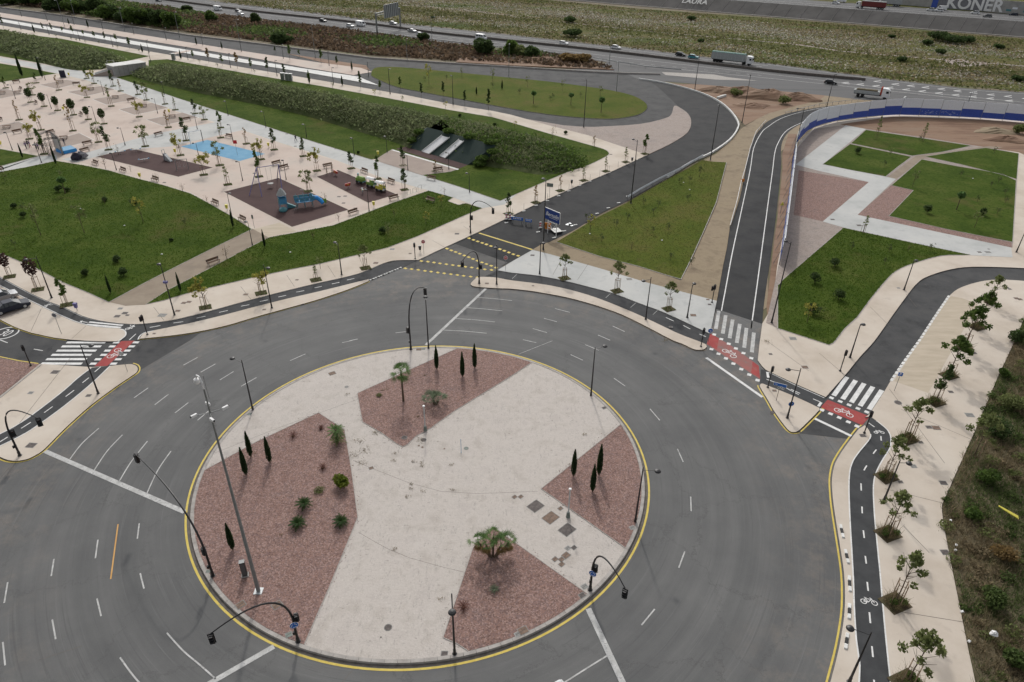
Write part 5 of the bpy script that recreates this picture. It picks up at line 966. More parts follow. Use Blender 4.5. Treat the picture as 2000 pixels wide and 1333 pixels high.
DESC = {'dark': 'staked tree with dense round dark crown', 'green': 'slim staked tree with dark green leaves', 'yellow': 'staked tree with spreading yellow green leaves', 'sparse': 'thin staked tree with few leaves', 'purple': 'staked tree with purple brown crown', 'rowan': 'staked tree with feathery green crown', 'bigdark': 'larger staked tree with full green crown', 'boulevard': 'slim dark green boulevard tree', 'boulevardbrown': 'slim brown leaved boulevard tree', 'thinyellow': 'young unstaked tree with yellow green leaves', 'bare': 'almost bare young tree', 'youngpalm': 'young palm like tree', 'plumbare': 'small dark leaved tree'}
HREF = {'dark': 4.3, 'green': 4.2, 'yellow': 4.3, 'sparse': 4.3, 'purple': 4.2, 'rowan': 4.1, 'bigdark': 5.0, 'boulevard': 4.9, 'boulevardbrown': 4.6, 'thinyellow': 4.5, 'bare': 3.6, 'youngpalm': 3.4, 'plumbare': 3.6}
pit = Proto(lambda: pit_make())
def pit_make():
    e = kind(empty('tree_pit', (0, 0, 0))); MB().box((0, 0, .01), (1.7, 1.5, .02), 'soil').build('soil_bed', e)
    C = np.c_[nr.uniform(-.8, .8, 160), nr.uniform(-.7, .7, 160), np.full(160, .02)]
    o = add('weeds', quads('weeds', blades(C, .14, .07), 'scrub_green'), e); return e
def tree(k, b, top, z=ZP, pitted=True, desc=None, grp=None, w_=1.0, full=False, prz=None):
    B = base(b, z); h = hgt(B, top, z) if top else HREF[k]; s = max(min(h / HREF[k], 1.7), .45)
    if pitted: p = pit((B.x, B.y, z + .005), .45 if prz is None else prz); p['kind'] = 'structure'
    P = TP[k][rnd.randrange(len(TP[k]))]; ws = (s ** .5) * w_ * rnd.uniform(.9, 1.1)
    o = P((B.x, B.y, z), rnd.uniform(0, 6.28), (ws, ws, s))
    tag(o, desc or DESC[k], 'tree', grp or ('trees of the park plaza' if pitted else 'young trees'), full); return o
for k, x, y, t in [('green', 45, 690, 600), ('yellow', 255, 745, 650), ('dark', 240, 800, 690), ('dark', 345, 833, 725), ('dark', 450, 865, 752), ('dark', 575, 900, 772), ('dark', 690, 935, 832), ('dark', 812, 970, 848), ('sparse', 150, 938, 790), ('yellow', 320, 1018, 860), ('sparse', 460, 706, 590), ('yellow', 735, 655, 545), ('green', 677, 615, 530), ('green', 885, 675, 550), ('sparse', 943, 713, 620), ('yellow', 680, 763, 650), ('green', 1080, 740, 635), ('yellow', 1145, 783, 640), ('sparse', 870, 832, 660), ('sparse', 1290, 815, 690), ('yellow', 1088, 915, 775), ('sparse', 1370, 860, 760), ('green', 1525, 890, 775), ('yellow', 1597, 937, 835), ('sparse', 1315, 997, 860), ('yellow', 230, 1088, 950), ('sparse', 570, 1024, 820), ('yellow', 770, 1112, 960), ('green', 848, 1172, 990), ('yellow', 1135, 1145, 975), ('green', 1725, 1000, 870), ('sparse', 1725, 1078, 960), ('green', 1455, 1100, 920), ('yellow', 1410, 1215, 1040), ('sparse', 1925, 1125, 1000), ('yellow', 1715, 1293, 1110), ('green', 285, 650, 570), ('green', 345, 1205, 1010)]:
    tree(k, (x / 4, y / 4), t / 4)
for k, x, y, t in [('green', 535.5, 293, 252), ('green', 592.5, 305.5, 270), ('yellow', 619, 334, 290), ('green', 686, 329.5, 296), ('green', 787, 324, 285), ('green', 737.5, 350, 305), ('green', 790, 371, 330), ('yellow', 510, 312, 272), ('yellow', 398, 342, 297), ('green', 506, 345.5, 295), ('sparse', 445, 361, 320), ('yellow', 602, 374, 331), ('sparse', 850, 335, 312)]:
    tree(k, (x, y), t)
for k, x, y, t in [('bare', 358, 377, 356), ('bare', 405, 397, 381), ('bare', 307, 358, 336), ('bare', 207, 331, 300), ('bare', 256, 336, 321), ('bare', 662, 433, 414), ('bare', 636, 397, 375), ('bare', 868, 380, 370), ('bare', 232, 303, 280)]:
    tree(k, (x, y), t, pitted=False, grp='bare young trees by the park path')
# trees along the pavements round the junction
for k, x, y, t, d in [('purple', 18.7, 541, 494, 'purple leaved staked tree nearest the parked car at the left edge'), ('purple', 74, 566, 503, 'tall purple brown staked tree left of the leftmost pavement lamp'), ('green', 130, 596, 545, 'dark green staked tree beside the purple litter bin'), ('yellow', 401, 601, 545, 'yellow green staked tree near the lamp with a box'), ('yellow', 510, 573, 522, 'staked tree just left of the lamp below the long lawn'), ('sparse', 617, 547, 515, 'thin staked tree midway along the pavement under the long lawn'), ('rowan', 714, 524, 478, 'staked tree left of the no entry sign below the lawn'),
                      ('rowan', 1102.5, 544, 496, 'first staked tree on the pale pavement, left one'), ('rowan', 1205, 569, 510, 'middle staked tree of the three on the pale pavement'), ('rowan', 1306, 604, 550, 'right hand staked tree of the three on the pale pavement')]:
    tree(k, (x, y), t, desc=d, grp='staked trees along the pavement', full=True)
for x, y, t, d in [(993, 418, 378, 'staked tree with orange leaves at the mouth of the closed road'), (1046, 396, 362, 'staked tree behind the tall lamp beside the blue billboard'), (1094, 373, 344, 'second staked tree up the closed road pavement'), (1140, 353, 325, 'third staked tree up the closed road pavement'), (1183, 335, 306, 'fourth staked tree up the closed road pavement, reddish'), (1222, 317, 287, 'fifth staked tree up the closed road pavement'), (1259, 301, 263, 'last dark green staked tree at the tip of the pale gravel')]:
    tree('green' if x in (993, 1259) else 'sparse', (x, y), t, desc=d, grp='staked trees along the closed road', full=True, prz=.6)
# planters on the riverside pavement: square pit, wild shrub, staked tree
def planter(b, top, k, d, s=1.0, rz=.4):
    B = base(b); e = kind(empty('planter_pit', (B.x, B.y, ZP)))
    MB().box((0, 0, .01), (2.0 * s, 1.7 * s, .02), 'soil').build('soil_bed', e); e.rotation_euler = (0, 0, rz)
    sh = empty('wild_shrub', (B.x, B.y, ZP + .02), rz)
    C = np.c_[nr.uniform(-.85, .85, 300) * s, nr.uniform(-.7, .7, 300) * s, nr.uniform(0, .2, 300)]
    add('stems', quads('stems', blades(C, .6, .04, 1.3), 'stem_leaf'), sh); add('leaves', leafmesh('leaves', np.concatenate([ell(150, (rnd.uniform(-.7, .7) * s, rnd.uniform(-.5, .5) * s, rnd.uniform(.2, .5)), (.36, .34, .22), .1) for _ in range(4)]), .09, 'leaf_green'), sh)
    tag(sh, 'wild shrub filling the square pit under ' + d, 'shrub', 'wild shrubs in the riverside pits', True)
    tree(k, b, top, pitted=False, desc=d, grp='staked trees of the riverside pavement', full=True)
planter((1933, 592), 541, 'rowan', 'staked tree farthest up the riverside pavement', .7); planter((1908, 640), 572, 'bigdark', 'second farthest riverside tree, full crown'); planter((1883, 680), 600, 'bigdark', 'third farthest riverside tree, broad crown')
planter((1853, 734), 660, 'bigdark', 'fourth riverside tree with full crown by the parking'); planter((1827, 786), 715, 'green', 'narrow riverside tree at the parking corner'); planter((1773, 858), 778, 'rowan', 'riverside tree across from the red crossing')
planter((1731, 932), 858, 'rowan', 'riverside tree just above the right lamp'); planter((1734, 1043), 962, 'rowan', 'riverside tree just below the right lamp'); planter((1748, 1178), 1080, 'rowan', 'riverside tree right of the small white bicycle symbol', 1.05); planter((1772, 1335), 1245, 'rowan', 'nearest riverside tree at the bottom edge', 1.1)
tree('rowan', (1903, 890), 815, pitted=False, desc='spreading tree at the edge of the wild scrub', grp='riverside trees', full=True, w_=1.2)
# boulevard trees
for x, y, t in [(30, 225, 105), (340, 245, 180), (410, 255, 180), (490, 262, 205), (575, 275, 195), (655, 290, 230), (740, 305, 240), (825, 325, 250), (912, 335, 260), (1015, 385, 285), (1515, 470, 390), (1633, 495, 375), (1738, 515, 420), (1857, 538, 412), (1968, 560, 450)]: tree('boulevardbrown' if x in (1633, 1857) else 'boulevard', (x / 4, y / 4), t / 4, pitted=False, grp='boulevard trees')
for x, y, t in [(95, 580, 450), (225, 600, 500), (420, 655, 560), (818, 690, 560), (968, 718, 625), (1128, 700, 595), (1292, 770, 650), (1462, 760, 640), (1632, 830, 710), (1815, 865, 700)]: tree('boulevard', (500 + x / 4, y / 4), t / 4, pitted=False, grp='boulevard trees')
for x, y, t in [(290, 380, 335), (500, 395, 350), (700, 410, 360), (900, 425, 385), (1240, 260, 240), (1300, 280, 225), (1430, 300, 285)]: pass
for x, y, t in [(600, 690, 655), (930, 750, 705), (1145, 800, 770), (1480, 850, 815)]: tree('thinyellow', (500 + x / 4, y / 4), t / 4, pitted=False, z=ZP)
for x, y, t in [(600, 325, 300), (670, 340, 320), (775, 345, 320), (920, 380, 365), (1090, 410, 390), (440, 292, 275), (560, 315, 300), (1560, 495, 470), (1700, 525, 505), (1990, 575, 545)]: tree('plumbare', (x / 4, y / 4), t / 4, pitted=False, grp='low boulevard saplings')
for x, y, t in [(265, 470, 345), (510, 500, 380), (635, 520, 440), (340, 445, 385), (150, 415, 365)]: tree('boulevard', (500 + x / 4, y / 4), t / 4, pitted=False, grp='boulevard trees')
# young trees on the lawns
for k, x, y, t in [('thinyellow', 80, 460, 395), ('thinyellow', 165, 455, 396), ('thinyellow', 280, 435, 385), ('youngpalm', 128, 378, 346), ('thinyellow', 120, 350, 338), ('bare', 444, 509, 475), ('thinyellow', 10, 355, 342), ('plumbare', 205, 398, 380), ('plumbare', 46, 412, 394), ('plumbare', 30, 484, 472), ('plumbare', 362, 440, 425), ('plumbare', 257, 402, 390),
                   ('thinyellow', 758, 460, 434), ('bare', 770, 425, 405), ('thinyellow', 832, 438, 415), ('bare', 828, 395, 381), ('thinyellow', 862, 400, 386), ('thinyellow', 626, 525, 500), ('bare', 612, 468, 452)]:
    tree(k, (x, y), t, pitted=False, z=ZP + .03, grp='young trees on the lawns')
for k, x, y, t in [('youngpalm', 1042, 203, 178), ('youngpalm', 1115, 205, 182), ('youngpalm', 1174, 220, 190), ('plumbare', 1014, 184, 172), ('thinyellow', 1030, 170, 147), ('thinyellow', 1099, 178, 155), ('thinyellow', 1172, 190, 167), ('thinyellow', 838, 165, 124), ('thinyellow', 902, 150, 132), ('thinyellow', 962, 160, 132), ('plumbare', 872, 155, 146), ('plumbare', 962, 172, 160), ('plumbare', 830, 158, 151), ('plumbare', 1080, 193, 181), ('plumbare', 1134, 190, 182), ('plumbare', 1075, 196, 188), ('thinyellow', 1005, 252, 237), ('bare', 1079, 277, 243), ('sparse', 1160, 286, 266)]:
    tree(k, (x, y), t, pitted=False, z=ZP + .02, grp='young trees on the oval lawn')
for k, x, y, t in [('plumbare', 1226, 430, 425), ('plumbare', 1145, 430, 415), ('thinyellow', 1152, 455, 420), ('plumbare', 1257, 400, 393), ('plumbare', 1286, 405, 398), ('plumbare', 1276, 418, 408), ('plumbare', 1204, 443, 430), ('plumbare', 1275, 456, 446), ('plumbare', 1305, 450, 444), ('plumbare', 1175, 472, 460), ('bare', 1233, 488, 470), ('plumbare', 1310, 508, 500), ('plumbare', 1350, 518, 512), ('plumbare', 1327, 358, 351), ('plumbare', 1347, 357, 350), ('plumbare', 1343, 392, 384), ('plumbare', 1366, 346, 318)]:
    tree(k, (x, y), t, pitted=False, z=ZP + .02, grp='saplings on the triangular lawn')
for k, x, y, t in [('sparse', 1711, 272, 227), ('sparse', 1801, 275, 239), ('plumbare', 1796, 275, 263), ('thinyellow', 1738, 305, 288), ('plumbare', 1727, 325, 315), ('thinyellow', 1782, 365, 330), ('youngpalm', 1868, 410, 375), ('thinyellow', 1903, 445, 410), ('sparse', 1685, 455, 420), ('plumbare', 1941, 300, 285), ('plumbare', 1950, 357, 344), ('plumbare', 1935, 366, 356), ('plumbare', 1962, 380, 370), ('plumbare', 1963, 397, 385), ('plumbare', 1947, 419, 409), ('plumbare', 1908, 395, 384), ('plumbare', 1876, 345, 337), ('thinyellow', 1576, 630, 590), ('plumbare', 1600, 615, 605), ('plumbare', 1663, 488, 476), ('plumbare', 1736, 493, 477), ('bare', 1773, 492, 482), ('plumbare', 1727, 517, 509), ('plumbare', 1816, 490, 474)]:
    tree(k, (x, y), t, pitted=False, z=ZP + .03, grp='saplings of the east park')
def bush(b, r, h, m, desc, z=ZP + .03, n=420, size=.16, name='round_bush', full=False, grp=None):
    B = base(b, z); e = empty(name, B)
    MB().tube([(0, 0, 0), (0, 0, h * .35)], [.06, .04], 'bark', 5).build('stem', e)
    parts = np.concatenate([ell(n // 5, (rnd.uniform(-.35, .35) * r, rnd.uniform(-.35, .35) * r, h * rnd.uniform(.4, .68)), (r * .62, r * .62, h * .33), .5) for _ in range(5)])
    add('foliage', leafmesh('foliage', parts, size, m, .1), e); tag(e, desc, 'bush', grp, full)
for x, y, d in ((1591, 552, 'upper left'), (1629, 521, 'upper'), (1637, 585, 'middle right'), (1585, 612, 'lower'), (1810, 416, 'on the square'), (1917, 421, 'right'), (1674, 300, 'small')): bush((x, y), 1.0 if x < 1700 else .9, 1.7, 'leaf_dark', 'round grey green olive bush, ' + d + ' one of the east lawns', full=True, grp='olive bushes of the east lawns')
for x, y, r in ((242, 538, .9), (230, 512, .8), (168, 537, .7), (115, 375, .9), (132, 374, .6), (28, 406, .7), (46, 425, .7), (205, 393, .6), (748, 455, .8), (265, 400, .5), (335, 471, .35), (1105, 262, .6), (967, 248, .7), (898, 228, .5), (700, 300, .4)): bush((x, y), r, r * 1.5, 'leaf_dark', 'low dark bush on the lawn', grp='low bushes on the lawns')
# cypresses
def cyp_make():
    e = empty('cypress', (0, 0, 0)); MB().tube([(0, 0, 0), (0, 0, .5)], .07, 'bark', 6).build('trunk', e)
    n = 1500; t = nr.random(n) ** .8; z = .25 + t * 3.35; rr = .26 * np.clip(1.0 - ((t - .40) / .60).clip(0) ** 1.7, 0.03, 1) * np.clip(t / .12, .62, 1) * nr.uniform(.75, 1.08, n); a = nr.uniform(0, 6.283, n)
    v = blades(np.c_[rr * np.cos(a), rr * np.sin(a), z - .1], .22, .06, .38)
    add('foliage', quads('foliage', v, 'leaf_cypress'), e)
    MB().lathe((0, 0, 0), [(.08, .3), (.14, .7), (.15, 1.8), (.10, 2.6), (.02, 3.1)], 'leaf_cypress', 10).build('inner_foliage', e, smooth=True)
    return e
cyp = Proto(cyp_make)
def cypress(b, ty, desc, z=ZI + .03, wd=1.0, full=True, grp='cypresses of the roundabout island'):
    B = base(b, z); h = hgt(B, ty, z); s = h / 3.7; o = cyp((B.x, B.y, z), rnd.uniform(0, 6), (s ** .5 * wd, s ** .5 * wd, s)); tag(o, desc, 'cypress', grp, full)
TC = lambda p: T(500, 666, [p])[0]
for b, t, d in ((TC((1410, 222)), TC((0, 35))[1], 'left of the three cypresses in the top gravel bed'), (TC((1610, 280)), TC((0, 85))[1], 'middle and nearest cypress of the top gravel bed'), (TC((1705, 215)), TC((0, 22))[1], 'right hand cypress of the top gravel bed'), (TC((110, 950)), TC((0, 745))[1], 'cypress right of the left bed trio'), (T(0, 666, [(1920, 1045)])[0], 666 + 830 / 3.992, 'cypress at the left of the left bed trio'), (T(0, 666, [(1957, 905)])[0], 666 + 705 / 3.992, 'cypress farthest back of the left bed trio'),
                (T(1000, 666, [(478, 1055)])[0], 666 + 845 / 3.992, 'left cypress of the right gravel bed'), (T(1000, 666, [(677, 1045)])[0], 666 + 805 / 3.992, 'rear right cypress of the right gravel bed'), (T(1000, 666, [(627, 1175)])[0], 666 + 960 / 3.992, 'nearest cypress of the right gravel bed'), ((455, 1074), 1022, 'lone cypress beside the black control cabinet')): cypress(b, t, d)
for b, t, d in ((TN((865, 960)), 537, 'thin cypress at the bottom corner of the big lawn'), (TN((1412, 948)), 532, 'thin cypress at the lower end of the tan path'), (TN((1822, 445)), 410, 'thin cypress at the right corner of the big lawn'), (TM((70, 600)), 448, 'thin cypress at the upper end of the long lawn'), ((44.5, 309), 280, 'thin cypress on the small lawn by the group of people'), ((110, 322), 282, 'thin cypress at the upper tip of the big lawn')): cypress(b, t, d, ZP + .03, .75, grp='thin cypresses of the park')
for x, y, t in A0([(270, 258), (1115, 410), (1415, 462), (1535, 350), (1735, 380), (690, 215), (540, 190)]) and [(67.5, 64.5, 47), (278.5, 102.5, 86), (353.7, 115.5, 97), (384, 87.5, 72), (433.7, 95.5, 81), (172.5, 54, 38), (135, 48, 36), (687.5, 137.5, 119), (668.7, 167, 148), (604.5, 163, 137), (930.5, 184.5, 170), (980.5, 174, 157), (43.5, 150, 105), (83, 152, 110)]: cypress((x, y), t, 'dark narrow cypress by the boulevard', ZP, 1.2, False, 'cypresses of the boulevard')
# palms, cycads, cordylines
def frond(v, base_, a, L_, up, droop, wd, n=7, fan=False):
    """feather frond: pairs of leaflets along a drooping rib"""
    c, s = math.cos(a), math.sin(a); P = []
    for k in range(n + 1):
        t = k / n; P.append(np.array([base_[0] + c * L_ * t * math.cos(up * .6), base_[1] + s * L_ * t * math.cos(up * .6), base_[2] + L_ * (math.sin(up) * t - droop * t * t)]))
    sd = np.array([-s, c, 0])
    for k in range(n):
        p, q = P[k], P[k + 1]; m = wd * (math.sin(math.pi * (k + .7) / (n + 1)) + .15)
        for sg in (1, -1):
            tip = (p + q) / 2 + sd * sg * m + (q - p) * .9 + np.array([0, 0, -.12 * m])
            v.append([p, q, tip, tip])
def fanleaf(v, o, a, up, L_, r, seg=11):
    c, s = math.cos(a), math.sin(a); d = np.array([c * math.cos(up), s * math.cos(up), math.sin(up)]); sd = np.array([-s, c, 0]); ct = np.array(o) + d * L_; nup = np.cross(sd, d)
    w2 = sd * .02; v.append([np.array(o) - w2, np.array(o) + w2, ct + w2, ct - w2])
    for k in range(seg):
        t = -1.35 + 2.7 * (k + .5) / seg; e_ = .10
        tip = ct + (d * math.cos(t) + sd * math.sin(t)) * r * (1.25 if k % 2 else 1.0) + np.array([0, 0, -.22 * r * abs(t) - .1 * r])
        l = ct + (d * math.cos(t - e_) + sd * math.sin(t - e_)) * r * .55; rr_ = ct + (d * math.cos(t + e_) + sd * math.sin(t + e_)) * r * .55
        v.append([ct, l, tip, rr_])
def fan_palm(b, hts, desc, m='palm_green', n=30, L_=.55, r=.55, skirt=True, full=True, tr=.11, offs=((0, 0),), z=ZI + .03, lo=-.35, hi=1.35):
    B = base(b, z); e = empty('fan_palm', B)
    for (ox, oy), h in zip(offs, hts):
        MB().tube([(ox * .2, oy * .2, 0), (ox * .6, oy * .6, h * .5), (ox, oy, h)], [tr * 1.3, tr, tr * .9], 'bark', 8).build('trunk', e)
        v = []
        for k in range(n): fanleaf(v, (ox, oy, h), k * 2.399, rnd.uniform(lo, hi), L_ * rnd.uniform(.7, 1.1), r * rnd.uniform(.8, 1.1))
        add('fronds', quads('fronds', np.array(v), m), e)
        if skirt:
            v = []
            for k in range(12): fanleaf(v, (ox, oy, h - .15), k * 2.399, rnd.uniform(-1.3, -.7), L_ * .5, r * .7)
            add('dry_fronds', quads('dry_fronds', np.array(v), 'brown_leaf'), e)
    tag(e, desc, 'palm', None, full)
B = base((788, 783.7), ZI); fan_palm((788, 783.7), [hgt(B, 722, ZI) - .4], 'tall fan palm with a slender trunk in the top gravel bed', n=34, r=.62, L_=.85, lo=-.7)
fan_palm((850.7, 790), [.5, .4], 'low bushy grey green fan palm in the top gravel bed', 'palm_grey', 20, 1.0, .62, False, tr=.16, lo=.1, hi=1.4, offs=((-.25, 0), (.3, .1)))
fan_palm((962.5, 1088), [2.1, 1.7, 1.5, 1.9, 1.8], 'large fan palm with several heads at the tip of the bottom gravel bed', 'palm_green', 8, .62, .62, True, tr=.085, lo=.25, hi=1.5, offs=((.05, .45), (-1.3, .15), (1.4, .3), (-.6, -.3), (.75, -.25)))
def cycad(b, desc, h=.35, L_=.85, n=30, m='cycad_green', wd=.16, z=ZI + .03, name='cycad', up0=.1, up1=1.25, full=True, cat='cycad'):
    B = base(b, z); e = empty(name, B); MB().lathe((0, 0, 0), [(.16, 0), (.18, h * .6), (.1, h)], 'bark', 9).build('stem', e)
    v = []
    for k in range(n): frond(v, (0, 0, h * .9), k * 2.399, L_ * rnd.uniform(.8, 1.1), up0 + (up1 - up0) * (k / n), .38, wd)
    add('fronds', quads('fronds', np.array(v), m), e); tag(e, desc, cat, None, full)
cycad((581, 1027.5), 'dark green cycad, lower left of the pair in the left bed'); cycad((666, 1024), 'dark green cycad near the pointed edge of the left bed'); cycad((594, 991), 'dark green cycad standing above the other two in the left bed', .5)
cycad((659, 863), 'tall feathery palm at the upper right corner of the left bed', 1.7, 1.0, 44, 'palm_green', .15, name='feather_palm', up0=-.5, cat='palm')
B = base((659, 863), ZI)
cycad((659.5, 865), 'yellow green fronds low on the tall feathery palm', .4, .9, 20, 'leaf_olive', .16, name='young_feather_palm', cat='palm')
bush((669, 950), 1.0, 1.35, 'bright_leaf', 'bright yellow green palm shrub at the right edge of the left bed', ZI + .03, 700, .2, 'shrubby_palm', True)
for x, y, d, L_ in ((572.6, 853, 'dark red cordyline at the upper edge of the left bed', .65), (627, 838, 'small dark red cordyline near the top of the left bed', .4), (630.8, 915, 'dark red cordyline in the middle of the left bed', .55), (905, 1188, 'dark red cordyline near the bottom lamp', .6)): cycad((x, y), d, .2, L_, 26, 'red_leaf', .045, name='cordyline', up0=.0, up1=1.4, cat='cordyline')
cycad((965, 1153), 'small grey green agave in the bottom gravel bed', .12, .5, 24, 'palm_grey', .06, name='agave', cat='agave')
bush((741, 774), .5, .25, 'leaf_olive', 'low grey green weed patch at the left of the top bed', ZI + .03, 160, .08, 'weed_patch', True); bush((625, 960), .8, .3, 'leaf_olive', 'low olive weed patch in the left bed beside the bright shrub', ZI + .03, 260, .08, 'weed_patch', True)

# ================================================================== BERMS, SCRUB, BANKS
def mound(name, near, ridge, hr, back=.55, m='berm_ground', leafm='berm_leaf', n=9000, size=.55, desc=None, hs=None, bd=.45, full_=True):
    """ridge points are the crest as photographed, at height hr"""
    N_ = [G(x, y, ZP) for x, y in sm(near, 4)]; hs = hs or [hr] * len(ridge); R_ = []
    q = sm(ridge, 4)
    for i, (x, y) in enumerate(q): h = hs[min(i // 4, len(hs) - 1)] + (hs[min(i // 4 + 1, len(hs) - 1)] - hs[min(i // 4, len(hs) - 1)]) * (i % 4) / 4; R_.append(G(x, y, ZP + h))
    b = []; K = 14
    for a, r_ in zip(N_, R_):
        f = Vector((r_.x + (r_.x - a.x) * back, r_.y + (r_.y - a.y) * back, ZP)); row = []
        for k in range(K + 1):
            t = k / K
            if t < .62: u = t / .62; p = a.lerp(r_, u); p.z = ZP + (r_.z - ZP) * math.sin(u * math.pi / 2) ** .9
            else: u = (t - .62) / .38; p = r_.lerp(f, u); p.z = ZP + (r_.z - ZP) * (1 - math.sin(u * math.pi / 2 - 0) ** 1.4)
            row.append(p)
        b.append(row)
    mb = MB(); idx = []
    for row in b:
        for p in row: mb.v.append((p.x, p.y, p.z - .02))
    for i in range(len(b) - 1):
        for k in range(K):
            mb.f.append((i * (K + 1) + k, (i + 1) * (K + 1) + k, (i + 1) * (K + 1) + k + 1, i * (K + 1) + k + 1)); mb.m.append(mb.mi(m))
    o = kind(mb.build(name, smooth=True))
    # foliage standing on it
    V = np.array([[tuple(p) for p in row] for row in b]); I = nr.integers(0, len(b) - 1, n); J = nr.uniform(.06, .80, n) * K; j = J.astype(int); u = nr.random(n)[:, None]; v = (J - j)[:, None]
    p = (V[I, j] * (1 - u) + V[I + 1, j] * u) * (1 - v) + (V[I, j + 1] * (1 - u) + V[I + 1, j + 1] * u) * v
    ct = p[nr.integers(0, n, n // 28)]; w_ = ct[nr.integers(0, len(ct), n)]; sp = nr.normal(size=(n, 3)) * np.array([1.5, 1.2, .17]); q2 = w_ + sp; q2[:, 2] = w_[:, 2] + np.abs(sp[:, 2]) + .1
    cl = np.sin(p[:, 0] * .31 + 2 * np.sin(p[:, 1] * .17)) + np.sin(p[:, 1] * .45 + p[:, 0] * .12) + nr.normal(size=n) * .5
    g_ = add(name + '_grass', quads(name + '_grass', blades(p[cl > -1.2], .42, .22, 1.8), 'sage_leaf')); kind(g_, 'stuff'); g_['label'] = 'long pale grass tufts among the shrubs of the ' + name.replace('_', ' '); g_['category'] = 'grass'
    allp = np.concatenate([p[cl < -.15] + np.array([0, 0, .06]), q2[cl < -.35]])
    s = add(name + '_shrubs', leafmesh(name + '_shrubs', allp, size, leafm, .1)); kind(s, 'stuff'); s['label'] = desc; s['category'] = 'shrubs'
    return b
mound('long_berm', [(260, 149), (300, 163), (350, 174), (400, 185), (500, 205), (600, 228), (700, 258), (762, 276), (800, 291)], [(285, 136), (330, 127), (400, 138), (450, 147), (500, 158), (600, 177), (700, 198), (800, 217), (870, 233)], 4.0, desc='grey green shrubs covering the long grassy berm', hs=[1.2, 3, 4, 4, 4, 4, 4, 4, 4], n=20000, size=.42)
mound('berm_head', [(925, 321), (960, 328), (1000, 333), (1050, 342), (1090, 340), (1128, 328)], [(860, 232), (930, 240), (1000, 259), (1060, 274), (1104, 292), (1122, 314)], 4.0, desc='dark dense shrubs at the rounded end of the berm', leafm='leaf_green', hs=[4, 4, 3.6, 3.0, 1.9, .3], n=9000, size=.40)
mound('west_berm', [(-160, 84), (0, 104), (60, 118), (110, 131), (150, 138), (200, 136)], [(-160, 38), (0, 61), (60, 72), (125, 86), (190, 101), (224, 118)], 4.0, desc='grey green shrubs covering the left berm behind the plaza', hs=[4, 4, 4, 4, 3.4, .8], n=9000, size=.6)
# play slope with the white slides
def slope():
    Z = 4.0; tl, tr_ = G(835, 249, ZP + Z), G(968, 284, ZP + Z); bl, br = G(796, 288, ZP + .04), G(913, 322.5, ZP + .04)
    b = MB(); b.face([bl, br, tr_, tl], 'green_rubber')
    b.face([bl, tl, G(805, 262, ZP)], 'green_rubber'); b.face([br, G(950, 320, ZP), tr_], 'green_rubber')
    o = kind(b.build('play_slope'))
    n = (br - bl).cross(tl - bl).normalized() * .08
    def at(x, y):       # where the sight line meets the slope plane
        d = (x - 1000) / F * RT - (y - 666.5) / F * UP + fw; o_ = Vector((0, 0, H)); t = (bl - o_).dot(n) / d.dot(n); return o_ + d * t
    for q, d in (([(824.5, 298), (839, 302), (878, 270), (863.5, 266)], 'wide white slide on the dark play slope, left one'), ([(859.6, 306), (870, 309.5), (906, 277), (897, 274)], 'narrow white slide on the dark play slope, right one')):
        e = empty('slide', (0, 0, 0)); P = [at(*p) + n for p in q]; P[0].z = max(P[0].z, .25); P[1].z = max(P[1].z, .25)
        u = (P[1] - P[0]).normalized() * .12; up = Vector((0, 0, .22))
        MB().hexa([p - n * .5 for p in P], P, 'sign_white').build('chute', e)
        MB().hexa([P[0] - u, P[0], P[3], P[3] - u], [P[0] - u + up, P[0] + up, P[3] + up, P[3] - u + up], 'white_concrete').build('side_wall', e); MB().hexa([P[1], P[1] + u, P[2] + u, P[2]], [P[1] + up, P[1] + u + up, P[2] + u + up, P[2] + up], 'white_concrete').build('side_wall', e)
        tag(e, d, 'slide', 'white slides', True)
    C = np.concatenate([ell(700, tuple(bl.lerp(br, t).lerp(tl.lerp(tr_, t), s_)), (1.5, 1.5, .5), .1) for t, s_ in ((-.03, .35), (-.05, .75), (1.05, .4), (1.06, .75), (1.1, .2), (.3, 1.08), (.6, 1.08), (.9, 1.08))])
    s = add('slope_shrubs', leafmesh('slope_shrubs', C, .35, 'leaf_green', .1)); kind(s, 'stuff'); s['label'] = 'shrubs growing round the dark play slope'; s['category'] = 'shrubs'
slope()
# lawn grass tufts: fine relief on the nearer lawns
def tufts(name, poly, n, h, m, z, desc, wd=.10):
    q = scatter([G(x, y, z) for x, y in poly], n); o = add(name, quads(name, blades(np.c_[q, np.full(n, z)], h, wd, 1.2), m)); kind(o, 'stuff'); o['label'] = desc; o['category'] = 'grass'
tufts('lawn_grass', G1, 30000, .10, 'lawn_leaf', ZP + .03, 'rough grass of the large west lawn', .13); tufts('lawn_grass', G2, 15000, .10, 'lawn_leaf', ZP + .03, 'rough grass of the long lawn', .13)
tufts('lawn_grass', GE5, 12000, .10, 'lawn_leaf', ZP + .03, 'rough grass of the south east lawn', .12); tufts('lawn_grass', GT, 9000, .09, 'dry_leaf', ZP + .02, 'dry grass of the triangular lawn', .12)
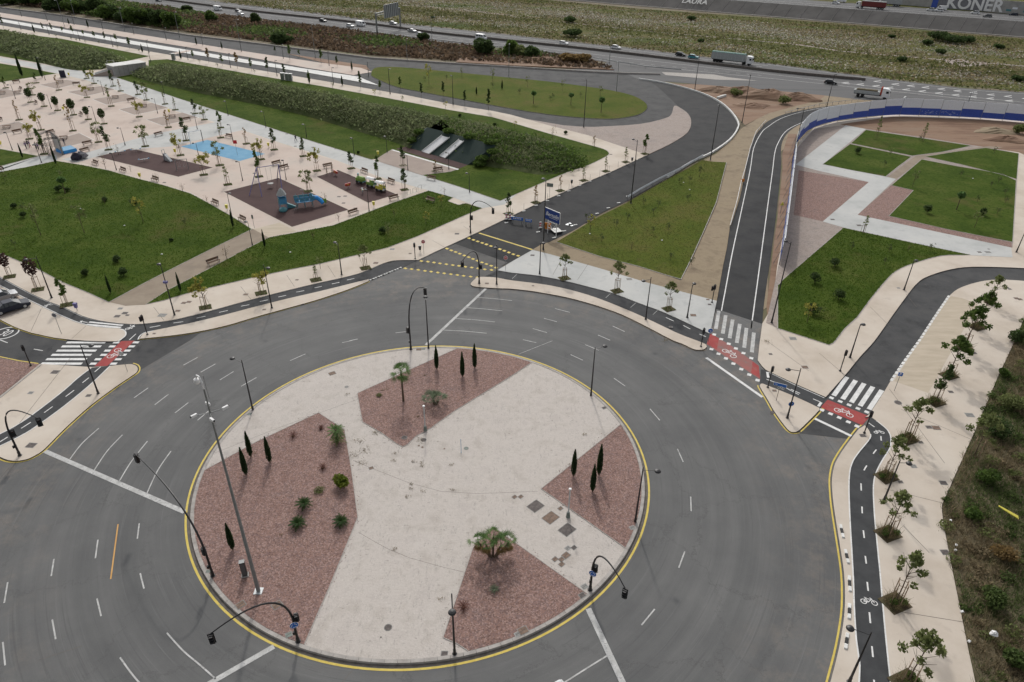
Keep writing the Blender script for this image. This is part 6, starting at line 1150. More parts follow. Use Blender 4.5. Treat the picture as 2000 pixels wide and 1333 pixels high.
# wild scrub at the lower right
def scrub():
    poly = [G(x, y) for x, y in SCR]; poly2 = [p for p in poly]
    q = scatter(poly2, 60000); q = q[(q[:, 0] < 75) & (q[:, 1] < 130)]; k = np.sin(q[:, 0] * .55 + 1.3 * np.sin(q[:, 1] * .21)) + np.cos(q[:, 1] * .43 + q[:, 0] * .2) + nr.normal(size=len(q)) * .45
    for nm, m, sel, h in (('green_scrub', 'scrub_green', k > -.1, .42), ('brown_scrub', 'scrub_brown', k <= -.1, .5)):
        c = q[sel]; c = np.repeat(c, 3, 0) + nr.normal(size=(len(c) * 3, 2)) * .15
        o = add(nm, quads(nm, blades(np.c_[c, np.full(len(c), .05)], h, .055, 1.3), m)); kind(o, 'stuff'); o['label'] = nm.replace('_', ' ') + ' of the waste ground on the right'; o['category'] = 'scrub'
    gl = {'scrub_green': [], 'scrub_brown': [], 'leaf_olive': []}
    c = scatter(poly2, 900); c = c[(c[:, 0] < 75) & (c[:, 1] < 130)]
    for x, y in c:
        r = rnd.uniform(.25, .85); kk = math.sin(x * .55 + 1.3 * math.sin(y * .21)) + math.cos(y * .43 + x * .2)
        gl['scrub_green' if kk > -.2 else ('leaf_olive' if rnd.random() < .4 else 'scrub_brown')].append(ell(int(170 * r), (x, y, r * .45), (r, r, r * .55), .3))
    for m, L_ in gl.items():
        if L_: o = add('scrub_bushes', leafmesh('scrub_bushes', np.concatenate(L_), .15, m)); kind(o, 'stuff'); o['label'] = 'tangled low bushes of the waste ground'; o['category'] = 'scrub'
scrub()
for x, y, r, m, d in ((1985, 668, 1.5, 'leaf_dark', 'dark bush at the upper end of the waste ground'), (1962, 735, .9, 'leaf_green', 'green bush leaning over the riverside pavement edge'), (1940, 850, 1.8, 'leaf_dark', 'large dark bush behind the spreading riverside tree'), (1925, 940, 1.3, 'leaf_green', 'green bush beside the lower riverside edge'), (1895, 1010, 1.0, 'leaf_green', 'bush at the narrowest point of the waste ground'), (1975, 800, 1.6, 'leaf_olive', 'olive bush at the right picture edge'), (1960, 1090, 1.2, 'brown_leaf', 'brown bush below the yellow plank'), (1935, 1180, 1.3, 'scrub_green', 'broad green bush above the white bag'), (1975, 1300, 1.2, 'scrub_green', 'green bush in the bottom right corner')):
    bush((x, y), r, r * 1.2, m, d, .05, int(620 * r), .17, 'scrub_bush', True, 'large bushes of the waste ground')
o = MB().hexa([(0, 0, 0), (1.9, -.2, 0), (1.8, .25, 0), (0, .2, 0)], [(0, 0, .06), (1.9, -.2, .1), (1.8, .25, .1), (0, .2, .06)], 'yellow').build('plank', None, G(1950, 990, .75) , -.75); o.rotation_euler = (0, .25, -.62); tag(o, 'pale yellow plank lying in the dry scrub', 'plank', None, True)
b = MB(); b.lathe((0, 0, 0), [(.12, 0), (.27, .06), (.22, .20), (.10, .30), (.03, .36)], 'sign_white', 7, sx=1.3); b.v = [(x + rnd.uniform(-.07, .07), y + rnd.uniform(-.07, .07), z + rnd.uniform(-.03, .05)) for x, y, z in b.v]; o = b.build('plastic_bag', None, G(1941, 1240, .45)); tag(o, 'crumpled white plastic bag in the green scrub', 'bag', None, True)
for x, y in ((1857, 1017), (1866, 1075), (1868, 1065), (1879, 1195), (1893, 1253), (157, 408), (243, 441), (316, 497), (567, 493), (1152, 457), (1293, 470), (1301, 559), (1347, 371), (1335, 357), (1900, 349)): tag(MB().box((0, 0, .04), (.3, .22, .08), 'sign_white', rnd.random(), .7).build('litter', None, G(x, y, ZP + .1)), 'small piece of white litter', 'litter', 'scattered white litter')
# river bed meadow: pale flowering weeds and tussocks
def meadow():
    A = [G(x, y, 0) for x, y in [(420, 4), (500, 14), (750, 44), (1000, 70), (1250, 98), (1500, 125), (1750, 158), (2040, 186), (2040, 80), (1750, 57), (1500, 37), (1250, 19), (1087, 3), (900, -12)]]
    q = scatter(A, 60000); o0 = G(1500, 124, 0); d0 = (G(2000, 181, 0) - o0).normalized(); n0 = Vector((-d0.y, d0.x)); X = (q[:, 0] - o0.x) * d0.x + (q[:, 1] - o0.y) * d0.y; S = (q[:, 0] - o0.x) * n0.x + (q[:, 1] - o0.y) * n0.y
    S = S + 6 * np.sin(X * .021) + 3.5 * np.sin(X * .067 + 1); bn = lambda c, w_: np.exp(-((S - c) / w_) ** 2)
    pt = np.sin(X * .05 + S * .11) + np.sin(X * .023 - S * .07 + 2) + np.sin(X * .13 + 1.7 * np.sin(S * .2))
    wf = (.55 * bn(20, 11) + .95 * bn(76, 17) + .35 * bn(100, 9)) * (1 + .35 * pt); gf = (bn(42, 13) + .8 * bn(5, 8) + .6 * bn(128, 9)) * (1 + .2 * pt); R_ = nr.random(len(q))
    isw = R_ < wf * .75; isb = (~isw) & (R_ > .62 + .3 * gf)
    for nm, m, sel, s in (('white_flowering_weeds', 'flower_white', isw, .5), ('meadow_tussocks', 'meadow_leaf', (~isw) & (~isb) & (nr.random(len(q)) < .4 + .6 * gf), .6), ('brown_tussocks', 'scrub_brown', isb & (pt > -.6), .6)):
        c = q[sel]; o = add(nm, leafmesh(nm, np.c_[c, nr.uniform(0, .35, len(c))], s, m, .3)); kind(o, 'stuff'); o['label'] = nm.replace('_', ' ') + ' of the dry river bed'; o['category'] = 'weeds'
meadow()
for x, y, r in ((1000 + 470 / 4, 72, 5), (1790 + 20, 88, 3), (1835, 80, 6), (1862, 85, 5), (1887, 84, 4), (1760, 120, 2.5), (1988, 158, 2.5), (1369, 82, 1.6), (1115, 44, 4), (1350, 40, 3), (1950, 95, 2.5), (846, 36, 1.3), (1742, 74, 1.8), (1835, 105, 2.5)):
    bush((x, y), r, r * .7, 'leaf_dark', 'dark thicket in the river bed', 0, int(260 * r), .55, 'thicket', False, 'thickets of the river bed')
line('river_track', [(1060, 35), (700, 3), (640, -4)], 1.6, .004, 'dirt'); line('river_track', [(1500, 82), (1570, 89), (1640, 100), (1840, 117), (1935, 124), (2030, 132)], 2.2, .004, 'pale_gravel'); sheet('river_clearing', sm([(1838, 115), (1862, 114), (1900, 120), (1935, 124), (1900, 130), (1862, 128), (1838, 115)], 3)[:-1], .008, 'pale_gravel'); line('river_track', [(750, 9), (840, 13), (900, 19), (1000, 31)], 2.0, .005, 'pale_gravel'); line('river_track', [(1000, 33), (1070, 40), (1250, 60), (1500, 82)], 1.4, .005, 'pale_gravel')
# planted bank between boulevard road and motorway
def bank():
    top = [(100, -14), (250, 6), (307, 12), (400, 27), (500, 39.5), (625, 53), (750, 70), (875, 87), (960, 97), (1050, 104), (1150, 119)]; bot = [(-100, -8), (120, 22), (250, 45), (375, 64), (500, 79), (625, 96), (725, 108), (875, 118), (1000, 125), (1100, 132), (1200, 137)]
    sheet('planted_bank', top + bot[::-1], 0.0, 'bank_scrub')
    A = [G(x, y) for x, y in top + bot[::-1]]; q = scatter(A, 26000); d = q[:, 0] * .05 + q[:, 1] * .13; k = np.sin(d) + np.cos(q[:, 0] * .11) + nr.normal(size=len(q)) * .5 - (q[:, 0] + 60) * .004
    for nm, m, sel in (('reddish_bank_plants', 'bank_leaf', k < .8), ('green_bank_plants', 'scrub_green', k >= .8)):
        c = q[sel]; o = add(nm, leafmesh(nm, np.c_[c, nr.uniform(.1, 1.1, len(c))], .9, m, .1)); kind(o, 'stuff'); o['label'] = nm.replace('_', ' ') + ' beside the motorway'; o['category'] = 'shrubs'
    sheet('bare_bank', [(905, 108), (960, 107), (1050, 112), (1150, 128), (1200, 136), (1000, 128), (890, 121)], .3, 'red_earth', 0)
bank()
def bigbush(b, r, h, m, desc, name='broad_tree'):
    B = G(b[0], b[1], 0); e = empty(name, B); MB().tube([(0, 0, 0), (.1, 0, h * .3), (0, .1, h * .6)], [.25, .2, .1], 'bark', 6).build('trunk', e)
    C = np.concatenate([ell(int(60 * r), (rnd.uniform(-.55, .55) * r, rnd.uniform(-.55, .55) * r, h * rnd.uniform(.3, .72)), (r * .5, r * .5, h * .26), .5) for _ in range(8)])
    add('crown', leafmesh('crown', C, .75, m, .1), e); tag(e, desc, 'tree', 'broad trees of the motorway bank', True)
for x, y, r, h, m, d in ((942, 107, 5, 6, 'leaf_dark', 'black green tree in front of the white minibus'), (993, 107, 4, 6, 'leaf_green', 'tree at the right of the black green one by the motorway'), (1012, 110, 3.4, 4, 'leaf_olive', 'olive shrub beside the trees at the bare earth'), (1038, 112, 3.4, 4, 'leaf_dark', 'dark shrub nearest the motorway slip, right of the pair'), (414, 42, 3.2, 5, 'leaf_green', 'green tree alone against the motorway edge near the left cars'), (497, 45, 3, 5, 'leaf_dark', 'dark shrub left of the first motorway cars'), (552, 84, 5, 4, 'leaf_dark', 'dark shrub mass at the kink of the boulevard wall'), (828, 80, 2.4, 3.4, 'leaf_dark', 'small dark tree right in front of two cars'), (368, 22, 3, 3.4, 'leaf_dark', 'dark shrub on the motorway verge at left'), (1112, 122, 4, 3, 'brown_leaf', 'brown shrub patch beside the slip road'), (1135, 122, 4, 3, 'brown_leaf', 'brown shrub patch nearer the slip road tip')): bigbush((x, y), r, h, m, d)
for k in range(16):
    x = 20 + k * 21 + rnd.uniform(-5, 5); y = -12 + x * .155 + rnd.uniform(0, 9) + 4; bigbush((x, y + 6), rnd.uniform(5, 7.5), rnd.uniform(5.5, 8.5), 'leaf_dark' if k % 3 else 'leaf_green', 'dark tree of the belt at the upper left')
    THINGS[-1] = (THINGS[-1][0], False)

# earth heaps; those by the barrier are added, their shading standing for a trench
def heap(x, y, r, h, m, desc, sx=1.6, rz=0.0):
    B = G(x, y, 0); b = MB(); n = 18; K = 6
    for k in range(K + 1):
        for j in range(n):
            a = 2 * math.pi * j / n; q = r * (1 - k / K) * (1 + .22 * math.sin(a * 3 + x) + rnd.uniform(-.09, .09)); b.v.append((q * sx * math.cos(a), q * math.sin(a), h * math.sin(k / K * 1.57) * rnd.uniform(.82, 1.1) - (.1 if k == 0 else 0)))
    mi = b.mi(m)
    for k in range(K):
        for j in range(n): j2 = (j + 1) % n; b.f.append((k * n + j, k * n + j2, (k + 1) * n + j2, (k + 1) * n + j)); b.m.append(mi)
    o = b.build('earth_heap', None, B, rz); tag(o, desc, 'earth heap', 'earth heaps', True)
for x, y, r, h, d in ((1450, 182, 5, 2.0, 'reddish earth heap between barrier and motorway, left one'), (1500, 190, 6, 2.4, 'largest reddish earth heap below the motorway edge'), (1556, 193, 5, 1.8, 'reddish earth heap nearest the ramp end'), (1400, 178, 4, 1.4, 'low earth heap just outside the curved barrier'), (1470, 208, 3.5, .9, 'small earth heap beside the very tall lamp'), (1060, 118, 6, 1.2, 'bare earth heap beside the slip road bushes'), (1945, 258, 4, 1.0, 'low earth heap on the bare ground behind the east lawns'), (1965, 275, 3.5, 1.2, 'earth heap at the corner of the far east lawn')): heap(x, y, r, h, 'red_earth' if x != 1945 else 'dirt', d)
for x, y, d in ((1438, 188, 'green bush on the earth heaps, left one'), (1530, 203, 'green bush at the foot of the largest earth heap'), (1990, 262, 'bush at the right end of the bare ground')): bush((x, y), 2.2, 2.6, 'leaf_olive', d, 0, 600, .35, 'scrub_bush', True)

# stray gravel and weeds along the bed edges and pavement joints
def stray():
    C = []
    for P in (bedT, bedL, bedR, bedB):
        for i in range(len(P)):
            a, c = Vector(P[i]), Vector(P[(i + 1) % len(P)]); L_ = (c - a).length
            for k in range(int(L_ * 9)): q = a.lerp(c, rnd.random()); C.append((q.x + rnd.gauss(0, .22), q.y + rnd.gauss(0, .22), ZI + .02))
    C = np.array([c for c in C if math.hypot(c[0] - RC.x, c[1] - RC.y) < RI - .1]); o = add('stray_gravel', leafmesh('stray_gravel', C, .07, 'red_gravel', .9)); kind(o, 'stuff'); o['label'] = 'stray red stones spilt along the gravel bed edges'; o['category'] = 'gravel'
    W_ = []
    for _ in range(22):
        a, r = rnd.uniform(0, 6.28), rnd.uniform(0, RI - 1); W_.append(np.c_[nr.normal(RC.x + r * math.cos(a), .16, 26), nr.normal(RC.y + r * math.sin(a), .12, 26), np.full(26, ZI + .02)])
    for x, y in [(820, 860), (700, 862), (706, 905), (690, 890), (712, 880), (735, 845), (1300, 665), (1497, 667), (1752, 1005), (1850, 990), (1845, 1030)]:
        g = G(x, y, ZI); W_.append(np.c_[nr.normal(g.x, .35, 70), nr.normal(g.y, .3, 70), np.full(70, g.z)])
    o = add('small_weeds', quads('small_weeds', blades(np.concatenate(W_), .09, .05, 1.5), 'stem_leaf')); kind(o, 'stuff'); o['label'] = 'tiny dry weeds growing through the paving'; o['category'] = 'weeds'
stray()

# ================================================================== PARK FURNITURE, PLAY EQUIPMENT, PEOPLE
def bench_make():
    e = empty('park_bench', (0, 0, 0))
    MB().box((0, .0, .45), (1.9, .42, .06), 'wood').build('seat', e); MB().box((0, .24, .75), (1.9, .05, .36), 'wood', rx=-.15).build('backrest', e)
    for x in (-.8, .8): MB().box((x, -.14, .21), (.06, .06, .42), 'grey_metal').box((x, .2, .42), (.06, .07, .84), 'grey_metal').box((x, .02, .40), (.06, .4, .05), 'grey_metal').build('leg', e)
    return e
bench = Proto(bench_make)
def put_bench(x, y, ang, d='wooden park bench with a backrest'):
    p = base((x, y)); a = G(x + 10 * math.cos(ang), y - 10 * math.sin(ang), ZP) - p; o = bench((p.x, p.y, ZP + .02), math.atan2(a.y, a.x), (1.15, 1.15, 1.05)); tag(o, d, 'bench', 'park benches')
for x, y, a in ((311, 266, .25), (447, 270, -.2), (172, 284, .2), (167, 297.5, .25), (35, 261, .2), (100, 262, .25), (186, 322, -.35), (240, 336, -.35), (541, 323, .25), (556, 331, .25), (641, 328, .2), (711, 338, -.35), (763, 358, -.35), (770, 391, .25), (691, 419, .3), (420, 400, -.4), (473, 432, -.45), (418, 516, .35), (856, 336, .12), (303, 354, -.3), (33, 163, .15), (257, 199, .15), (150, 167, .1), (365, 237, .15), (2, 334, -.4), (0, 236, -.3), (158, 226, -.5), (70, 203, -.5), (40, 176, -.4), (842, 352, -.2), (840, 395, -.3)):
    put_bench(x, y, a)
for x, y in ((35, 183), (119, 162), (178, 176), (226, 192), (281, 209), (337, 230), (14, 251), (125, 272), (5, 184)):
    p = base((x, y)); e = empty('picnic_table', p, .35); MB().box((0, 0, .75), (1.8, .75, .06), 'wood').build('tabletop', e)
    for s in (-1, 1): MB().box((0, s * .7, .45), (1.8, .28, .05), 'wood').build('seat', e); MB().tube([(s * .7, -.75, 0), (s * .7, -.3, .72), (s * .7, .3, .72), (s * .7, .75, 0)], .04, 'black_metal', 5).build('frame', e)
    tag(e, 'wooden picnic table on a brown paved diamond', 'picnic table', 'picnic tables')
# bare frames and bike stands
for k, (x, y) in enumerate(((799, 380), (810, 376), (820, 371))):
    p = base((x, y)); e = empty('bike_stand', p, .9); MB().tube([(-.5, 0, 0), (-.5, 0, .85), (-.4, 0, .95), (.4, 0, .95), (.5, 0, .85), (.5, 0, 0)], .03, 'grey_metal', 6).build('hoop', e); MB().box((0, 0, .01), (1.2, .12, .02), 'grey_metal').build('base_bar', e); tag(e, ('leftmost', 'middle', 'rightmost')[k] + ' bent tube bike stand beside the train playground', 'bike stand', 'bike stands', True)
def swings():
    e = empty('swing_frame', base((505, 372)))
    o = Vector(e.location); P = lambda x, y, z=0: tuple(G(x, y, z + ZP) - o)
    top1, top2 = Vector(P(508, 369)), Vector(P(551, 364)); top1 += Vector((0, 0, 4.4)); top2 += Vector((0, 0, 4.6))
    MB().tube([top1, top2], .07, 'play_purple', 6).build('top_bar', e)
    for q, t in ((P(487, 383), top1), (P(511.5, 385), top1), (P(541, 352), top2), (P(552, 378), top2)): MB().tube([q, t], .08, 'play_purple', 6).build('leg', e)
    m = top1.lerp(top2, .5) - Vector((0, 0, .1))
    b = MB()
    for s in (-.5, .5): b.tube([m + Vector((s, 0, 0)), m + Vector((s * .8, 0, -3.4))], .02, 'light_metal', 4)
    b.build('chains', e); MB().lathe(tuple(m + Vector((0, 0, -3.6))), [(.6, 0), (.62, .08), (.3, .1)], 'black_metal', 12).build('nest_seat', e)
    tag(e, 'tall purple swing frame in the largest maroon playground', 'swing', None, True)
swings()
def rocket():
    B = base((554, 408)); e = empty('play_tower', B, .5)
    e.scale = (.8, .8, .85)
    for x in (-.8, .8):
        for y in (-.8, .8): MB().tube([(x, y, 0), (x, y, 3.3)], .07, 'play_blue', 6).build('post', e)
    MB().box((0, 0, 1.3), (1.7, 1.7, .1), 'play_teal').build('platform', e)
    for a in range(4): MB().box((.85 * math.cos(a * 1.571), .85 * math.sin(a * 1.571), 2.0), (.06, 1.6, 1.2), 'play_blue' if a % 2 else 'play_teal', a * 1.571).build('panel', e)
    MB().lathe((0, 0, 3.3), [(1.2, 0), (.85, .7), (.4, 1.3), (.03, 1.6)], 'canvas_grey', 8).build('roof', e); MB().hexa([(1.0, -.4, 0), (1.0, .4, 0), (3.0, .4, 0), (3.0, -.4, 0)], [(.9, -.4, 1.3), (.9, .4, 1.3), (3.0, .4, .12), (3.0, -.4, .12)], 'play_teal').build('slide', e)
    MB().lathe((-.4, -1.5, 0), [(.9, 0), (1.0, .3), (.8, .7), (.2, .9)], 'play_teal', 10).build('climbing_dome', e)
    tag(e, 'blue play tower with a pointed white roof', 'play tower', None, True)
    B = base((596, 404)); e = empty('play_castle', B, .4)
    e.scale = (.8, .8, .85)
    for x in (-1.8, 0, 1.8):
        for y in (-.8, .8): MB().tube([(x, y, 0), (x, y, 3.0)], .07, 'play_teal', 6).build('post', e)
    MB().box((0, 0, 1.35), (3.8, 1.8, .1), 'play_blue').build('platform', e)
    for x in (-1.8, -.6, .6, 1.8): MB().box((x, -.85, 2.05), (1.0, .08, 1.1), 'play_blue', 0).box((x, -.9, 2.1), (.4, .06, .4), 'play_teal').build('panel', e); MB().box((x, .85, 2.05), (1.0, .08, 1.1), 'play_teal').build('panel', e)
    MB().tube([(2.0, 0, 1.9), (3.0, 0, 1.8), (3.8, -.4, 1.2), (4.2, -.9, .6)], [.55, .5, .48, .45], 'bright_blue', 12).build('tube_slide', e); MB().lathe((2.3, 0, 1.9), [(.75, -.3), (.6, .1), (.5, .3)], 'play_blue', 12, 'x').build('tube_ring', e)
    MB().tube([(-1.8, -.9, 1.3), (-2.8, -1.6, 0)], .05, 'grey_metal', 5).tube([(-1.3, -.9, 1.3), (-2.3, -1.6, 0)], .05, 'grey_metal', 5).build('ladder', e)
    MB().box((4.8, -.2, .9), (.8, .1, 1.0), 'bright_green').build('side_panel', e)
    tag(e, 'blue climbing castle with a bright blue tube slide', 'play castle', None, True)
rocket()
def train():
    for x, y, m1, m2, roof, d in ((705, 358, 'play_teal', 'bright_green', None, 'green and teal locomotive of the play train'), (726, 366, 'canvas_grey', 'bright_green', 'white_metal', 'middle carriage of the play train under a white roof'), (744, 374, 'canvas_grey', 'yellow', 'white_metal', 'last carriage of the play train with yellow side and white roof')):
        e = empty('play_train_carriage', base((x, y)), -.55); e.scale = (.85, .85, .85)
        MB().box((0, 0, .55), (2.3, 1.2, .25), m1).build('floor', e)
        for s in (-1, 1):
            MB().box((0, s * .6, 1.05), (2.2, .08, .75), m2).build('side_panel', e)
            for wx in (-.7, .7): MB().lathe((wx, s * .66, .38), [(.36, -.06), (.38, 0), (.36, .06)], 'sign_black', 14, 'y').build('wheel', e)
        if roof:
            for sx in (-1, 1):
                for s in (-.55, .55): MB().tube([(sx * 1.0, s, .6), (sx * 1.0, s, 2.2)], .05, 'play_teal', 5).build('post', e)
            b = MB(); pr = [(-.75 + 1.5 * k / 6, 2.2 + .35 * math.sin(math.pi * k / 6)) for k in range(7)]
            b.hexa([(-1.2, y_, z_) for y_, z_ in pr], [(1.2, y_, z_) for y_, z_ in pr], roof); b.build('roof', e)
            MB().tube([(1.25, -.45, 1.2), (1.25, -.3, 2.0), (1.25, 0, 2.3), (1.25, .3, 2.0), (1.25, .45, 1.2)], .07, 'cloth_grey', 6).build('hoop', e)
        else:
            MB().lathe((.2, 0, 1.2), [(.55, -1.1), (.6, 0), (.6, .6), (.5, .9)], 'bright_green', 12, 'x').build('boiler', e); MB().lathe((-.7, 0, 1.7), [(.18, 0), (.16, .4), (.28, .7)], 'play_teal', 10).build('chimney', e)
        tag(e, d, 'play train', 'play train carriages', True)
train()
def rider(x, y, m, d, s=1.0):
    e = empty('spring_rider', base((x, y)), rnd.uniform(0, 3))
    MB().tube([(.12 * math.cos(k * .8), .12 * math.sin(k * .8), k * .028) for k in range(18)], .025, 'black_metal', 4).build('spring', e)
    MB().hexa([(-.5 * s, -.12, .5), (.45 * s, -.12, .5), (.45 * s, .12, .5), (-.5 * s, .12, .5)], [(-.62 * s, -.10, 1.0), (.62 * s, -.10, 1.15), (.62 * s, .10, 1.15), (-.62 * s, .10, 1.0)], m).build('body', e); MB().box((0, 0, .82), (.3, .42, .1), 'yellow').build('seat', e)
    MB().tube([(.3, -.3, 1.1), (.3, .3, 1.1)], .03, 'grey_metal', 5).build('handle', e); tag(e, d, 'spring rider', 'spring riders', True)
rider(656, 343, 'play_red', 'red and orange spring rider farthest back in the train playground', 1.2); rider(680, 368, 'play_red', 'red spring rider in the middle of the train playground'); rider(708.5, 379, 'canvas_grey', 'pale spring rider beside the lamp in the train playground', .8)
def tframe(x, y, m, d, w_=2.2):
    e = empty('small_swing', base((x, y)), .4)
    for s in (-1, 1): MB().tube([(s * w_ / 2, -.7, 0), (s * w_ / 2, 0, 2.2), (s * w_ / 2, .7, 0)], .06, m, 6).build('leg', e)
    MB().tube([(-w_ / 2, 0, 2.2), (w_ / 2, 0, 2.2)], .06, m, 6).build('crossbar', e)
    for s in (-.5, .5): MB().tube([(s - .15, 0, 2.2), (s - .15, 0, .6)], .012, 'light_metal', 4).tube([(s + .15, 0, 2.2), (s + .15, 0, .6)], .012, 'light_metal', 4).box((s, 0, .55), (.4, .18, .05), 'black_metal').build('swing_seat', e)
    tag(e, d, 'play frame', 'play frames', True)
tframe(644, 339, 'stake_wood', 'small wooden frame at the back of the train playground', 1.2); tframe(357, 331, 'grey_metal', 'grey swing in the long maroon playground', 2.4)
def slidelet():
    e = empty('small_slide', base((324, 313)), -.6)
    MB().hexa([(-.3, -.3, 0), (.3, -.3, 0), (.3, .3, 0), (-.3, .3, 0)], [(-.3, -.3, 1.5), (.3, -.3, 1.5), (.3, .3, 1.5), (-.3, .3, 1.5)], 'cloth_grey').build('tower', e); MB().hexa([(.3, -.3, .0), (2.2, -.3, .0), (2.2, .3, .0), (.3, .3, .0)], [(.3, -.3, 1.45), (2.2, -.3, .15), (2.2, .3, .15), (.3, .3, 1.45)], 'light_metal').build('chute', e)
    MB().tube([(-.3, -.3, 1.5), (-.3, -.3, 2.3), (-.3, .3, 2.3), (-.3, .3, 1.5)], .05, 'play_teal', 5).build('rail', e); tag(e, 'small grey slide in the long maroon playground', 'slide', None, True)
    for x, y, d in ((266, 297, 'grey spring toy farthest back in the long playground'), (282, 316, 'flat grey seesaw in the long playground'), (236, 301, 'white wheeled play vehicle at the left of the long playground')):
        e = empty('seesaw', base((x, y)), .5); MB().box((0, 0, .55), (2.4, .22, .08), 'light_metal', rx=0).build('beam', e); MB().tube([(0, -.25, 0), (0, 0, .55), (0, .25, 0)], .05, 'grey_metal', 5).build('support', e)
        for s in (-1, 1): MB().box((s, 0, .65), (.3, .3, .12), 'play_blue').tube([(s * .75, -.15, .9), (s * .75, .15, .9)], .025, 'grey_metal', 5).build('seat', e)
        tag(e, d, 'seesaw', 'seesaws', True)
slidelet()
e = empty('climbing_goal', base((380, 280))); o_ = Vector(e.location); g = [Vector(G(x, y, ZP)) - o_ for x, y in ((373, 283), (397, 278))]
for k, q in enumerate(g): MB().tube([q, q + Vector((0, 0, 3.0))], .08, 'sign_black' if k else 'sign_white', 6).build('post', e)
MB().tube([g[0] + Vector((0, 0, 3)), g[1] + Vector((0, 0, 3))], .07, 'sign_white', 6).build('crossbar', e); tag(e, 'small goal frame at the back edge of the blue court', 'goal', None, True)
def person(loc, rz, top, legs, desc, pose='stand', s=1.0, hair='hair_dark'):
    e = empty('person', loc, rz); e.scale = (s, s, s)
    st = {'stand': (.10, .0), 'walk': (.09, .26), 'sit': (.10, .0)}[pose]
    V = [(0, 0, .93, .13), (0, 0, 1.15, .13), (0, 0, 1.38, .15), (0, 0, 1.50, .06), (0, 0, 1.64, .105)]
    E_ = [(0, 1), (1, 2), (2, 3), (3, 4)]
    for sg in (1, -1):
        i = len(V)
        if pose == 'sit': L_ = [(sg * .10, 0, .90, .10), (sg * .12, -.42, .88, .075), (sg * .12, -.46, .46, .055), (sg * .12, -.58, .42, .045)]
        else: L_ = [(sg * .10, 0, .88, .10), (sg * .11, -sg * st[1] * .5, .48, .075), (sg * .11, -sg * st[1], .08, .05), (sg * .12, -sg * st[1] - .14, .04, .045)]
        V += L_; E_ += [(0, i), (i, i + 1), (i + 1, i + 2), (i + 2, i + 3)]
        i = len(V); V += [(sg * .20, 0, 1.40, .06), (sg * .27, -.02, 1.14, .045), (sg * .25, -.16, .92, .035), (sg * .24, -.20, .84, .04)]; E_ += [(2, i), (i, i + 1), (i + 1, i + 2), (i + 2, i + 3)]
    me = bpy.data.meshes.new('body'); me.from_pydata([v[:3] for v in V], E_, []); o = add('body', me, e)
    md = o.modifiers.new('Skin', 'SKIN'); me.skin_vertices[0].data[0].use_root = True
    for k, v in enumerate(V): me.skin_vertices[0].data[k].radius = (v[3], v[3] * .85)
    o.modifiers.new('Sub', 'SUBSURF').levels = 1; o.modifiers['Sub'].render_levels = 1
    for m in (legs, top, 'skin'): me.materials.append(MT[m])
    dg = bpy.context.evaluated_depsgraph_get(); nm = bpy.data.meshes.new_from_object(o.evaluated_get(dg)); o.modifiers.clear(); o.data = nm
    nm.materials.clear(); [nm.materials.append(MT[m]) for m in (legs, top, 'skin')]
    for p in nm.polygons: c = p.center; p.material_index = 2 if c.z > 1.50 or (abs(c.x) > .2 and c.z < .90 and pose != 'sit') else (1 if c.z > .95 or abs(c.x) > .19 else 0); p.use_smooth = True
    MB().lathe((0, .015, 1.66), [(.108, -.03), (.118, .03), (.09, .09), (.03, .12)], hair, 12).build('hair', e)
    tag(e, desc, 'person', 'people by the stage', True)
for x, y, t, l, p, a, d in ((52, 291, 'cloth_purple', 'cloth_dark', 'walk', .3, 'person in dark purple standing at the left of the small group'), (56, 288, 'cloth_dark', 'cloth_dark', 'stand', 1.0, 'taller person in black in the middle of the left group'), (60, 289, 'cloth_purple', 'cloth_red', 'walk', -.6, 'person with reddish trousers at the right of the left group'),
                           (72, 292, 'cloth_grey', 'cloth_dark', 'stand', .5, 'person in grey nearest the lamp beside the truss'), (76, 293, 'cloth_purple', 'cloth_dark', 'stand', -.5, 'person in purple under the left truss frame'), (82, 290, 'cloth_grey', 'cloth_grey', 'stand', 2.0, 'person in grey inside the truss frame'), (86, 292, 'cloth_dark', 'cloth_dark', 'stand', .2, 'person in black at the right side of the truss'),
                           (578, 276.5, 'cloth_dark', 'cloth_dark', 'walk', 1.2, 'person in dark clothes walking on the grey promenade by the lawn'), (595, 274, 'cloth_dark', 'cloth_dark', 'walk', 1.0, 'second person walking on the grey promenade near the lamp')):
    if x != 595: person(G(x, y, ZP + .02), a, t, l, d, p)
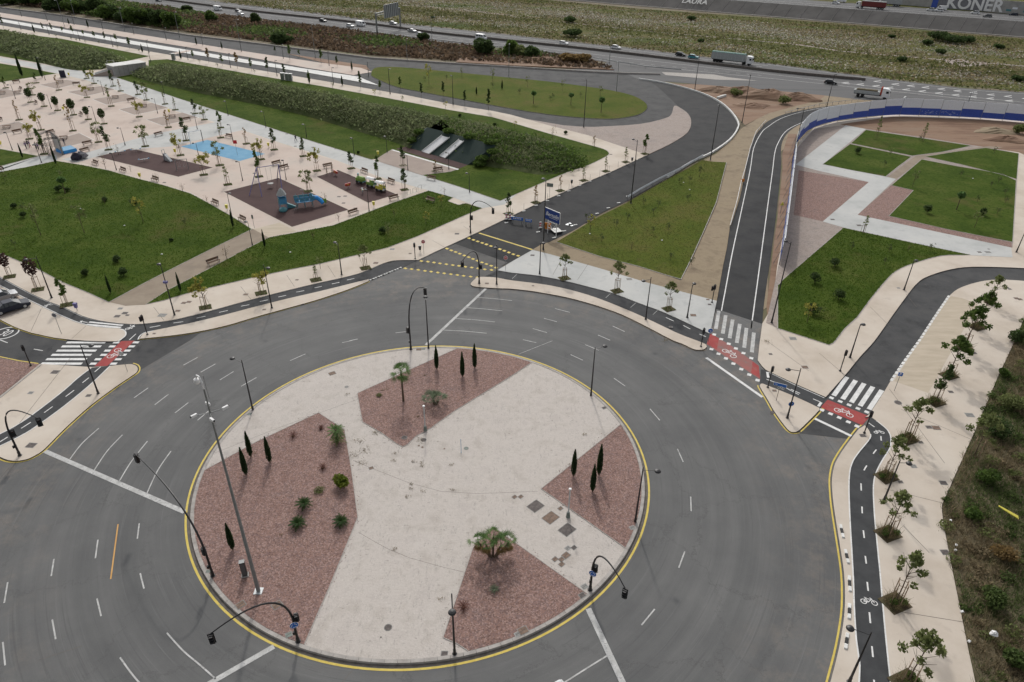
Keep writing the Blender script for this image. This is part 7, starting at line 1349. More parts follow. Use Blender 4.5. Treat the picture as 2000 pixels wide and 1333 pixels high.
def stage():
    c = [G(x, y, ZP) for x, y in ((110, 296.5), (124, 302), (151, 296), (140, 290))]; O = sum(c, Vector()) / 4
    e = empty('blue_stage', (O.x, O.y, ZP)); L_ = [v - Vector((O.x, O.y, ZP)) for v in c]
    MB().hexa([v for v in L_], [v + Vector((0, 0, .7)) for v in L_], 'bright_blue').build('platform', e); MB().hexa([v + Vector((0, 0, .7)) for v in L_], [v * .98 + Vector((0, 0, .74)) for v in L_], 'play_blue').build('deck', e)
    tag(e, 'bright blue stage platform beside the group of people', 'stage', None, True)
    e = empty('truss_frame', G(80, 293, ZP)); o = Vector(e.location)
    F_ = [G(x, y, ZP) - o for x, y in ((77, 284), (87, 297), (101, 290), (110, 292), (124, 303), (97, 306))]
    def truss(a, b_):
        m = MB(); d = (b_ - a).normalized(); n1 = d.cross(Vector((.3, .2, 1))).normalized() * .14; n2 = d.cross(n1).normalized() * .14
        for s, t in ((1, 1), (1, -1), (-1, 1), (-1, -1)): m.tube([a + n1 * s + n2 * t, b_ + n1 * s + n2 * t], .05, 'sign_black', 4)
        k = int((b_ - a).length / .6)
        for i in range(k): p, q = a.lerp(b_, i / k), a.lerp(b_, (i + 1) / k); m.tube([p + n1 + n2, q - n1 + n2], .025, 'sign_black', 3); m.tube([p + n1 - n2, q + n1 + n2], .025, 'sign_black', 3)
        return m
    up = Vector((0, 0, 4.0))
    for f in F_: truss(f, f + up).build('column', e)
    for i in range(5): truss(F_[i] + up, F_[i + 1] + up).build('beam', e)
    a, b_ = F_[3], F_[4]; n = (b_ - a).cross(Vector((0, 0, 1))).normalized() * .05
    MB().hexa([a + n, b_ + n, b_ - n, a - n], [a + n + up * .92, b_ + n + up * .92, b_ - n + up * .92, a - n + up * .92], 'light_metal').build('back_screen', e)
    tag(e, 'dark truss frame with pale back screen behind the blue stage', 'truss', None, True)
    for k, (x, y) in enumerate(((116, 283.5), (127, 284))): person(G(x, y, ZP + .02), 1.2, 'cloth_green' if not k else 'cloth_dark', 'cloth_grey', 'person in bright green top behind the blue stage' if not k else 'person in black top behind the blue stage', 'stand', 1.0)
    for x, y, m, d in ((150, 313, 'cloth_dark', 'black covered heap of equipment right of the stage'), (162, 310, 'cloth_grey', 'smaller grey heap beside the black one')):
        b = MB(); b.lathe((0, 0, 0), [(.9, 0), (1.0, .5), (.7, 1.1), (.25, 1.4)], m, 9, sx=1.3); b.v = [(x_ + rnd.uniform(-.25, .25), y_ + rnd.uniform(-.25, .25), z_ + rnd.uniform(0, .35)) for x_, y_, z_ in b.v]; o = b.build('equipment_heap', None, base((x, y))); tag(o, d, 'equipment', None, True)
    b = MB(); b.hexa([(-.9, -.08, 0), (.9, -.08, 0), (.9, .08, 0), (-.9, .08, 0)], [(-.9, -.06, 2.3), (.9, -.06, 2.3), (.9, .06, 2.3), (-.9, .06, 2.3)], 'cloth_dark'); e = empty('dark_panel', base((124, 152)), .15); b.build('screen', e); MB().box((0, 0, .05), (2.0, .9, .1), 'grey_metal').build('base', e); tag(e, 'tall black panel standing at the corner of the far plaza', 'panel', None, True)
stage()
# concrete underpass building and ramp wall
def building():
    A_ = G(226, 150, ZP); h = hgt(A_, 131, ZP); B_ = G(289, 141, ZP); d = (B_ - A_); d.z = 0; L_ = d.length; d.normalize(); n = Vector((-d.y, d.x, 0)); 
    C_ = G(210, 126, ZP + h); wd = abs((C_ - A_).dot(n)); e = empty('underpass_building', (A_.x, A_.y, ZP), math.atan2(d.y, d.x))
    MB().box((L_ / 2, wd / 2, h / 2), (L_, wd, h), 'concrete').build('wall', e); MB().box((L_ / 2, wd / 2, h + .08), (L_ + .3, wd + .3, .16), 'white_concrete').build('roof', e)
    for k in range(1, 7): MB().box((L_ * k / 7, -.012, h / 2), (.05, .03, h * .98), 'dark_gutter').build('joint', e)
    MB().box((-.02, wd / 2, 1.2), (.06, wd * .6, 2.3), 'cloth_grey').build('opening', e)
    for s in (0, .35): MB().tube([(L_ * .05 + s, wd + .3, h), (L_ * .05 + s, wd + .3, h + 1.0), (L_ * .25 + s, wd + .3, h + 1.0), (L_ * .25 + s, wd + .3, h)], .04, 'white_metal', 5).build('railing', e)
    tag(e, 'long low pale concrete building between the two berms', 'building', None, True)
    e = empty('ramp_wall', G(192, 146, ZP), .2); MB().extr([(-1, 0), (8, 0), (8, 3.2), (-1, .6)], .3, 'white_concrete').build('wall', e); MB().extr([(-1, 0), (8, 0), (8, 2.6), (-1, .3)], .3, 'taupe_paving', y0=-3).build('wall', e); tag(e, 'sloping ramp walls left of the concrete building', 'ramp wall', None, True)
    for k, (x, y) in enumerate(((553, 156.5), (562, 157.5), (568, 158))):
        e = empty('utility_cabinet', base((x, y)), -.1); MB().box((0, 0, 1.1), (1.25, .8, 2.2), 'light_metal').build('cabinet_body', e); MB().box((0, -.42, 1.1), (1.0, .03, 1.9), 'grey_metal').build('door', e); MB().box((0, 0, 2.24), (1.4, .95, .08), 'white_metal').build('lid', e); tag(e, ('leftmost', 'middle', 'rightmost')[k] + ' of the three pale cabinets on the boulevard', 'cabinet', 'boulevard cabinets', True)
    e = empty('utility_cabinet', base((340, 117)), 0); MB().box((0, 0, 1.1), (1.3, .8, 2.2), 'light_metal').build('cabinet_body', e); MB().box((0, -.42, 1.1), (1.0, .03, 1.9), 'grey_metal').build('door', e); tag(e, 'single pale cabinet above the concrete building', 'cabinet', None, True)
building()
# hoarding: blue and white panels on posts
def hoarding():
    bs = sm([(1522, 517), (1530, 458), (1538, 400), (1545, 345), (1549, 306), (1556, 282), (1570, 264), (1587, 252), (1625, 240), (1680, 232), (1745, 227), (1817, 228), (1900, 232), (2000, 240), (2100, 252)], 8)
    P = [G(x, y, ZP) for x, y in bs]; acc = [0]
    for i in range(1, len(P)): acc.append(acc[-1] + (P[i] - P[i - 1]).length)
    def at(s):
        for i in range(1, len(P)):
            if acc[i] >= s or i == len(P) - 1: t = (s - acc[i - 1]) / (acc[i] - acc[i - 1]); return P[i - 1].lerp(P[i], t)
    e = empty('hoarding', P[0]); o = Vector(P[0]); st = 5.6; n = int(acc[-1] / st); hh = [4.1, 4.2, 4.3, 4.4, 4.5, 4.6]
    split = [1.9, 1.7, 2.2, 1.5, 1.9, 1.3, .9, 1.2, 1.7, 2.1, 2.5, 2.0]
    for k in range(n):
        a, c = at(k * st) - o, at((k + 1) * st) - o; d = (c - a).normalized(); nn = Vector((-d.y, d.x, 0)) * .04; H_ = 4.7 + .15 * math.sin(k * .9); sp = split[k % 12] + .4; g = d * .05
        def pan(z0, z1, m, nm): MB().hexa([a + g - nn + Vector((0, 0, z0)), c - g - nn + Vector((0, 0, z0)), c - g + nn + Vector((0, 0, z0)), a + g + nn + Vector((0, 0, z0))], [a + g - nn + Vector((0, 0, z1)), c - g - nn + Vector((0, 0, z1)), c - g + nn + Vector((0, 0, z1)), a + g + nn + Vector((0, 0, z1))], m).build(nm, e)
        pan(.35, sp - .02, 'hoard_blue', 'blue_panel'); pan(sp, H_, 'hoard_white', 'white_panel'); 
        MB().tube([a, a + Vector((0, 0, H_ + .05))], .06, 'grey_metal', 5).build('post', e)
        pa = a + nn * 24; MB().tube([pa, a + Vector((0, 0, H_ * .7))], .04, 'grey_metal', 4).build('brace', e)
        if n - 8 < k < n - 5:
            b = MB()
            for j in range(16): x0 = rnd.uniform(.1, .9); z0 = rnd.uniform(.7, 1.7); p = a.lerp(c, x0) - nn * 1.3 + Vector((0, 0, z0)); b.tube([p, p + d * rnd.uniform(-.5, .5) + Vector((0, 0, rnd.uniform(-.3, .3))), p + d * rnd.uniform(-.5, .5) + Vector((0, 0, rnd.uniform(-.3, .3)))], .02, 'hoard_white', 3)
            b.build('scribble', e)
    tag(e, 'long curved hoarding of blue and white panels behind the east park', 'hoarding', None, True)
hoarding()
# billboard
def text(s, size, m, ext=.01, shear=0.0, name='lettering', off=0.0):
    c = bpy.data.curves.new(name, 'FONT'); c.body = s; c.size = size; c.extrude = ext; c.shear = shear; c.align_x = 'CENTER'; c.align_y = 'CENTER'; c.offset = off; c.resolution_u = 4; c.materials.append(MT[m])
    o = bpy.data.objects.new(name, c); COL.objects.link(o); dg = bpy.context.evaluated_depsgraph_get(); me = bpy.data.meshes.new_from_object(o.evaluated_get(dg)); bpy.data.objects.remove(o)
    if not me.materials: me.materials.append(MT[m])
    return add(name, me)
def billboard():
    F1, F2 = G(1069.5, 456, .03), G(1086, 463.5, .03); d = F2 - F1; d.z = 0; mid = (F1 + F2) / 2; e = empty('billboard', (mid.x, mid.y, .03), math.atan2(d.y, d.x)); wl = d.length
    for s in (-1, 1): MB().tube([(s * wl / 2, 0, 0), (s * wl / 2, 0, 3.6)], .07, 'white_metal', 6).build('leg', e); MB().tube([(s * wl / 2, 0, 2.3), (0, 0, 1.2)], .05, 'white_metal', 5).build('brace', e)
    MB().tube([(-wl / 2, 0, 2.4), (wl / 2, 0, 2.4)], .06, 'white_metal', 5).tube([(-wl / 2, 0, 1.2), (wl / 2, 0, 1.2)], .05, 'white_metal', 5).build('crossbar', e)
    z0, z1, hw = 2.7, 4.75, 1.95; p = MB().box((0, -.1, (z0 + z1) / 2), (hw * 2, .08, z1 - z0), 'navy').build('panel', e); MB().box((0, -.1, z1 + .03), (hw * 2 + .06, .12, .07), 'white_metal').box((hw + .02, -.1, (z0 + z1) / 2), (.05, .12, z1 - z0), 'white_metal').build('frame', p)
    t = text('Bertolin', 1.02, 'sign_white', .012, .35, off=.012); t.parent = p; t.location = (0, -.155, (z0 + z1) / 2 + .05); t.rotation_euler = (math.pi / 2, 0, 0)
    MB().box((.35, -.15, z0 + .55), (2.1, .02, .05), 'sign_white').build('underline', p)
    tag(e, 'navy blue billboard with white script lettering on white legs', 'billboard', None, True)
    B = G(1069, 449, .03); e = empty('orange_board', B, -.25); MB().box((0, 0, .75), (1.3, .06, 1.2), 'orange').build('board', e); MB().box((-.5, .1, .3), (.06, .3, .6), 'grey_metal').box((.5, .1, .3), (.06, .3, .6), 'grey_metal').build('foot', e); b = MB(); [b.box((0, -.04, .55 + .2 * k), (.9, .02, .05), 'sign_black') for k in range(3)]; b.build('print', e); tag(e, 'orange site notice board under the blue billboard', 'site board', None, True)
    o = MB().hexa([G(1074, 447, 0), G(1084, 455, 0), G(1099, 452.5, 0), G(1090, 445, 0)], [G(1076, 449, .45), G(1084, 455, .45), G(1097, 452.5, .45), G(1089, 447, .45)], 'white_concrete').build('concrete_block'); tag(o, 'pale concrete counterweight block behind the billboard legs', 'concrete block', None, True)
    for x, y, w_, t_, d_ in ((1010, 437, 2.2, 'sign_white', 'larger blue direction sign standing on the closed road'), (1032, 441, 1.2, 'sign_white', 'smaller blue direction sign standing on the closed road')):
        e = empty('direction_board', G(x, y, .03), -.25); MB().box((0, 0, .95), (w_, .05, .55), 'blue_sign').build('board', e); b = MB(); [b.box((-w_ * .3 + k * w_ * .15, -.035, .98), (w_ * .09, .02, .22), t_) for k in range(5)]; b.build('print', e)
        for s in (-.4, .4): MB().box((s * w_, 0, .34), (.06, .4, .68), 'grey_metal').build('leg', e)
        tag(e, d_, 'road sign', None, True)
    for x, y, d_ in ((989, 430, 'red and white barrier board at the kerb by the orange leaved tree'), (996, 431, 'second red and white barrier board next to the kerb'), (1055, 447, 'red and white board left of the tall lamp by the billboard')):
        e = empty('barrier_board', G(x, y, .03), .3); b = MB(); [b.box((0, 0, .35 + .22 * k), (.35, .05, .22), 'red_sign' if k % 2 else 'sign_white') for k in range(5)]; b.build('board', e); MB().box((0, 0, .08), (.7, .3, .16), 'sign_black').build('foot', e); tag(e, d_, 'barrier board', None, True)
    b = MB(); [b.box((rnd.uniform(-1, 1), rnd.uniform(-.6, .6), .06 + .08 * (k % 3)), (.8, .5, .08), 'light_metal', rnd.uniform(0, 3)) for k in range(5)]; b.v = [(x * .7, y * .7, z * .7) for x, y, z in b.v]; o = b.build('slab_heap', None, G(1114, 440, .03)); tag(o, 'heap of loose grey slabs on the closed road', 'slabs', None, True)
billboard()
def construction_rails():
    def rail(pts, d, hgt_=.8, m='light_metal', st=3.0, w_=.06, n2=1):
        Pn = [G(x, y, .03) for x, y in pts]; e = empty('guardrail', Pn[0]); o = Vector(Pn[0]); b = MB(); P_ = [p - o for p in Pn]
        for k in range(n2): b.tube([p + Vector((0, 0, hgt_ - .25 * k)) for p in P_], w_, m, 4)
        b.build('rail', e); s = 0
        for i in range(len(P_) - 1):
            L_ = (P_[i + 1] - P_[i]).length; n = max(1, round(L_ / st))
            for k in range(n): p = P_[i].lerp(P_[i + 1], k / n); MB().box((p.x, p.y, hgt_ / 2), (.09, .09, hgt_), 'grey_metal').build('post', e)
        tag(e, d, 'guardrail', None, True)
    rail([(1225, 391), (1249, 376), (1287, 355), (1330, 334), (1372, 309)], 'double grey guardrail between closed road and triangular lawn', .8, 'light_metal', 2.5, .12, 2)
    rail([(1425, 447), (1438, 400), (1447, 360), (1455, 333), (1464, 296), (1476, 262), (1495, 240)], 'pale guardrail along the left side of the ramp road', .75, 'white_metal', 3)
    rail([(1534, 225), (1600, 208), (1650, 202), (1700, 196)], 'guardrail at the far bend of the ramp road', .8, 'light_metal', 3)
    rail([(500, 39), (625, 53), (750, 69.5), (840, 81), (1000, 98), (1150, 116), (1260, 134), (1330, 141)], 'long dark guardrail on the near side of the motorway', .8, 'grey_metal', 6, .14, 1)
    o = kind(line('curved_kerb_barrier', GUARD[3:-14], .55, .75, 'white_concrete', zb=0)) if False else None
    b = ribbon_w([G(x, y, .0) for x, y in GUARD[:-17]], .35, .45, 'white_concrete', zb=0).build('concrete_barrier'); tag(b, 'curved white concrete barrier round the outside of the closed loop road', 'barrier', None, True)
    med = [(300, -2), (500, 24), (625, 37.5), (750, 52), (850, 66), (1000, 82), (1125, 95), (1250, 109.5), (1350, 122), (1500, 140), (1600, 150), (1690, 158)]
    b = ribbon_w([G(x, y, 0) for x, y in sm(med, 3)], .5, .9, 'dark_gutter', zb=0).build('motorway_barrier'); tag(b, 'dark concrete barrier between the motorway carriageways', 'barrier', None, True)
construction_rails()
# far embankment, far motorway and painted wall
def embankment():
    low = [(1000, -11), (1087, -.5), (1250, 16), (1500, 33), (1750, 54), (2000, 74), (2300, 100)]; ZT = 6.0
    A = [G(x, y, 0) for x, y in low]; dd = (A[5] - A[3]).normalized(); nn = Vector((-dd.y, dd.x, 0)); A = [A[5] + dd * ((a - A[5]).dot(dd)) + nn * 0 for a in A]; A.insert(0, A[0] - dd * 260); A.append(A[-1] + dd * 150)
    top = [a + nn * 9 + Vector((0, 0, ZT)) for a in A]
    b = MB(); 
    for i in range(len(A) - 1): b.face([A[i], A[i + 1], top[i + 1], top[i]], 'slope_concrete')
    kind(b.build('concrete_embankment'))
    kind(ribbon_w([(p.x, p.y) for p in A], 1.1, .35, 'kerb_stone', zb=-.05).build('embankment_kerb'))
    jo = MB(); 
    for i in range(len(A) - 1):
        for k in range(8): t = k / 8; p, q = A[i].lerp(A[i + 1], t), top[i].lerp(top[i + 1], t + .03); n = Vector((0, -.06, .06)); jo.tube([p + n, q + n], .09, 'kerb_stone', 3)
    kind(jo.build('slope_joints'))
    T_ = [(p.x, p.y) for p in top]; f = [(p.x + 18, p.y + 200) for p in top]
    kind(sheet('far_motorway', T_ + [(p.x + 3.5, p.y + 34) for p in top][::-1], ZT, 'highway_asphalt', ZT - .5, world=True)); kind(sheet('far_verge', [(p.x + 3.5, p.y + 33.9) for p in top] + f[::-1], ZT - .02, 'river_meadow', world=True))
    for off in (.6, 4, 13, 14, 24): kind(ribbon_w([(x + off * .1, y + off) for x, y in T_], .3, ZT + .015, 'worn_white_paint').build('far_motorway_line'))
    # lettering on the slope
    def place(s, x, y, size, m, ht, d, hr):
        P0 = G(x - 20, y, ht); P1 = G(x + 20, y + hr, ht); a = math.atan2(P1.y - P0.y, P1.x - P0.x); t = text(s, size, m, .02, off=.08); c = G(x, y + hr / 2, ht); return t, c, a
    t, c, a = place('LAURA', 1341, 4.5, 5.0, 'white_concrete', 3, '', 4)
    f_ = dd; up = nn * 9 + Vector((0, 0, ZT)); lx = G(1341, 22.5, 0); lx = A[6] + dd * ((lx - A[6]).dot(dd)); sl = math.atan2(up.z, math.hypot(up.x, up.y)); base_ = lx + up * .60
    t.location = base_ + Vector((0, -.7, .6)); t.rotation_euler = (sl, 0, math.atan2(f_.y, f_.x)); t['kind'] = 'structure'; t.name = 'slope_lettering'
    # graffiti wall
    p0, p1 = G(1690, 4, ZT), G(2080, 36, ZT); d = p1 - p0; L_ = d.length; e = empty('graffiti_wall', (p0.x, p0.y, ZT), math.atan2(d.y, d.x))
    W2 = L_ * .39; s = [(0, .36, 'concrete'), (.36, .39, 'hoard_blue'), (.39, .645, 'cloth_grey'), (.645, 1, 'concrete')]
    p0k, kx = 0, 0
    for k, (u, v, m) in enumerate(s): MB().box((L_ * (u + v) / 2, 0, 3), (L_ * (v - u) - .05, .4, 6), m).build('wall_panel', e)
    t = text('KONER', 7.9, 'sign_white', .05, off=.2); t.parent = e; q = G(1896, 12, ZT + 3); lx = (q - p0).dot(d.normalized()); t.location = (lx, -.3, 2.9); t.rotation_euler = (math.pi / 2, 0, 0); t.scale = (1.02, 1, 1)
    for k in range(12): x0 = L_ * .74 + k * 2.6; MB().box((x0, -.24, 1.6 + (k % 3) * 1.1), (2.3, .08, .9), ('play_teal', 'hoard_white', 'canvas_grey')[k % 3], 0).build('graffiti_patch', e)
    tag(e, 'long wall with big white graffiti letters beyond the far motorway', 'wall', None, True)
    return ZT
ZT = embankment()
# ------------------------------------------------------------------ vehicles
def wheel(e, x, y, r=.33, w_=.22):
    o = MB().lathe((x, y, r), [(r * .62, -w_ / 2), (r, -w_ / 2 + .03), (r, w_ / 2 - .03), (r * .62, w_ / 2)], 'tyre', 16, 'y').build('wheel', e); s = 1 if y > 0 else -1
    MB().lathe((x, y + s * w_ * .42, r), [(r * .62, -.02), (r * .5, .03)], 'light_metal', 12, 'y').build('rim', o)
def car_make(paint, L_=4.2, Wd=1.78, Hh=1.46, kind_='hatch'):
    def f():
        e = empty('car', (0, 0, 0)); h = L_ / 2; w_ = Wd / 2
        b = MB(); lo = [(-h + .05, .25), (h - .05, .25), (h, .5), (h - .04, .72), (h - .95, .90), (-h + .25, .95), (-h, .80), (-h, .45)]
        secs = [(-w_ + .0, .93, .0), (-w_ * .86, 1.0, .03), (w_ * .86, 1.0, .03), (w_, .93, 0)]
        i0 = 0; V = []
        for y, k, dz in secs: V.append([(x * k, y, .30 + (z - .30) * (1 if k == 1 else .94) + 0) for x, z in lo])
        m = b.mi(paint)
        for r in V: b.v += r
        n = len(lo)
        for i in range(3):
            for j in range(n): j2 = (j + 1) % n; b.f.append((i * n + j, i * n + j2, (i + 1) * n + j2, (i + 1) * n + j)); b.m.append(m)
        b.f.append(tuple(range(n))); b.f.append(tuple(3 * n + n - 1 - j for j in range(n))); b.m += [m, m]
        body = b.build('body', e, smooth=False)
        cab = {'hatch': [(-h + .25, .93), (h - 1.0, .90), (h - 1.75, Hh - .05), (-h + .95, Hh), (-h + .42, Hh - .12)], 'sedan': [(-h + .55, .93), (h - 1.05, .90), (h - 1.9, Hh - .05), (-h + 1.7, Hh), (-h + 1.35, Hh - .06)]}[kind_]
        kk = [1, 1, .80, .80, .82]
        bb = MB(); L1 = [(x, -w_ * .93 * k, z) for (x, z), k in zip(cab, kk)]; L2 = [(x, w_ * .93 * k, z) for (x, z), k in zip(cab, kk)]; bb.hexa(L1, L2, 'glass_dark'); bb.build('windows', e)
        rt = MB(); x0, x1 = cab[3][0] - .35, cab[2][0]; rt.hexa([(x0, -w_ * .74, Hh - .06), (x1 + .04, -w_ * .74, Hh - .06), (x1 + .04, w_ * .74, Hh - .06), (x0, w_ * .74, Hh - .06)], [(x0 + .06, -w_ * .68, Hh + .015), (x1 - .06, -w_ * .68, Hh - .01), (x1 - .06, w_ * .68, Hh - .01), (x0 + .06, w_ * .68, Hh + .015)], paint); rt.build('roof', e)
        pl = MB()
        for s in (-1, 1):
            for xx in (x1 - .02, (x0 + x1) / 2, x0 + .1): pl.tube([(xx + (.72 if xx == x1 - .02 else 0), s * w_ * .935, .92), (xx, s * w_ * .755, Hh - .03)], .035, paint, 4)
        pl.build('pillars', e)
        for s in (-1, 1):
            for x in (h - .82, -h + .78): wheel(e, x, s * (w_ - .10))
            MB().box((h - .14, s * w_ * .70, .66), (.22, .34, .14), 'headlight').build('headlight', e); MB().box((-h + .06, s * w_ * .74, .74), (.12, .28, .16), 'taillight').build('taillight', e); MB().box((h - 1.25, s * (w_ + .08), .96), (.16, .16, .12), paint).build('mirror', e)
        MB().box((h - .02, 0, .42), (.06, Wd * .6, .16), 'sign_black').build('grille', e)
        return e
    return Proto(f)
CARS = {p: car_make('car_' + p) for p in ('white', 'silver', 'black', 'navy', 'teal', 'grey')}
CARS['sedan'] = car_make('car_navy', 4.55, 1.8, 1.44, 'sedan'); CARS['sedansilver'] = car_make('car_silver', 4.5, 1.8, 1.42, 'sedan')
def van_make(win=True):
    def f():
        e = empty('van', (0, 0, 0)); b = MB(); pr = [(-2.5, .35), (2.5, .35), (2.5, .95), (2.2, 1.15), (1.5, 2.05), (1.2, 2.25), (-2.5, 2.28)]; b.hexa([(x, -.95, z) for x, z in pr], [(x, .95, z) for x, z in pr], 'car_white'); b.build('body', e)
        MB().hexa([(2.21, -.8, 1.18), (2.21, .8, 1.18), (1.56, .72, 2.0), (1.56, -.72, 2.0)], [(2.24, -.8, 1.2), (2.24, .8, 1.2), (1.59, .72, 2.02), (1.59, -.72, 2.02)], 'glass_dark').build('windscreen', e)
        for s in (-1, 1):
            for x, l_ in (((.9, .7), (-.2, 1.1), (-1.6, 1.2)) if win else ((.9, .7),)): MB().box((x, s * .96, 1.65), (l_, .03, .55), 'glass_dark').build('window', e)
            for x in (1.6, -1.6): wheel(e, x, s * .86, .36)
            MB().box((2.48, s * .7, .8), (.08, .3, .2), 'headlight').build('headlight', e)
        return e
    return Proto(f)
VANW, VANP = van_make(True), van_make(False)
def drive(P, x, y, x2, y2, desc, cat='car', z=0.02, s=1.0):
    a = G(x, y, z); c = G(x2, y2, z); d = c - a; o = P((a.x, a.y, z), math.atan2(d.y, d.x), (s, s, s)); tag(o, desc, cat, 'vehicles on the motorways' if z > 1 or y < 200 else None, True); return o
sl = .125
for P, x, y, d, c in ((VANP, 426, 20.5, 'white van farthest left on the near motorway', 'van'), (CARS['white'], 470, 29.5, 'white car behind the white van at left of the motorway', 'car'), (CARS['grey'], 466, 24, 'grey car beside the white car at left of the motorway', 'car'), (CARS['navy'], 310, 3, 'dark car at the top left picture edge', 'car'), (CARS['black'], 631, 43, 'black car left of the two white ones under the gantry', 'car'), (CARS['white'], 684, 53, 'white car following the white van near the gantry', 'car'), (VANP, 705, 51, 'white panel van just left of the gantry leg', 'van'), (CARS['silver'], 768, 48, 'silver car between the gantry legs', 'car'), (CARS['sedansilver'], 805, 63, 'silver saloon just right of the gantry', 'car'), (CARS['white'], 821, 70, 'white car right below the silver saloon', 'car'), (VANW, 940, 77.5, 'white minibus with dark windows on the motorway', 'minibus'), (CARS['white'], 1101, 87.5, 'white car alone in the middle of the far carriageway', 'car'), (CARS['white'], 1203, 95.5, 'white car beside the lamp on the far carriageway', 'car'), (CARS['black'], 1329, 109.5, 'black car just ahead of the teal one', 'car'), (CARS['teal'], 1354, 114.5, 'teal car behind the semi truck', 'car'), (CARS['black'], 1622, 164.5, 'black car beside the lamp at the ramp end', 'car')):
    drive(P, x, y, x + 20, y + 20 * (sl if x < 900 else .115), d, c)
for P, x, y, d, c, lf in ((CARS['white'], 1632, 8, 'small white car at left on the far motorway', 'car', 1), (VANP, 1643, 5, 'white van at left on the far motorway', 'van', 1), (CARS['white'], 1817, 21.5, 'white car in front of the white van on the far motorway', 'car', -1), (VANP, 1838, 20.5, 'white van between the two white cars on the far motorway', 'van', -1), (CARS['white'], 1834, 23, 'second white car beside the far van', 'car', -1), (CARS['white'], 1904, 27.5, 'white car below the big graffiti letters', 'car', -1), (CARS['grey'], 1928, 34, 'dark grey car nearest on the far motorway', 'car', -1), (CARS['navy'], 1979, 31, 'dark blue car at the right end of the far motorway', 'car', -1)):
    drive(P, x, y, x + 20 * lf, y + 20 * lf * .08, d, c, ZT + .02)
def truck(x, y, x2, y2, desc, L_, tm, cover_, z=.02, hh=3.6, crane=False, cl=2.3):
    a, c = G(x, y, z), G(x2, y2, z); d = c - a; e = empty('truck', (a.x, a.y, z), math.atan2(d.y, d.x)); h = L_ / 2
    MB().box((-cl / 2, 0, .95), (L_ - cl - .3, .9, .3), 'sign_black').build('chassis', e); tl = L_ - cl - .7; tc = -h + tl / 2
    b = MB(); top = 3.6 if not crane else 2.1; b.box((tc, 0, (1.15 + top) / 2), (tl, 2.5, top - 1.15), tm).build('trailer', e)
    if crane: MB().box((tc, 0, top + .05), (tl * .92, 2.2, .5), 'soil', top=.8).build('load', e)
    else:
        pr = [(-1.25, top), (-1.0, top + .22), (0, top + .32), (1.0, top + .22), (1.25, top)]; MB().hexa([(tc - tl / 2, y_, z_) for y_, z_ in pr], [(tc + tl / 2, y_, z_) for y_, z_ in pr], cover_).build('tarpaulin', e)
        for k in range(9): MB().box((tc - tl / 2 + tl * (k + .5) / 9, -1.27, 2.4), (.06, .05, 2.3), 'light_metal').build('rib', e)
    pr = [(h - cl, .7), (h, .7), (h, 1.9), (h - .25, 2.9), (h - .7, 3.2), (h - cl, 3.3)]; MB().hexa([(x_, -1.2, z_) for x_, z_ in pr], [(x_, 1.2, z_) for x_, z_ in pr], 'car_white').build('cab', e)
    MB().box((h - .06, 0, 2.25), (.2, 2.0, .75), 'glass_dark', top=1.0).build('windscreen', e)
    for s in (-1, 1): MB().box((h - .8, s * 1.21, 2.2), (.8, .03, .65), 'glass_dark').build('window', e)
    if crane: MB().box((h - cl - .3, 0, 2.2), (.5, .6, 2.4), 'crane_red').build('crane_column', e); MB().tube([(h - cl - .3, -.5, 3.4), (h - cl - .4, .7, 2.0), (h - cl - .2, .9, 3.6)], .16, 'crane_red', 6).build('crane_arm', e)
    for x_ in ([h - 1.2, h - cl - 1.0, -h + 1.3, -h + 2.5, -h + 3.7] if L_ > 12 else [h - 1.2, -h + 1.5, -h + 2.8]):
        for s in (-1, 1): wheel(e, x_, s * 1.05, .5, .3)
    tag(e, desc, 'truck', 'vehicles on the motorways', True)
truck(1429, 124, 1449, 126.3, 'semi truck with green tarpaulin on the near motorway', 16, 'canvas_grey', 'canvas_green')
truck(1700, 191, 1720, 193.2, 'white tipper truck with red crane beside the hoarding', 10.5, 'canvas_grey', 'canvas_grey', crane=True)
truck(1699, 17.5, 1679, 16, 'truck with red curtain trailer on the far motorway', 15, 'truck_red', 'canvas_grey', ZT + .02); truck(1735, 12, 1715, 10.5, 'grey trailer truck behind the red one on the far motorway', 13, 'canvas_grey', 'canvas_grey', ZT + .02)
o = drive(CARS['sedan'], 24, 605, 54, 596, 'dark blue parked car nearest the viewer at the left edge', 'car', ZP + .01, 1.02); o['group'] = 'parked cars at the left edge'
o = drive(CARS['silver'], 4, 586, 34, 577, 'silver parked car behind the dark blue one', 'car', ZP + .01); o['group'] = 'parked cars at the left edge'
drive(CARS['silver'], 1066, 1384, 1086, 1370, 'pale car roof cut by the bottom picture edge', 'car', .02)
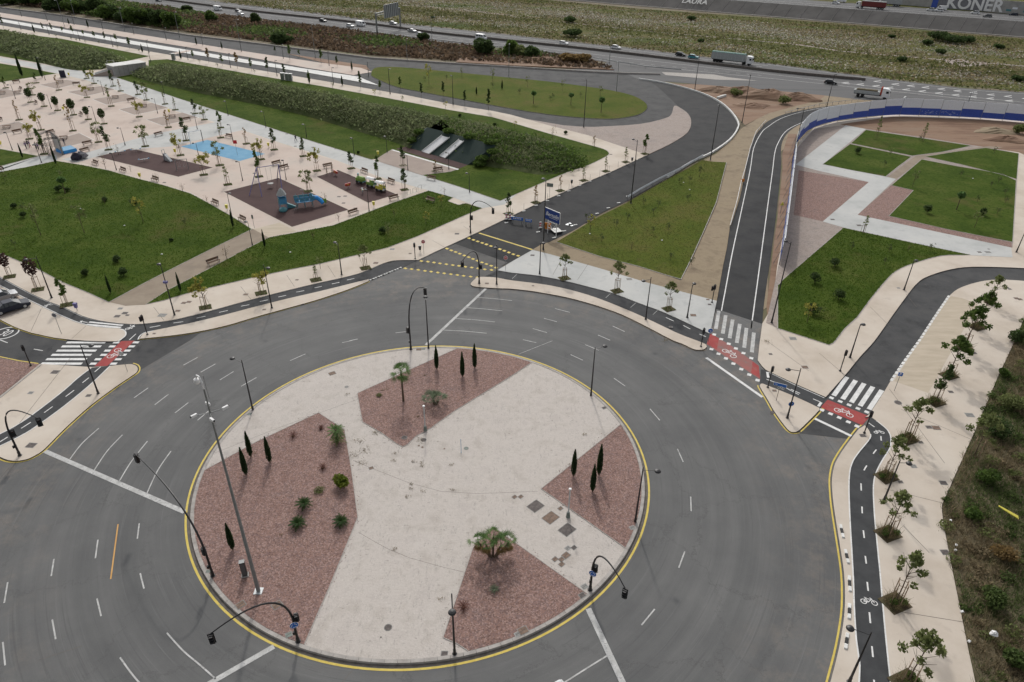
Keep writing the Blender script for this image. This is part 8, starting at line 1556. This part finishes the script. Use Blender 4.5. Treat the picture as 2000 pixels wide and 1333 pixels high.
# gantry over the motorway
def gantry():
    a, c = G(737, 68, 0), G(782.5, 55, 0); e = empty('sign_gantry', a); d = c - a; h1 = hgt(a, 27, 0); h2 = h1
    MB().tube([(0, 0, 0), (0, 0, h1)], .38, 'grey_metal', 8).build('column', e); MB().tube([d, d + Vector((0, 0, h2))], .38, 'grey_metal', 8).build('column', e)
    MB().tube([(0, 0, h1), d + Vector((0, 0, h2))], .30, 'grey_metal', 6).tube([(0, 0, h1 - .9), d + Vector((0, 0, h2 - .9))], .18, 'grey_metal', 6).build('beam', e)
    u = d.normalized(); n = Vector((u.y, -u.x, 0)) * .4; L_ = d.length; s, t = u * (L_ * .30), u * (L_ * .92)
    MB().hexa([s + n + Vector((0, 0, h1 - 2.8)), t + n + Vector((0, 0, h1 - 2.8)), t + n * 1.3 + Vector((0, 0, h1 - 2.8)), s + n * 1.3 + Vector((0, 0, h1 - 2.8))], [s + n + Vector((0, 0, h1 + 2.8)), t + n + Vector((0, 0, h1 + 2.8)), t + n * 1.3 + Vector((0, 0, h1 + 2.8)), s + n * 1.3 + Vector((0, 0, h1 + 2.8))], 'light_metal').build('sign_panel', e)
    for k in range(8): p = s.lerp(t, (k + .5) / 8) + n * 1.6; MB().tube([p + Vector((0, 0, h1 - 2.8)), p + Vector((0, 0, h1 + 2.8))], .22, 'grey_metal', 4).build('sign_rib', e)
    tag(e, 'large sign gantry seen from behind over the motorway', 'gantry', None, True)
gantry()
# painted 30 on the left road
def thirty():
    c = G(11, 651, .02); d = G(31, 655, .02) - c; a = math.atan2(d.y, d.x); t = text('30', 1.5, 'white_paint', .002); t.name = 'speed_marking'; t.location = (c.x, c.y, .024); t.rotation_euler = (0, 0, a); t.scale = (1, 1.55, 1); kind(t)
    b = ribbon_w([(c.x + (1.55 * math.cos(k / 14 * math.pi)) * math.cos(a) - 1.55 * math.sin(k / 14 * math.pi) * math.sin(a), c.y + 1.55 * math.cos(k / 14 * math.pi) * math.sin(a) + 1.55 * math.sin(k / 14 * math.pi) * math.cos(a)) for k in range(29)], .18, .024, 'white_paint'); kind(b.build('speed_marking_ring'))
thirty()
kt = MB().hexa([G(1653, 186, 0), G(1663, 178.5, 0), G(1665, 179.5, 0), G(1655, 187, 0)], [G(1653, 186, .4), G(1663, 178.5, .4), G(1665, 179.5, .4), G(1655, 187, .4)], 'white_concrete')
o = MB().box((0, 0, .3), (5, .6, .6), 'white_concrete', .8).build('concrete_beam', None, G(1409, 191, 0)); tag(o, 'pale beam lying on the red earth behind the curved barrier', 'beam', None, True)
for x, y, d in ((1765, 198, 'tilted white barrier element behind the hoarding'),): o = MB().box((0, 0, .7), (3.2, .4, 1.2), 'white_concrete', .9, .8).build('barrier_element', None, G(x, y, 0)); tag(o, d, 'barrier', None, True)

# ------------------------------------------------------------------ labels: where a description is shared, say where it stands
LM = [('island centre', 860, 950), ('blue court', 435, 294), ('swing playground', 560, 395), ('train playground', 697, 363), ('long playground', 300, 318), ('blue stage', 130, 298), ('black panel', 124, 150), ('concrete building', 255, 140), ('white slides', 865, 290), ('left red crossing', 223, 690), ('north red crossing', 1430, 695), ('right red crossing', 1650, 806), ('billboard', 1078, 425), ('parking bay', 1830, 670), ('hoarding end', 1522, 515), ('no entry sign', 828, 495), ('tan path', 360, 540), ('oval lawn tip', 1262, 210), ('pale gravel nose', 1200, 262), ('gantry', 760, 45), ('roadside cabinets', 560, 150), ('big west lawn', 180, 450), ('triangular lawn', 1290, 450), ('east park path', 1690, 400), ('south east lawn', 1640, 570), ('bottom lamp', 885, 1270), ('camera mast', 505, 1155), ('top gravel bed', 850, 770), ('square hatches', 1076, 1010), ('round lawn end', 1185, 300), ('plaza corner', 60, 180), ('boulevard crossing', 420, 98), ('graffiti wall', 1880, 15), ('right picture edge', 1990, 330), ('left picture edge', 5, 250), ('small triangular island', 1545, 800), ('solid yellow bar', 985, 472), ('left gravel bed', 560, 1000)]
from collections import defaultdict
def words(s): return len(s.split())
grp = defaultdict(list)
for o, full in THINGS: grp[o['label']].append((o, full))
ORD = ['', 'second ', 'third ', 'fourth ', 'fifth ', 'sixth ', 'seventh ', 'eighth ', 'ninth ', 'tenth ', 'eleventh ', 'twelfth ']
for lab, L_ in list(grp.items()):
    if len(L_) < 2: continue
    by = defaultdict(list)
    for o, full in L_:
        px, py = proj(o.location); q = min(LM, key=lambda m: math.hypot(m[1] - px, (m[2] - py) * 1.6)); by[q[0]].append((px, py, o, q))
    for nm, M in by.items():
        sides = defaultdict(list)
        for px, py, o, q in M:
            dx, dy = px - q[1], (py - q[2]) * 1.6
            sides[('right of' if dx > 0 else 'left of') if abs(dx) > abs(dy) else ('in front of' if dy > 0 else 'behind')].append((math.hypot(dx, dy), px, o))
        for sd_, S in sides.items():
            S.sort(key=lambda t: t[0])
            for k, (_, _, o) in enumerate(S):
                suf = (', ' + ORD[min(k, 11)] + 'nearest, ' if len(S) > 1 else ', ') + sd_ + ' the ' + nm
                s = lab + suf
                if words(s) > 16: s = ' '.join(lab.split()[:16 - words(suf) + 0]) + suf
                o['label'] = s
            
cnt = defaultdict(list)
for o, full in THINGS: cnt[o['label']].append(o)
for lab, L_ in cnt.items():
    if len(L_) > 1:
        for k, o in enumerate(sorted(L_, key=lambda o: proj(o.location)[0])): o['label'] = ' '.join(lab.split()[:13]) + ', ' + (ORD[min(k, 11)] or 'first ') + 'one'
